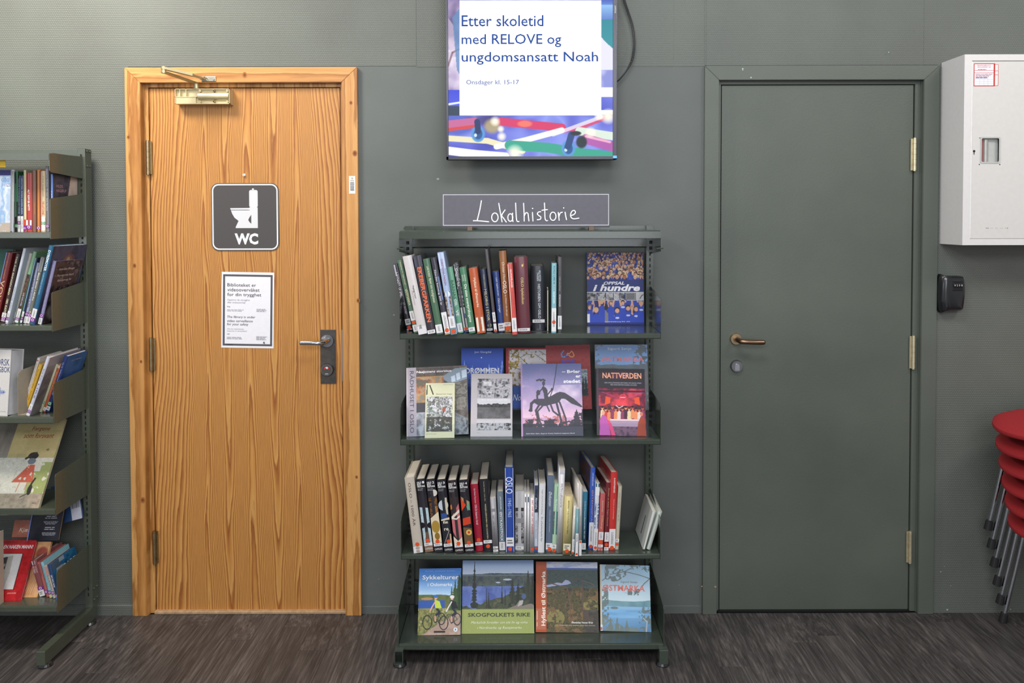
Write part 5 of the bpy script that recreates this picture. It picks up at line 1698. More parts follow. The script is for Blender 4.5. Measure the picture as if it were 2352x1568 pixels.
# ------------------------------------------------------------------ books shown face out
def face_book(xb, yb, wpx, hpx, tilt, Y, z, T, col, label, group, paint=None, texts=(), roll=0.0, hard=True, skew=None, spinecol=None, res=1.0, extra=None, page=None, yaw=0.0, clear=False):
    """(xb, yb): lower corner on the reader's left; tilt back and roll in degrees; z: what it stands on"""
    if Y is None: Y = max(min(Q(xb, yb, z).y, -.05), -.36)
    b = P(xb, yb, Y); s = SCL(Y)
    tr = math.radians(tilt)
    W = wpx * s
    # height: the top edge lies H*sin(tilt) farther away, so it shows at the row of its true place
    H = hpx * s
    for _ in range(8):
        yt_ = Y + H * math.sin(tr)
        zt_ = P(xb, yb - hpx, yt_).z
        H = (zt_ - z) / math.cos(tr)
    t = empty('book', (b.x, Y, z + .0006), (-tr, math.radians(-roll), math.radians(yaw)), label, 'book', group)
    if roll > 0: t.location.z += 0
    elif roll < 0: t.location.z += math.sin(math.radians(-roll)) * W
    if roll > 0: pass
    board = mat(col, .35, noise=.03, coat=.25)
    tt_ = .002 if hard else .0008
    bm = BM()
    r = 0
    add_box(bm, 0, W, 0, tt_, 0, H); add_box(bm, 0, W, T - tt_, T, 0, H); add_box(bm, 0, tt_, tt_, T - tt_, 0, H)
    obj('cover', bm, board, t)
    o = .003 if hard else .0005
    bm = BM(); add_box(bm, tt_, W - o, tt_ + .0001, T - tt_ - .0001, o, H - o); obj('pages', bm, page or M_PAGEW, t)
    fr = Frame((0, 0, 0))
    if paint:
        if group in (G1, G2, G4): res = 1.45
        cv = Canvas(int(wpx * res), int(hpx * res), col)
        paint(cv)
        cv.grain(.05, int(xb))
        cv.build('cover_picture', fr, W, H, t)
    for d in texts:
        s_, u, v, w_, h_, c = d[:6]
        bo = d[6] if len(d) > 6 else .01; sh = d[7] if len(d) > 7 else 0; al = d[8] if len(d) > 8 else 'c'
        mode = d[9] if len(d) > 9 else 'h'
        if mode == 'h': text(s_, fr, u * W, (1 - v) * H, w_ * W, h_ * H, c, t, bold=bo, shear=sh, align=al)
        elif mode == 'down': text(s_, Frame((u * W, 0, (1 - v) * H), (0, 0, -1), (1, 0, 0)), 0, 0, w_ * H, h_ * W, c, t, bold=bo, shear=sh)
        elif mode == 'up': text(s_, Frame((u * W, 0, (1 - v) * H), (0, 0, 1), (-1, 0, 0)), 0, 0, w_ * H, h_ * W, c, t, bold=bo, shear=sh)
    if extra: extra(t, W, H, fr)
    if clear:
        bm = BM(); add_box(bm, -.001, W + .001, -.0016, -.0012, -.001, H + .001); obj('plastic_jacket', bm, M_CLEAR, t)
    BOOKS.append(t)
    return t


def crowd(cv, v0, v1, seed, r=.035, blue='#2f429c', n=150, big=False):
    g = random.Random(seed)
    cv.mottle((cv.v >= v0) & (cv.v < v1), ['#1c2560', blue, '#3c55b4', '#26327c'], 9, seed)
    pts = sorted([(g.uniform(v0, v1), g.uniform(0, 1)) for _ in range(n)])
    for v, u in pts:
        k = .7 + .6 * (v - v0) / (v1 - v0)
        skin = g.choice(['#d9a488', '#c98e70', '#e0b49a', '#b87a60', '#e6c0a8']); hair = g.choice(['#8a6a48', '#3a2c26', '#c9a878', '#5a4230', '#d8c8a0', '#7a4a30'])
        rr_ = r * k * g.uniform(.8, 1.15)
        v_ = min(v, v1 - rr_)
        if g.random() < .35:
            cv.line([(u, v_), (u + g.uniform(-.05, .05), max(v0, v_ - .05))], .016, skin)
        cv.ell(u, min(v_ + rr_ * 1.25, v1 - .01), rr_ * 1.5, rr_ * .8, g.choice([blue, '#24358c', '#3a55b8', '#1e2a6c']))
        cv.ell(u, v_ - rr_ * .15, rr_, rr_ * .95, hair)
        cv.ell(u, v_ + rr_ * .15, rr_ * .78, rr_ * .75, skin)
        cv.ell(u - rr_ * .3, v_ + rr_ * .1, rr_ * .12, rr_ * .1, '#4a3028'); cv.ell(u + rr_ * .3, v_ + rr_ * .1, rr_ * .12, rr_ * .1, '#4a3028')
        cv.ell(u, v_ + rr_ * .5, rr_ * .3, rr_ * .1, '#8a4038')


def p_hundre(cv):
    crowd(cv, 0, .375, 5, .027, n=210)
    cv.rect(0, .375, 1, .55, '#2c3878')
    for x0, x1, sd in ((0, .17, 1), (.18, .33, 2), (.34, .46, 3), (.47, .57, 4), (.58, .66, 5), (.675, .855, 6), (.865, 1, 7)):
        m_ = (cv.u >= x0) & (cv.u < x1) & (cv.v > .555) & (cv.v < .66)
        cv.mottle(m_, ['#2e2e30', '#8a8a8c', '#c9c9cc', '#5a5a5c'] if x0 < .86 else ['#b9b9bc', '#c9c9cc'], 12, sd)
        if x0 == .675: cv.rect(x0, .56, x1, .66, '#8e8e90'); [cv.rect(x0 + .02, .575 + k * .016, x1 - .02, .583 + k * .016, '#4a4a4c') for k in range(5)]
    cv.rect(0, .548, 1, .556, '#d8d8dc'); cv.rect(0, .66, 1, .667, '#d8d8dc')
    cv.line([(.93, .64), (.96, .60), (.99, .585)], .012, '#3a3a3c')
    cv.mottle(cv.v > .667, ['#1c2560', '#2f429c', '#3450b4', '#26327c'], 5, 9)
    g = random.Random(3)
    for u, v, k in ((.05, .76, .9), (.16, .80, 1), (.32, .76, 1.2), (.53, .80, 1.1), (.72, .77, 1.05), (.86, .78, 1.05), (.95, .71, .9), (.26, .69, .7), (.42, .70, .7), (.63, .69, .7)):
        shirt = '#2f48b4' if not (.3 < u < .34) else '#7a7880'
        skin = '#d9a488'
        cv.poly([(u - .075 * k, 1), (u - .07 * k, v + .09 * k), (u, v + .035), (u + .07 * k, v + .09 * k), (u + .075 * k, 1)], shirt)
        for sgn in (-1, 1):
            cv.line([(u + sgn * .06 * k, v + .07 * k), (u + sgn * .085 * k, v - .03), (u + sgn * .065 * k, max(.675, v - .09))], .024 * k, skin if g.random() < .7 else shirt)
            cv.ell(u + sgn * .065 * k, max(.68, v - .095), .018, .014, skin)
        cv.ell(u, v - .008, .043 * k, .036 * k, g.choice(['#c9a878', '#5a4230', '#8a6a48', '#2c2622']))
        if not (.3 < u < .34): cv.ell(u, v + .006, .034 * k, .028 * k, skin)
        if u > .5: cv.ell(u, v + .095 * k, .035, .014, '#d8e0f0', .85)
    cv.rect(0, .85, .045, .965, '#dcdce2')
    cv.rect(0, .965, 1, 1, '#22307c')


ybk = -.13
face_book(1349, 746, 131, 165.5, 7, None, z1, .022, '#28357c', 'blue book lettered i hundre with a cheering crowd, face out on the top shelf', G1, p_hundre,
          [('OPPSAL', .48, .425, .37, .045, '#f0f0f4', .03, .25), ('i hundre', .52, .49, .83, .095, '#f4f4f8', .035, .25), ('Oppsal Idrettsforening 1910 - 2010', .53, .96, .44, .02, '#cfd4ee', .01)], yaw=0)

# ---- second shelf, the row behind
YB_ = -.145


def p_drommen(cv):
    cv.grad(0, 0, 1, 1, '#2d50b4', '#3a64cc')
    cv.mottle(cv.ridge(.42, .18, 5, 3), ['#2440a0', '#6a8ae4', '#3c60cc', '#8aa6f0'], 16, 5)
    for k, (u, h, w_) in enumerate(((.08, .42, .09), (.27, .34, .07), (.38, .22, .05), (.48, .24, .05), (.66, .36, .08), (.86, .33, .08), (.97, .42, .1), (.18, .22, .05))):
        cv.conifer(u, .62, h, w_, '#6f8fe8' if k % 2 else '#7d9cf0', k); cv.conifer(u + .012, .62, h * .8, w_ * .45, '#26397c', k + 9, .8)
    cv.ell(.48, .155, .014, .01, '#e8eeff')
    cv.mottle(cv.v > .62, ['#1f3a94', '#3054bc'], 4, 8)


face_book(1058.5, 942, 98, 142, 11, YB_, zr2, .026, '#2c4fb0', 'blue book with snowy fir trees, back row of the second shelf', G2, p_drommen,
          [('Jon Gangdal', .51, .065, .40, .042, '#d8e2fa', 0), ('DRØMMEN', .5, .365, .80, .095, '#eef2fc', .03)], skew=0)


def p_autumn(cv):
    cv.a[:] = hexf('#a01c30')
    m_ = (cv.u > .075) & (cv.v > .03)
    cv.mottle(m_, ['#c9c4c8', '#d8d4d8'], 3, 2)
    n = fbm(cv.h, cv.w, 18, 5, 4)
    lf = m_ & (n > .52 + .18 * np.clip((cv.u - .25) * 1.6, -.2, 1)) & (cv.v < .62)
    cv.mottle(lf, ['#6a5420', '#b8963c', '#8a7a30', '#4a4a28'], 20, 7)
    for p in (((.08, .08), (.35, .16), (.55, .28)), ((.35, .16), (.5, .1), (.62, .12)), ((.08, .3), (.4, .36)), ((.2, .1), (.3, .04)), ((.7, .1), (.95, .22)), ((.8, .05), (.97, .12))):
        cv.line(p, .010, '#3a3028')
    cv.mottle(m_ & cv.ridge(.60, .1, 6, 4), ['#3a3a22', '#6a5c2c', '#4c3c28', '#8a7434'], 12, 9)
    cv.mottle(m_ & (cv.v > .76), ['#24304c', '#3a3430'], 8, 2)
    cv.poly([(.55, .70), (.7, .62), (.85, .70), (.85, .78), (.55, .78)], '#7a3a30')
    cv.rect(.075, .62, 1, .97, '#2a58ac')


face_book(1162, 942, 96, 143, 11, YB_, zr2, .024, '#a01c30', 'red-spined book with yellow autumn branches, back row of the second shelf', G2, p_autumn,
          [('Nordmarka', .52, .80, .7, .10, '#d8e0f2', 0, .3)])


def p_dne(cv):
    cv.mottle(None, ['#8c2c30', '#a23a3c', '#98343a'], 30, 4)
    E_ = lambda u, v, r, c: (cv.line([(u + r * math.cos(a / 5) * .9, v + r * 1.0 * math.sin(a / 5)) for a in range(33)], .022, c))
    cv.line([(.41, .09), (.355, .14), (.37, .18), (.42, .19), (.46, .165), (.455, .13)], .024, '#5a9ae0'); cv.line([(.455, .13), (.44, .16), (.49, .19), (.51, .17)], .02, '#2a3fa0')
    cv.line([(.59, .10), (.62, .13), (.64, .165), (.61, .19), (.56, .185), (.52, .16)], .022, '#e89a5c'); cv.line([(.59, .10), (.53, .14), (.50, .13), (.48, .17)], .02, '#e0a070')
    cv.rect(.0, .385, .92, .80, '#d8dce0'); cv.mottle((cv.v > .385) & (cv.v < .80) & (cv.u < .92), ['#2c3c48', '#8a9aa4', '#c9d4da', '#3a4c50'], 9, 22)
    for k, u in enumerate((.75, .82, .88)): cv.conifer(u, .78, .3, .06, '#2a3438', k)
    cv.rect(.0, .70, .92, .80, '#1c242c', .7)


face_book(1256.5, 941.5, 104, 148, 11, YB_, zr2, .024, '#9c3438', 'brick red book with a blue and orange drop emblem, back row of the second shelf', G2, p_dne,
          [('DnE', .50, .252, .30, .062, '#2c48c8', .03)], roll=1.2)


def p_senje(cv):
    cv.grad(0, 0, 1, .6, '#4a80c4', '#8ab0dc')
    cv.mottle(cv.ridge(.31, .05, 4, 2) & (cv.v > .3), ['#2c3844', '#42525a', '#3a4a5c'], 20, 5)
    cv.mottle(cv.v > .42, ['#3a3438', '#6a5c60', '#4a4448', '#8a7c80'], 14, 8)
    n = fbm(cv.h, cv.w, 16, 13, 4)
    cv.put((n > .52) & (cv.u > .72) & (cv.v < .35) & ((cv.v > .18) | (cv.u > .78)), '#2c3a3c', .9); cv.put((n > .55) & (cv.u < .16) & (cv.v < .3), '#2c4458', .8)
    for p in (((1, .05), (.85, .1), (.75, .13)), ((1, .2), (.86, .22)), ((1, .3), (.85, .3))): cv.line(p, .012, '#2a2c30')


face_book(1369, 944, 122, 152, 11, YB_, zr2, .026, '#c8c8cc', 'blue-skied book with a red serif title, back row of the second shelf', G2, p_senje,
          [('Sigurd Senje', .47, .065, .46, .05, '#e2e8f2', 0), ('ØSTMARKA', .52, .225, .82, .075, '#e0525c', .015)], clear=True)

# ---- second shelf, the row in front


def p_radhus(cv):
    cv.mottle(None, ['#5a504c', '#6e6460', '#4a4442'], 6, 3)
    for k in range(5): cv.line([(0, .03 + k * .05), (1, .04 + k * .055)], .008, '#3a3230')
    for k in range(9): cv.line([(.2 + k * .1, .03 + .05 * (k % 2)), (.2 + k * .1, .08 + .05 * (k % 2))], .008, '#3a3230')
    cv.poly([(.62, .14), (.8, .04), (1, .03), (1, .2), (.73, .27), (.62, .2)], '#8a9aa8')
    for a in ((.735, .15, .80, .25), (.82, .11, .88, .22), (.91, .07, .99, .19)): cv.poly([(a[0], a[1] + .01), (a[2], a[1] - .01), (a[2] + .01, a[3] - .02), (a[0] + .01, a[3])], '#c9d8ea')
    cv.mottle((cv.v > .14) & (cv.v < .52) & (cv.u < .62), ['#8a8478', '#c08a50', '#a89c88', '#b9744a', '#6a6458'], 8, 12)
    cv.mottle((cv.v > .24) & (cv.v < .65) & (cv.u > .60), ['#6e6a64', '#8a867e', '#56524c', '#7c7870'], 14, 6)
    cv.poly([(.62, .60), (1, .78), (1, 1), (.62, 1)], '#7a8084'); cv.mottle((cv.v > .65) & (cv.u > .3) & (cv.v - .6 > (cv.u - .6) * .5), ['#5c6066', '#8f969e', '#3f4146', '#787e86'], 7, 17)
    cv.rect(0, .52, .62, .66, '#4a4850'); cv.mottle((cv.v > .66) & (cv.u < .45), ['#8a8e98', '#b4b8c2', '#6a6e78'], 6, 19)
    for k in range(4): cv.rect(.30 + k * .05, .68, .33 + k * .05, .9, '#c9ccd6', .5)
    cv.rect(0.0, 0, .165, 1, '#a9a2ae'); cv.rect(.0, 0, .03, 1, '#b8b0b4')


T2 = 18
YF2 = -.262
face_book(934, 1008, 143, 163, T2, YF2, z2, .012, '#a9a2ae', 'grey photographic book with RÅDHUSET I OSLO down its edge, on the second shelf', G2, p_radhus,
          [('Nasjonens storstue', .46, .075, .58, .045, '#f2f0f2', .03), ('RÅDHUSET I OSLO', .10, .50, .90, .085, '#4a4654', 0, 0, 'c', 'down')], roll=2.5, hard=False)


def p_botan(cv):
    cv.a[:] = hexf('#d0cfae')
    cv.poly([(.04, .04), (.075, .04), (.065, .22), (.03, .22)], '#2c2c26'); cv.poly([(.12, .04), (.16, .035), (.29, .215), (.25, .22)], '#2c2c26')
    m_ = (cv.u > .05) & (cv.u < .92) & (cv.v > .25) & (cv.v < .885)
    cv.mottle(m_, ['#2c2e30', '#d8d4de', '#5c6058', '#e6e4ee', '#4a5048', '#8a8a80'], 7, 31, oct=5)
    cv.put(m_ & (cv.v > .62) & (fbm(cv.h, cv.w, 12, 4, 3) > .4), '#3c3c36', .85)
    for k in range(7): cv.line([(.08 + .03 * k, .40 + .02 * k), (.22 + .07 * k, .62)], .014, '#6a7c70')
    cv.line([(.3, .3), (.9, .42)], .03, '#7a7068', .7); cv.ell(.63, .49, .055, .045, '#9a5a48'); cv.line([(.62, .52), (.58, .6), (.9, .66)], .02, '#3a3430')


YN = YF2 - .020
face_book(975.5, 1006, 68.5, 126, T2, YN, z2, .006, '#cfceac', 'narrow pale yellow booklet standing in front of the grey photographic book', G2, p_botan,
          [('Botanisk hage', .64, .207, .54, .028, '#6a6a5a', -.005), ('Universitetet', .77, .03, .34, .012, '#8a8a78', 0), ('Naturhistorisk museum', .22, .925, .34, .012, '#6a6a5a', 0)], roll=.6, hard=False)


def p_kunst(cv):
    cv.a[:] = hexf('#b9b3b6')
    for k, (a, b, c, d) in enumerate(((.16, .085, .545, .39), (.565, .085, .945, .225), (.565, .24, .745, .39), (.765, .24, .945, .39), (.155, .40, .95, .72), (.15, .74, .34, .90), (.36, .74, .55, .90), (.57, .74, .965, .90))):
        m_ = (cv.u > a) & (cv.u < b if False else cv.u < c) & (cv.v > b) & (cv.v < d)
        if k == 4:
            cv.mottle(m_, ['#4a494c', '#5c5b5e', '#6a696c'], 8, 3)
            cv.rect(a, b, c, b + .1, '#cfcdd2'); cv.mottle(m_ & cv.ridge(b + .09, .07, 7, 3) & (cv.v < b + .14), ['#2a2a2c', '#4a4a4c'], 20, 4)
        else:
            cv.mottle(m_, ['#2c2b2e', '#8a898c', '#c4c2c8', '#4a494c'], 9 + k, 40 + k)
            if k > 4: cv.rect(a, b, c, b + .05, '#c0bec4')
    cv.put((cv.u > .3) & (cv.u < .5) & (cv.v > .13) & (cv.v < .2), '#e2e0e2', .7)


face_book(1080.5, 1008.5, 97, 150, T2, YF2, z2, .014, '#bdb7b9', 'pale grey book covered with small black and white photographs', G2, p_kunst,
          [('Oslo', .40, .30, .2, .035, '#ececee', .01), ('En kunstguide', .57, .425, .62, .035, '#ececee', .01), ('FORLAG', .19, .94, .08, .008, '#8a8486', 0)])


def p_boler(cv):
    cv.grad(0, 0, 1, .75, '#5f6ba0', '#dcb8d4')
    n = fbm(cv.h, cv.w, 3, 8, 4)
    cv.put(np.clip((n - .4) * 2 * np.clip(cv.v * 2.5, 0, 1), 0, 1), '#d8a4d0', .75); cv.put(np.clip((fbm(cv.h, cv.w, 4, 77, 3) - .5) * 3, 0, 1) * (cv.v > .3), '#f0dcec', .8)
    cv.put(np.clip((cv.v - .6) * 4, 0, 1), '#ecc8cc', .6)
    cv.put((fbm(cv.h, cv.w, 22, 9, 3) > .55) & cv.ridge(.74, .3, 5, 6), '#a8584c', .7)
    cv.mottle((fbm(cv.h, cv.w, 20, 31, 3) > .42) & ((cv.ridge(.78, .08, 6, 6)) | ((cv.u > .82) & (cv.v > .62 + (1 - cv.u)))), ['#3c3a44', '#4c4650'], 9, 3)
    for k, (u, h, w_) in enumerate(((.47, .14, .12), (.9, .26, .14), (.15, .10, .10), (.62, .08, .06))): cv.conifer(u, .9, h, w_, '#3e3c46', k)
    D_ = '#46454f'
    # rider with a lance on a gaunt horse: a silhouette
    cv.line([(.60, 0), (.57, .17), (.53, .34), (.475, .47)], .014, D_)
    cv.poly([(.19, .52), (.26, .485), (.38, .49), (.46, .465), (.52, .44), (.58, .41), (.64, .395), (.72, .41), (.86, .49), (.99, .59), (1, .61), (.97, .61), (.9, .585), (.82, .56), (.72, .495), (.66, .49), (.62, .54), (.57, .555), (.48, .57), (.40, .59), (.28, .58), (.22, .545)], D_)
    cv.line([(.23, .51), (.17, .555), (.165, .61)], .045, D_); cv.poly([(.12, .655), (.15, .605), (.19, .62), (.185, .66), (.16, .67)], D_)
    cv.line([(.30, .57), (.24, .65), (.27, .75), (.275, .86)], .032, D_); cv.line([(.36, .58), (.27, .66), (.29, .76), (.33, .87)], .026, D_)
    cv.line([(.42, .58), (.46, .66)], .022, D_); cv.line([(.48, .56), (.52, .66), (.60, .715)], .028, D_)
    cv.line([(.58, .55), (.61, .66), (.645, .78), (.66, .84)], .034, D_); cv.line([(.63, .54), (.68, .66), (.72, .76), (.73, .84)], .028, D_)
    cv.line([(.27, .49), (.265, .44)], .03, D_); cv.ell(.285, .405, .033, .038, D_)
    cv.poly([(.38, .49), (.375, .42), (.35, .36), (.345, .33), (.37, .32), (.41, .335), (.435, .37), (.44, .44), (.46, .48)], D_); cv.line([(.37, .33), (.31, .39)], .02, D_)
    cv.ell(.375, .275, .026, .03, D_); cv.line([(.375, .30), (.37, .33)], .02, D_)
    for k in range(7): cv.ell(.27 + k * .02, .235 - .006 * (k % 3), .02, .013, D_)
    cv.line([(.44, .43), (.48, .39), (.525, .355)], .02, D_); cv.ell(.51, .36, .022, .018, D_)
    cv.rect(0, .875, 1, 1, '#4c4a58')
    cv.grad(0, 0, .03, 1, '#a884b8', '#c89cc0')


face_book(1197.5, 1006, 143.5, 170, T2, YF2, z2, .022, '#a880b4', 'purple-skied book with a silhouetted rider on a gaunt horse, front row of the second shelf', G2, p_boler,
          [('– Bøler', .83, .115, .30, .048, '#f4f2f8', .035), ('er', .945, .185, .085, .032, '#f4f2f8', .035), ('stedet', .84, .25, .28, .048, '#f4f2f8', .035),
           ('Bydel Bøler: Bøler, Bogerud, Rustad, Skullerud, Langerud, Ulsrud', .47, .965, .78, .018, '#d8d6e0', .015)], roll=.5)


def p_natt(cv):
    cv.a[:] = hexf('#26242e')
    cv.rect(0, 0, .05, 1, '#3c3a42')
    n = np.clip(1 - np.hypot((cv.u - .5) / .55, (cv.v - .105) / .07), 0, 1)
    cv.put(n, '#7a2a5c', .8)
    m_ = (cv.v > .3) & (cv.u > .05)
    cv.mottle(m_, ['#3a1428', '#a02440', '#5c1a34', '#c83a50'], 4, 11)
    cv.put(np.clip(1 - np.hypot((cv.u - .55) / .35, (cv.v - .52) / .2), 0, 1), '#f04a50', .8)
    for sg in (-1, 1):
        cv.ell(.53 + sg * .4, .345, .07, .02, '#f070d0', 1, .9); cv.line([(.53 + sg * .40, .36), (.53 + sg * .1, .44)], .012, '#b04a8c', .7)
        cv.poly([(.53 + sg * .34, .42), (.53 + sg * .24, .44), (.53 + sg * .25, .52), (.53 + sg * .36, .55)], '#e0502c')
    cv.rect(.05, .33, 1, .345, '#2a1020'); cv.rect(.05, .345, 1, .355, '#4a1c3c')
    cv.ell(.54, .435, .075, .052, '#e8404c'); cv.ell(.54, .435, .06, .042, '#c8304c'); cv.rect(.49, .43, .59, .438, '#f4c8d0'); cv.line([(.53, .33), (.53, .39)], .008, '#1c1018')
    cv.mottle((cv.v > .56) & (cv.v < .75) & (cv.u > .05), ['#2c1830', '#8a2c34', '#40203c', '#5a2430'], 9, 15)
    g = random.Random(8)
    for k in range(13):
        u = .12 + k * .068; v = .60 + g.uniform(-.02, .03)
        c = g.choice(['#d8c8c0', '#c8443c', '#3a78b8', '#e08a5c', '#4a2a3c', '#b83a48', '#dcc8a0', '#8a3a60'])
        cv.poly([(u - .045, v + .16), (u - .035, v + .045), (u, v + .02), (u + .035, v + .045), (u + .045, v + .16)], c)
        cv.ell(u, v, .026, .026, g.choice(['#e0906c', '#c86a50', '#b85048'])); cv.ell(u, v - .013, .026, .016, g.choice(['#2c1820', '#7a3a28', '#4a2820']))
    cv.line([(.40, .555), (.46, .59), (.54, .56)], .014, '#e8d0d8')
    cv.poly([(.26, .76), (.86, .75), (.90, .99), (.30, .99)], '#a890a8'); cv.mottle((cv.v > .86) & (cv.u > .32) & (cv.u < .86), ['#3c2840', '#7a5a70', '#4a3048'], 8, 5)
    cv.rect(.28, .755, .86, .775, '#e0c8cc')
    cv.poly([(.06, .99), (.07, .76), (.12, .69), (.2, .72), (.24, .82), (.28, .99)], '#b85aa8'); cv.ell(.14, .665, .03, .03, '#e0a088'); cv.poly([(.2, .74), (.30, .82), (.38, .99), (.3, .99)], '#d84a7c')
    cv.poly([(.80, .99), (.84, .80), (.90, .70), (.97, .74), (1, .99)], '#a04430'); cv.ell(.91, .675, .03, .03, '#d07a5c')


face_book(1371, 1003, 114.5, 155, T2, YF2, z2, .020, '#34323a', 'black book with a neon-lit dinner party scene, front row of the second shelf', G2, p_natt,
          [('NATTVERDEN', .53, .105, .80, .085, '#ffb48c', .02), ('DEN UFULLSTENDIGE HISTORIEN OM OSLOS UTELIV', .55, .215, .76, .018, '#b9b6c0', .0), ('MED ANNE KRISTINE SOLBERG OG FLERE', .56, .245, .54, .018, '#b9b6c0', .0)], roll=-1.0)

# ---- bottom shelf
YF4 = None
T4 = 22


def p_sykkel(cv):
    cv.grad(0, 0, 1, .42, '#2f70c8', '#b8d4ec')
    cv.mottle(cv.ridge(.41, .05, 2, 3) & (cv.v < .6), ['#4a5c34', '#5c6c3c', '#6a6a44'], 9, 5)
    cv.ell(.2, .46, .14, .02, '#a8845c'); cv.rect(0, .485, .62, .62, '#3458a4'); cv.mottle((cv.v > .60), ['#7a7c4c', '#94925c', '#5c6238', '#a8a26c'], 14, 7)
    cv.poly([(.1, 1), (.55, .80), (1, .66), (1, 1)], '#a48c80'); cv.put((cv.v > .66) & (fbm(cv.h, cv.w, 10, 3, 3) > .55) & (cv.v > 1.02 - cv.u * .36), '#b8a090', .6)
    for k, (u, h, w_) in enumerate(((.95, .55, .14), (.86, .46, .12), (.78, .36, .09), (1.0, .62, .1))): cv.conifer(u, .64, h, w_, ['#33482c', '#3f5634', '#4a5c38', '#2c3f28'][k], k)

    def wheel(u, v, ru, rv):
        cv.line([(u + ru * math.cos(a / 4), v + rv * math.sin(a / 4)) for a in range(27)], .020, '#2c2c30'); cv.line([(u, v), (u + ru * .7, v - rv * .6)], .006, '#5a5a5c'); cv.line([(u, v), (u - ru * .6, v - rv * .7)], .006, '#5a5a5c')
    for bx__, by__, k, shirt, helm, arm in ((.30, .72, 1.0, '#bcd048', '#3a6cb0', '#e0a48c'), (.68, .73, .95, '#26262e', '#d8dade', '#d8d8e0')):
        wheel(bx__ - .08 * k, by__ + .09, .105 * k, .10); wheel(bx__ + .25 * k, by__ + .04, .085 * k, .085)
        cv.line([(bx__ - .08, by__ + .09), (bx__ + .0, by__ - .03), (bx__ + .1, by__ + .1), (bx__ + .24, by__ + .04), (bx__ + .14, by__ - .04), (bx__ + .0, by__ - .03)], .014, '#3a4a3c')
        cv.line([(bx__ + .12, by__ - .13), (bx__ + .2, by__ - .06), (bx__ + .1, by__ + .0), (bx__ + .12, by__ + .08)], .05, '#2c3040'); cv.line([(bx__ + .10, by__ + .0), (bx__ + .11, by__ + .07)], .035, '#d89c80')
        cv.poly([(bx__ + .08, by__ - .25), (bx__ + .20, by__ - .22), (bx__ + .25, by__ - .12), (bx__ + .1, by__ - .12)], shirt)
        cv.line([(bx__ + .1, by__ - .22), (bx__ + .02, by__ - .13), (bx__ - .02, by__ - .08)], .028, arm)
        cv.ell(bx__ + .11, by__ - .275, .035, .028, '#e0a48c'); cv.ell(bx__ + .11, by__ - .295, .052, .025, helm)
    cv.ell(.88, .92, .045, .03, '#e0e4ea'); cv.ell(.88, .92, .02, .015, '#4a80b8')
    cv.rect(.38, .935, .64, .962, '#2c2a2c')


face_book(959, 1459, 100, 153, T4, YF4, z4, .010, '#8ab09c', 'book with two cyclists by a lake, face out on the bottom shelf', G4, p_sykkel,
          [('Sykkelturer', .51, .145, .86, .085, '#f4f4f8', .015), ('i Oslomarka', .50, .245, .58, .05, '#eef2f8', .01), ('Olav Vassaas   Erik Granaberg   Eivind Moske', .5, .04, .72, .016, '#a8c4e8', 0)], hard=False, roll=.6)


def p_skog(cv):
    cv.grad(0, 0, 1, .22, '#86a0cc', '#c4cede')
    cv.mottle(cv.ridge(.19, .05, 2, 6) & (cv.v < .37), ['#3a4450', '#4a5458', '#5c665c', '#39434c'], 16, 4)
    cv.rect(0, .20, 1, .22, '#7c90b4', .5); cv.ell(.63, .27, .06, .012, '#c4cee2'); cv.ell(.5, .31, .035, .009, '#c4cee2')
    cv.mottle((cv.v > .36) & (cv.v < .68), ['#5468a8', '#6c80bc', '#4a5c9c'], 4, 9)
    n = fbm(cv.h, cv.w, 4, 12, 4)[0]
    cv.mottle((cv.v > (.56 + .16 * (n - .5) - .55 * np.clip(cv.u - .55, 0, 1) + .1 * (cv.u < .2))) & (cv.v < .68), ['#2c3228', '#4c5240', '#3c4434', '#5c5c4a'], 18, 5)
    for k, (u, vb, h, w_) in enumerate(((.17, .66, .64, .045), (.34, .66, .28, .012), (.37, .66, .22, .02), (.555, .6, .26, .018), (.6, .62, .2, .02), (.70, .60, .34, .06), (.78, .62, .3, .06), (.92, .55, .40, .07), (.86, .56, .22, .05), (.98, .6, .4, .05))):
        cv.conifer(u, vb, h, w_, ['#2c342c', '#3a4034', '#343c30'][k % 3], k)
        cv.line([(u, vb - h), (u, vb)], .006, '#2a2c28')
    cv.poly([(.6, .68), (.75, .62), (.80, .55), (.85, .57), (.83, .63), (.95, .6), (1, .62), (1, .68)], '#7c746c'); cv.poly([(.77, .64), (.80, .56), (.85, .55), (.84, .61)], '#a8a4a4')
    cv.ell(.86, .5, .03, .04, '#4a5c84')
    cv.rect(0, .67, 1, 1, '#95a05e'); cv.rect(0, .668, 1, .678, '#7c8850')


face_book(1060, 1455.5, 169.5, 168.5, T4, YF4, z4, .016, '#8f9a6a', 'wide book with a forest lake over a green title band, on the bottom shelf', G4, p_skog,
          [('SKOGFOLKETS RIKE', .515, .748, .86, .052, '#2f3420', .02), ('Markafolk forteller om sitt liv og virke', .52, .855, .78, .042, '#e6ead0', -.005, .3), ('i Nordmarka og Rausjømarka', .52, .925, .61, .042, '#e6ead0', -.005, .3)], roll=.2)


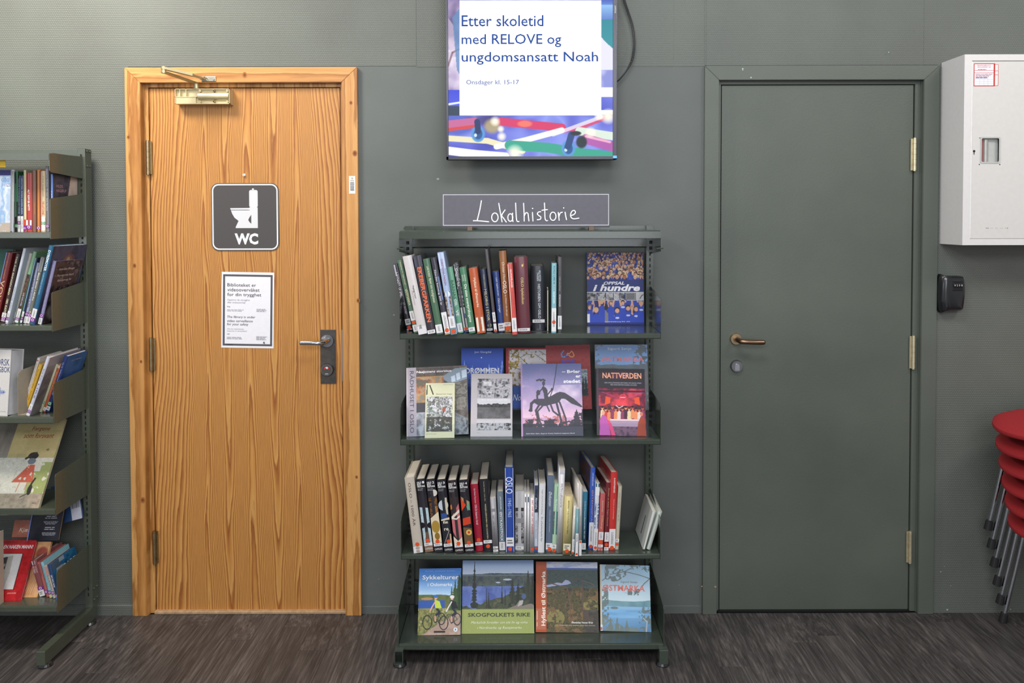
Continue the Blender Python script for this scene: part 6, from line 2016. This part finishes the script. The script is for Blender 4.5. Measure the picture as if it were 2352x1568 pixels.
def p_hyll(cv):
    cv.grad(.15, 0, 1, .12, '#7c92c4', '#c4cada')
    m_ = cv.u > .15
    cv.mottle(m_ & (cv.v < .09), ['#8a9cc8', '#c9ccda', '#a8b4d0'], 5, 3, asp=3)
    cv.rect(.15, .09, 1, .12, '#4a60a0'); cv.mottle(m_ & (cv.v > .115) & (cv.v < .4), ['#3c4a4c', '#4a5852', '#36444c'], 22, 6, asp=3)
    cv.poly([(.17, .34), (.28, .32), (.34, .30), (.42, .31), (.48, .26), (.53, .27), (.57, .31), (.5, .33), (.30, .35), (.17, .37)], '#a0a8cc')
    cv.mottle(m_ & cv.ridge(.38, .08, 6, 3), ['#33342a', '#5c5438', '#46442f', '#6c5c40', '#3c3a30'], 16, 10)
    cv.put(m_ & (fbm(cv.h, cv.w, 9, 44, 3) > .6) & (cv.v > .42), '#8a6848', .6)
    cv.put((fbm(cv.h, cv.w, 26, 71, 3) > .44) & (np.hypot((cv.u - .32) / .14, (cv.v - .80) / .12) < 1), '#8a8450', .8); cv.put((fbm(cv.h, cv.w, 26, 73, 3) > .5) & (np.hypot((cv.u - .9) / .14, (cv.v - .62) / .09) < 1), '#8c8a54', .7); cv.put(m_ & (cv.u > .75) & (cv.v > .68), '#3c3a40', .6)
    for p, w_, c in ((((.56, .9), (.55, .6), (.53, .45), (.5, .37), (.35, .34), (.24, .31)), .016, '#6a5240'), (((.75, .72), (.75, .5), (.745, .26), (.65, .24), (.58, .30)), .014, '#5c4c44'), (((.745, .27), (.85, .29), (.95, .34)), .01, '#6a5c54'), (((.53, .45), (.6, .38), (.66, .36)), .008, '#5a4a3c')):
        cv.line(p, w_, c)
    cv.rect(0, 0, .175, 1, '#ab4e2a'); cv.put((cv.u < .16) & (cv.v > .67) & (cv.v < .96), '#b07a68', .55)
    cv.rect(.018, .70, .03, .83, '#dcc4b8'); cv.rect(.018, .86, .03, .92, '#dcc4b8')


face_book(1230.5, 1453.5, 147, 162, T4, YF4, z4, .018, '#ab4e2a', 'forest view book with a rust band lettered Hyllest til Østmarka, bottom shelf', G4, p_hyll,
          [('Hyllest til Østmarka', .13, .525, .77, .085, '#f4e8dc', .02, 0, 'c', 'up'), ('Østmarkas Venner 50 år', .74, .86, .34, .026, '#ecebe8', .015), ('Redaktører: Even Saugstad, Steinar Bryn Granum', .66, .902, .56, .014, '#d0cec8', .01)], roll=-.8)


def p_ost(cv):
    cv.grad(0, 0, 1, .55, '#88aec8', '#d0dde2')
    cv.mottle(cv.ridge(.545, .05, 2, 8) & (cv.v < .66), ['#4c7c90', '#5c8c94', '#6a98a4'], 8, 3)
    cv.grad(0, .63, 1, 1, '#86b4d4', '#3a78ac'); cv.mottle((cv.v > .68) & (cv.v < .8), ['#5a98c8', '#78b0d8'], 5, 5, asp=4)
    cv.ell(.28, .655, .08, .018, '#5c6a68')
    n = fbm(cv.h, cv.w, 20, 60, 4)
    cv.put((n > .50) & (cv.v < .16 + .10 * np.sin(cv.u * 6)) & (cv.u > .1), '#4a5854', .9)
    cv.put((n > .47) & (cv.u < .16 + .06 * (cv.v - .4)) & (cv.v > .34), '#52605a', .9); cv.put((n > .46) & (cv.v > .80) & (cv.v > .93 - .5 * np.clip(.45 - cv.u, 0, 1)), '#6a7468', .9)
    cv.put((n > .5) & (cv.u > .76) & (cv.v > .62), '#5c6862', .9); cv.put((n > .5) & (cv.u > .55) & (cv.u < .8) & (cv.v > .36) & (cv.v < .46), '#4a5854', .9)
    for p in (((.1, .10), (.12, .2), (.06, .24), (0, .25)), ((.2, .15), (.5, .10), (.8, .15), (1, .2)), ((1, .2), (.88, .28), (.75, .42)), ((.5, .1), (.62, .05))): cv.line(p, .014, '#4c463e')
    for k, (u, h, w_) in enumerate(((.33, .22, .06), (.52, .17, .05), (.2, .2, .08), (.42, .1, .06))): cv.conifer(u, 1.0, h, w_, '#5c6a60', k)
    cv.line([(.9, 1), (.92, .85), (.85, .8)], .02, '#b8b8b0')


face_book(1379.5, 1451.5, 118, 152, T4, YF4, z4, .024, '#c8bba6', 'clear-jacketed book with a blue lake seen through branches, outermost on the bottom shelf', G4, p_ost,
          [('Sigurd Senje', .58, .262, .34, .042, '#4a4a52', 0), ('ØSTMARKA', .47, .352, .85, .095, '#e0583f', .02), ('Gyldendal Norsk Forlag', .60, .425, .26, .014, '#6a6a70', 0)], roll=-1.6, clear=True,
          extra=lambda t, W, H, fr: (lambda ik: (ik.rect(.0, .0, .006, H, '#c9b59c'), ik.rect(.0, .0, .007, .02, '#dcdcde'), ik.rect(.0, .002, .006, .012, '#c8402c'), ik.build('spine_edge', t)))(Ink(fr)))

# ---- the rack cut off by the frame
ka, kb, kc, kd, ke = RK_z
GA = 'books on the top shelf of the olive rack'; GB = 'books on the second shelf of the olive rack'; GC = 'books on the third shelf of the olive rack'
GE = 'books on the bottom shelf of the olive rack'
PUR, GRN = '#7c3a8c', '#3f9a58'


def p_sky(cv):
    cv.grad(0, 0, 1, .09, '#2c2c60', '#3a3a70'); cv.mottle(cv.v > .09, ['#b4bccb', '#aebccf', '#7f9fc4', '#c6cad4', '#9ab0c8'], 3, 6); cv.put((cv.v > .85) & (fbm(cv.h, cv.w, 9, 3) > .4), '#a89c90')


face_book(-78, 529.5, 101, 138, 3, -.275, ka, .02, '#bcc4d0', 'pale book with blue clouds on its cover, top shelf of the olive rack', GA, p_sky,
          [('ODD', .88, .155, .18, .05, '#7a8ab0', 0), ('HØ', .90, .235, .2, .06, '#8a96b4', 0)])


def eye_cover(f, w, h, t):
    def p(cv):
        cv.mottle(None, ['#3c3a46', '#4a4654', '#34323c'], 4, 4)
        cv.poly([(.72, 0), (1, 0), (1, .9), (.5, .9), (.52, .6), (.62, .3)], '#b9a89c'); cv.mottle((cv.u > .72) & (cv.v > .05) & (cv.v < .35), ['#c0b0a4', '#ae9c90'], 4, 3)
        cv.line([(.62, .48), (.74, .40), (.90, .41), (.96, .48)], .035, '#3a3034'); cv.ell(.82, .66, .13, .06, '#8a7a74'); cv.ell(.80, .665, .075, .04, '#34303c'); cv.ell(.80, .66, .02, .012, '#c9c4cc')
        cv.ell(.3, .85, .2, .25, '#5c5c78', .6, .8)
    cv = Canvas(60, 90); p(cv); cv.build('cover_picture', f, w, h, t)
    text('HILDE', f, w * .25, h * .80, w * .26, h * .05, '#b98a94', t); text('HAGERUP', f, w * .32, h * .72, w * .40, h * .05, '#b98a94', t)


LA = [
    (19.5, 529, 19.5, 424, 11, '#8fc0d4', 'light blue spine with a yellow top, beside the clouded cover', dict(dec=[('b', .88, .99, '#c9b070'), ('t', 'I SHAPE OG EN SAMT HISTORIE', .2, .86, .34, '#4a6a7c'), ('o', .08, .14)])),
    (29, 529.5, 28.5, 389.6, 8.5, '#d3d4d6', 'white spine with a green ringed sticker on the top shelf of the olive rack', dict(dec=[('t', 'BALE SKOG', .45, .85, .4, '#9ab4c4'), ('o', .07, .14, GRN)])),
    (37.5, 529, 36.5, 393.5, 8, '#2f6a44', 'dark green spine on the top shelf of the olive rack', dict(dec=[('b', .0, .5, '#3c3c3c'), ('b', .25, .8, '#5aa070', -.8, .1), ('o', .07, .13, GRN)])),
    (44, 529, 43.5, 402.7, 6.5, '#33343c', 'thin charcoal spine with a long white label', dict(dec=[('t', 'VIDAR KVALSHAUG MINE', .32, .95, .4, '#8a9ab0'), L_(.0, .28), ('o', .13, .19)])),
    (51, 529, 50.5, 402.7, 6.5, '#2c3656', 'thin black and blue spine beside the charcoal one', dict(dec=[('b', .3, .99, '#4a74c0', -.9, -.2), ('t', 'JENTER SOM KOM INN', .32, .95, .4, '#c0c8d8'), L_(.0, .28)])),
    (57, 529.5, 56.5, 390.4, 6, '#c9c49c', 'pale cream green spine beside the bright red one', dict(dec=[('b', .0, .2, '#c0503c'), ('o', .02, .10)])),
    (66.5, 531, 66, 397, 14, '#b0342f', 'bright red book lettered ALT SOM ER NYTT', dict(dec=[('t', 'ALT SOM ER NYTT', .36, .72, .34, '#f0e8e4', 0, .03), ('b', .055, .20, '#e2e0e2'), ('b', .2, .205, '#8a2820'), ('o', .05, .11), ('t', 'ALT', .13, .19, .2, '#5a5a5e')])),
    (78, 530, 77.5, 391, 9.5, '#7c5646', 'brown spine between the bright red book and the orange one', dict(dec=[('b', .28, .48, '#b07048', .2, .7)])),
    (89, 529.5, 88.5, 390, 9.5, '#c87c38', 'orange spine with a purple ringed sticker', dict(dec=[('b', .0, .99, '#8a4434', .55, 1), ('o', .04, .085)])),
    (99.5, 529.5, 99, 392, 10, '#d8c094', 'cream spine with an orange title and a green sticker', dict(dec=[('b', 0, .99, '#c4b4cc', -1, -.6), ('t', 'Trine Angelsen', .58, .92, .34, '#a89468'), ('t', 'VILLETONE', .28, .5, .5, '#d8703c'), ('b', .02, .25, '#dddad6', -.8, 1), ('o', .12, .165, GRN)])),
    (109.5, 529.5, 108, 381, 7.5, '#77777c', 'grey spine, the tallest on the top shelf of the olive rack', dict(dec=[('b', .88, .99, '#8a8088'), ('t', 'Helene Guåker Ei mor skal ha hus', .32, .95, .42, '#d8d8dc'), ('o', .06, .11)])),
    (119.5, 528, 118.5, 400, 5, '#5b7cc0', 'slim blue spine whose dark cover shows half a face', dict(dec=[('t', 'HAGERUP', .3, .7, .5, '#c9b0b4'), ('R', eye_cover)], D=.165, yoff=-.245)),
]
for b in LA:
    k = dict(D=.18); k.update(b[7]); spine_book(RK, 1, b[0], b[1], b[2], b[3], b[4], b[5], b[6], zs=ka, group=GA, **k)
face_book(-70, 740, 98, 168, 4, -.135, kb, .02, '#2f5c50', 'dark green book standing behind the leaning row on the second shelf of the olive rack', GB, lambda cv: (cv.mottle(None, ['#2c5a50', '#3a6a58'], 4, 3), cv.rect(0, .5, 1, 1, '#a89c84'), [cv.rect(0, .52 + k * .05, 1, .53 + k * .05, '#6a6458') for k in range(8)]))


def dark_cover(f, w, h, t):
    cv = Canvas(80, 110); cv.mottle(None, ['#34344a', '#44465c', '#2c2c3e'], 3, 14)
    cv.poly([(.2, .5), (.3, .2), (.48, .08), (.66, .14), (.8, .3), (.8, 1), (.2, 1)], '#54404a'); cv.ell(.5, .25, .16, .12, '#6a5044'); cv.ell(.5, .2, .05, .05, '#a08a7c', .7); cv.grad(.82, .3, 1, 1, '#4a5a80', '#34466a')
    cv.build('cover_picture', f, w, h, t)


def brown_cover(f, w, h, t):
    cv = Canvas(60, 90); cv.mottle(None, ['#3c2e30', '#4c3c3e', '#2e2426'], 6, 14); cv.put(fbm(90, 60, 14, 5) > .66, '#8a7c80', .5)
    cv.ell(.3, .8, .28, .16, '#b0a8a4', .8, .6); cv.build('cover_picture', f, w, h, t)
    for s_, v, ww in (('Anne Lise Wenger', .86, .6), ('Forstyrret barn', .76, .62), ('forstyrret liv', .68, .52)):
        text(s_, f, w * .45, h * v, w * ww, h * .045, '#c9b8b0', t, shear=.2)


LB = [
    (-14, 741, 22, 579.6, 14.5, '#7a2c2c', 'maroon leaning spine with big gold letters VOV', dict(dec=[('t', 'DE NYE MENNESKER', .62, .88, .2, '#c98a6c'), ('t', 'VOV', .30, .60, .62, '#e0c08c', 0, 0), ('b', .1, .99, '#8aa0e0', -1, -.75)])),
    (5.9, 741.5, 41.8, 582.5, 10.5, '#3e3230', 'dark brown leaning spine with cream capitals', dict(dec=[('t', 'TOR ÅGE BRINGSVÆRD', .40, .96, .46, '#e2d6b4', 0, .02), ('t', '1001 KATT', .14, .34, .46, '#e2d6b4', 0, .02), L_(.02, .14), ('o', .03, .075)])),
    (14.7, 744.6, 56.5, 570, 6.5, '#b9bfcc', 'thin silver blue spine leaning beside the dark brown one', dict(dec=[('t', 'TIDLIG LIV', .2, .5, .3, '#8a90a0'), L_(.02, .17), ('o', .05, .09)], D=.22)),
    (26.4, 742, 69, 581, 10.5, '#cac3bc', 'cream white leaning spine with faint cream title', dict(dec=[('t', 'KOLLEGA ANKOMST', .62, .94, .24, '#a8a4a4'), ('t', 'HOTELL LUDDET CUP', .2, .6, .34, '#ddd8d0'), L_(.01, .16), ('o', .03, .07)], D=.2)),
    (37.4, 743, 80, 577.4, 8.5, '#7aa47c', 'pale green leaning spine with a dark picture below', dict(dec=[('m', .2, .68, ['#2e2a2a', '#6a4a3a', '#3a3436'], 3), ('t', 'DYR SOM LYVER', .24, .42, .4, '#c0c8e0'), L_(.01, .2), ('o', .04, .08)], D=.22)),
    (48, 743, 84, 591, 5, '#2c3c4c', 'very thin dark blue leaning spine', dict(dec=[('b', 0, .99, '#8ab0d8', -.9, -.3), L_(.01, .18), ('o', .05, .1)])),
    (57, 742.5, 86.5, 603, 7, '#a2a8c8', 'lilac grey leaning spine with black marks', dict(dec=[('t', 'UNA UNG LAL', .25, .75, .34, '#4a4a5c'), ('o', .12, .18), L_(.0, .11)])),
    (63.5, 743.5, 99, 590, 9.5, '#6e6f66', 'grey olive leaning spine lettered Blant løver i Afrika', dict(dec=[('b', .78, .99, '#8a8c8c'), ('t', 'Blant løver i Afrika', .34, .76, .44, '#dcdcd4'), L_(.0, .14), ('e', 0, .17, .22, '#b8b090'), ('o', .1, .15)])),
    (72.5, 745.4, 120.5, 564, 12, '#245c7e', 'tall teal leaning book lettered DYREMOTER', dict(dec=[('t', 'DYREMOTER', .68, .94, .5, '#e2eaee', 0, .02), ('t', 'ALBERTREKKE HISTORIEN', .38, .66, .26, '#8ab4cc'), L_(.075, .2), ('o', .03, .085), ('R', dark_cover)], D=.2, yaw=-5, yoff=-.29)),
    (91, 745.4, 126, 598.7, 9, '#8a86ac', 'lilac leaning book with a brown front cover turned outwards', dict(dec=[('t', 'AVSLUTNING Kristian - Forstyrret barn', .18, .94, .46, '#c4c0dc', 0, 0), ('o', .11, .16), L_(.0, .10), ('R', brown_cover)], D=.165, yaw=-3)),
]
for b in LB:
    k = dict(D=.18); k.update(b[7]); spine_book(RK, 2, b[0], b[1], b[2], b[3], b[4], b[5], b[6], zs=kb, group=GB, **k)


def p_sang(cv):
    cv.a[:] = hexf('#cfccc9'); g = np.random.default_rng(4)
    for k in range(60):
        u = .62 + k * .005; a_ = (.065 * abs(math.sin(k * .9)) + .01) * (1 if k < 38 else .4)
        cv.rect(u, .64 - a_, u + .004, .64 + a_, '#3a62b0')


face_book(-86, 941, 116, 140, 6, -.262, kc, .062, '#c8c5c2', 'thick white songbook with blue capitals, on the third shelf of the olive rack', GC, p_sang,
          [('NORSK', .80, .19, .36, .10, '#34487c', 0), ('SANGBOK', .78, .30, .44, .085, '#34487c', 0), ('aschehoug', .9, .93, .12, .02, '#a8a4a4', 0)], yaw=-9, page=mat('#bfc0c4', .8, 0, .05))


def grey_cover(f, w, h, t):
    cv = Canvas(60, 110); cv.mottle(None, ['#6a6462', '#7a7472', '#8a8482'], 3, 9); cv.rect(0, 0, 1, .16, '#9c9496'); cv.line([(.3, .5), (.42, .42), (.45, .36)], .05, '#3a3638')
    cv.build('cover_picture', f, w, h, t); text('LIRS', f, w * .62, h * .78, w * .4, h * .05, '#3a3638', t)


def blue_cover(f, w, h, t):
    cv = Canvas(60, 90); cv.mottle(None, ['#2c4c7c', '#345a90', '#3a6098'], 4, 9); cv.poly([(.6, .5), (.75, .47), (.9, .5), (.8, .55), (.6, .56)], '#c0c0c8'); cv.line([(.62, .5), (.86, .48)], .03, '#b83a3c')
    for k in range(6): cv.ell(.2 + .1 * k, .3 + .08 * (k % 3), .03, .015, '#8a3a5c', .6)
    cv.build('cover_picture', f, w, h, t); text('Liv H. Wilhelmsen', f, w * .5, h * .9, w * .5, h * .03, '#9ab0d0', t, shear=.3)


LC = [
    (51, 947, 89, 821.7, 6.5, '#cfc9c4', 'white leaning spine with a red dot at its top', dict(dec=[('e', 0, .95, .3, '#c8504a'), ('t', 'Sentral Revolusjonen Kjærligheten', .3, .9, .34, '#8a7a78'), ('b', .25, .35, '#e0a878', -.5, .6), ('b', .0, .05, '#dedad6')])),
    (56, 947.5, 93.3, 836.4, 8.5, '#d4a838', 'yellow leaning book beside the white one with a red dot, olive rack', dict(dec=[('t', 'Thorvald Steen Vekten', .5, .9, .3, '#7a6420'), ('t', 'Dorio Kjap', .25, .45, .3, '#7a6420'), ('b', .0, .07, '#dcd8d4'), ('b', .02, .05, '#8aa89a', -.4, .4)])),
    (62.5, 942, 98.5, 837, 3.2, '#2f6c96', 'thin blue leaning spine beside the yellow one', dict(dec=[])),
    (63.5, 956.4, 111.5, 820, 8, '#c3c3d0', 'tall white leaning book with a grey front cover', dict(dec=[('t', 'Erich Fried', .6, .8, .34, '#7a7a98'), ('t', 'LIRS', .3, .55, .34, '#6a6a98'), L_(.01, .2), ('o', .05, .10), ('R', grey_cover)], D=.205)),
    (91.5, 947, 129, 835.7, 9, '#c8c4a4', 'pale cream leaning spine with a green ringed sticker', dict(dec=[('t', 'Arthur og Morgen Korsvik Inn', .22, .92, .34, '#8a8660'), ('o', .17, .23, GRN), L_(.03, .15, '#c8c4a4')])),
    (100.5, 946.8, 137, 837.8, 6.5, '#c0603a', 'orange leaning spine beside the navy one', dict(dec=[('b', .93, .99, '#c9b8a4'), ('t', 'Blodets Frister', .35, .85, .4, '#e0a080'), L_(.03, .1)])),
    (108, 947, 152, 817.5, 9.5, '#2a3a72', 'navy leaning book with a bright blue front cover', dict(dec=[('t', 'Liv H. Wilhelmsen', .55, .88, .3, '#a8b4d8'), ('t', 'FØR HAVET', .3, .5, .4, '#dfe4f0'), ('o', .12, .18, GRN), L_(.03, .1), ('R', blue_cover)], D=.14)),
]
for b in LC:
    k = dict(D=.15); k.update(b[7]); spine_book(RK, 3, b[0], b[1], b[2], b[3], b[4], b[5], b[6], zs=kc, group=GC, **k)
pz = P(44, 950, -.275)
be = empty('bookend', (pz.x - .004, -.275, kc), label='beige metal bookend beside the leaning row on the third shelf of the olive rack', cat='bookend')
hb = P(44, 852, -.275).z - kc
bm = BM(); add_prism(bm, [(0, 0), (.19, 0), (.19, hb + .01), (.10, hb + .012), (.015, hb), (.004, hb - .008), (0, hb - .02)], 'x', -.0008, .0008)
bmesh.ops.rotate(bm, verts=bm.verts[:], cent=(0, 0, 0), matrix=Matrix.Rotation(math.radians(-14), 3, 'Z')); add_box(bm, 0, .05, .0, .1, .0001, .0012)
obj('bookend_plate', bm, mat('#8f8676', .5), be)


def p_fargene(cv):
    cv.mottle(None, ['#a89a6c', '#b4a678', '#aea06e'], 3, 5)
    cv.grad(0, 0, 1, .14, '#b0a480', '#b4a678'); cv.mottle(cv.u + cv.v * .0 < .35, ['#7c766c', '#8c867c', '#6e6a62'], 4, 8, asp=.3)
    lo = cv.v > .45  # pale grainy ground, the acrylic pane's glare painted into its colour
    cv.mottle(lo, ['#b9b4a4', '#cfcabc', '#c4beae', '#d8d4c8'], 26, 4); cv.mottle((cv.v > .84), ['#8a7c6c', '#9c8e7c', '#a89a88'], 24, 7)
    n = fbm(cv.h, cv.w, 16, 12, 4)
    cv.put((cv.u > .74 + .12 * (cv.v < .6)) & (cv.v > .5) & (cv.v < .84) & (n > .4), '#8a9454', .85)
    cv.put((cv.u > .85) & (cv.v > .30) & (cv.v < .45) & (n > .56), '#5c543c', .7)
    cv.ell(.71, .43, .07, .04, '#33302c'); cv.line([(.62, .46), (.74, .40)], .03, '#3c3834'); cv.ell(.71, .49, .055, .035, '#6a747c')
    cv.put((n > .3) & (cv.v > .53) & (cv.v < .72) & (np.abs(cv.u - .73 + (cv.v - .53) * .35) < .04 + (cv.v - .53) * .55), '#b8503c', .9)
    cv.line([(.64, .72), (.62, .82)], .012, '#b87a5c'); cv.line([(.74, .72), (.73, .80)], .012, '#b87a5c')
    cv.ell(.80, .80, .03, .06, '#33322e'); cv.line([(.80, .74), (.83, .68)], .025, '#33322e'); cv.line([(.79, .84), (.70, .88)], .01, '#33322e')


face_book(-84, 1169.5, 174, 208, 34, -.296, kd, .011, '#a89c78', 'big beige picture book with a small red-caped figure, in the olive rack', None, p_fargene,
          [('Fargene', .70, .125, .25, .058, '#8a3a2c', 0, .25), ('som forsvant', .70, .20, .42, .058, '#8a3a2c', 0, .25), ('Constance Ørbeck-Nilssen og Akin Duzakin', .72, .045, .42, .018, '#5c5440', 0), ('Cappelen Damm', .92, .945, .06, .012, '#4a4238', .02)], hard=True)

# bottom shelf of the olive rack: a clear step at the back carries three of the books
zr5 = P(100, 1242, -.16).z
tt = empty('display_riser', (xR2 - .33, -.16, ke + .0006), label='clear acrylic step under the black back-cover book in the olive rack', cat='display stand')
h = zr5 - ke - .0008
bm = BM(); add_prism(bm, [(-.012, h), (.07, h), (.07, h - .002), (.004, h - .002), (.004, 0), (.002, 0), (.002, h - .002), (-.012, h - .002)], 'x', -.30, .16); obj('step', bm, M_CLEAR, tt)


def p_back(cv):
    cv.mottle(None, ['#1d1e28', '#262632'], 4, 3)


face_book(27, 1238.5, 62, 44, 20, -.125, zr5, .012, '#9a5844', 'brown book with a white serif title, behind the black back-cover book', GE, lambda cv: cv.mottle(None, ['#96543f', '#a86450'], 4, 3),
          [('Kjærlig', .55, .60, .62, .30, '#dcd0c0', 0, .25)])
face_book(62, 1242.5, 72, 92, 22, -.158, zr5, .014, '#20202c', 'black book showing its back cover full of small white print', GE, p_back, [],
          extra=lambda t, W, H, fr: (lambda ik: ([ik.lines(W * .42, H * (.12 + .14 * k), W * .9, H * (.12 + .14 * k + .09), 3 - (k % 2), '#b9b9c4', .4, k, 'c') for k in range(6)], ik.rect(0, 0, .004, H, '#6c86c8'), ik.build('cover_print', t)))(Ink(fr)), page=mat('#a88c68', .8))


def p_code(cv):
    cv.mottle(None, ['#2c4470', '#34507c'], 4, 3); cv.rect(.62, 0, 1, 1, '#c4c4d2')
    for k in range(9): cv.rect(.66 + .035 * k, .3, .675 + .035 * k + .006 * (k % 2), .7, '#4a4a5c')


face_book(128, 1206, 64, 90, 14, -.10, P(128, 1206, -.10).z, .010, '#2f4a78', 'blue book with a white barcode panel, tucked behind the black back-cover book', GE, p_code, roll=15)


def p_peach(cv):
    cv.mottle(None, ['#c89464', '#d8a87c', '#c08a58'], 3, 3); cv.ell(.8, .22, .2, .14, '#8a3a34', .8, .5)
    for k in range(9): cv.line([(.3 + .06 * k, .95), (.5 + .05 * k, .7 - .03 * k), (.45 + .06 * k, .5), (.7 + .03 * k, .3)], .012, '#7a4a34', .7)


face_book(8, 1350, 78, 106, 30, -.235, ke, .010, '#c08c60', 'peach book with a swirling hair drawing, behind the red book with a photograph', GE, p_peach)


def p_mann(cv):
    cv.mottle(None, ['#a81c22', '#b8262a', '#9c181e'], 5, 3)
    cv.rect(.0, .22, .80, .82, '#4a1418'); cv.rect(.0, .23, .785, .81, '#c9c7c6'); cv.poly([(.38, .80), (.42, .30), (.60, .25), (.62, .55), (.58, .8)], '#a8a49c')
    cv.poly([(.30, .60), (.34, .30), (.50, .28), (.50, .5), (.42, .62)], '#3a3634'); cv.ell(.46, .42, .035, .03, '#8c8078'); cv.poly([(.3, .5), (.42, .45), (.52, .5), (.5, .72), (.38, .74), (.34, .6)], '#a09890'); cv.line([(.45, .7), (.40, .79)], .04, '#9a9088')


face_book(-66, 1358, 114, 117, 30, -.262, ke, .012, '#a81e24', 'red book with a grey photograph and white slanted capitals, bottom shelf of the olive rack', GE, p_mann,
          [('EN NAKEN MANN!', .66, .11, .62, .065, '#f0e6e6', .02, .2), ('JANNE MASTER', .78, .88, .18, .03, '#e8b8b8', 0)])
LE = [
    (-31, 1367, -31, 1232, 26, '#b3a493', 'beige book cut by the frame edge on the bottom shelf of the olive rack', dict(dec=[], D=.065, yoff=-.335)),
    (98, 1370, 75.5, 1287, 14, '#84484c', 'mauve leaning spine with a white top label, first of the small leaning row', dict(dec=[('b', .88, .99, '#dcdcde', -.6, .5), ('b', .64, .86, '#9a5a5c'), ('t', 'HANS KJELLSØN', .66, .84, .3, '#d8b4b4', .15), ('t', 'PETTERSEN', .66, .84, .3, '#d8b4b4', -.2), ('L', .0, .17), ('o', .18, .27), ('b', .17, .18, '#c98a94')], D=.17)),
    (109.5, 1371.5, 87, 1291, 7, '#b0605a', 'salmon leaning spine in the small leaning row', dict(dec=[('t', 'FRIHETEN', .6, .95, .4, '#7a3434'), ('o', .1, .2)], D=.17)),
    (117.5, 1373, 95, 1291, 7, '#86b8c4', 'light blue leaning spine in the small leaning row', dict(dec=[('t', 'Hans Petter Blad', .3, .9, .4, '#5a8a94'), ('o', .1, .2), ('b', 0, .09, '#c9c08c')], D=.17)),
    (125, 1374.5, 103.5, 1299, 7, '#c4b8a8', 'cream leaning spine in the small leaning row', dict(dec=[('t', 'KVA ER SKJEDD', .25, .7, .4, '#4a4a5c'), ('b', .7, .98, '#b8908c'), ('o', .12, .22)], D=.16)),
    (133, 1377, 111.5, 1296, 8.5, '#27406a', 'navy leaning book with a blue cover lettered BARE', dict(dec=[('t', 'OM HVA HUN', .35, .7, .45, '#dfe4ee'), ('b', .0, .1, '#3a80c8'), ('o', .06, .14),
        ('R', lambda f, w, h, t: ((lambda cv: (cv.mottle(None, ['#225a80', '#2f6c94', '#1c4a6c'], 4, 3), cv.rect(.0, .0, .35, .22, '#4a5c70'), cv.rect(.15, .22, .40, .6, '#9aa4ac'), cv.rect(.3, .0, .5, .12, '#8a9aa8'), cv.build('cover_picture', f, w, h, t)))(Canvas(50, 60)), text('BARE', f, w * .66, h * .70, w * .5, h * .14, '#e0e4ea', t, bold=.02)))], D=.165)),
]
for b in LE:
    k = dict(b[7]); spine_book(RK, 5, b[0], b[1], b[2], b[3], b[4], b[5], b[6], zs=ke, group=GE, **k)
pz = P(-30, 374, -.285)
sl = empty('shelf_card', (pz.x, -.285, P(0, 384, -.285).z), label='yellow card hanging under the canopy at the frame edge of the olive rack', cat='card')
box('card', -.06, .066, 0, .001, 0, .028, mat('#c9a424', .5), sl)

flush_text()
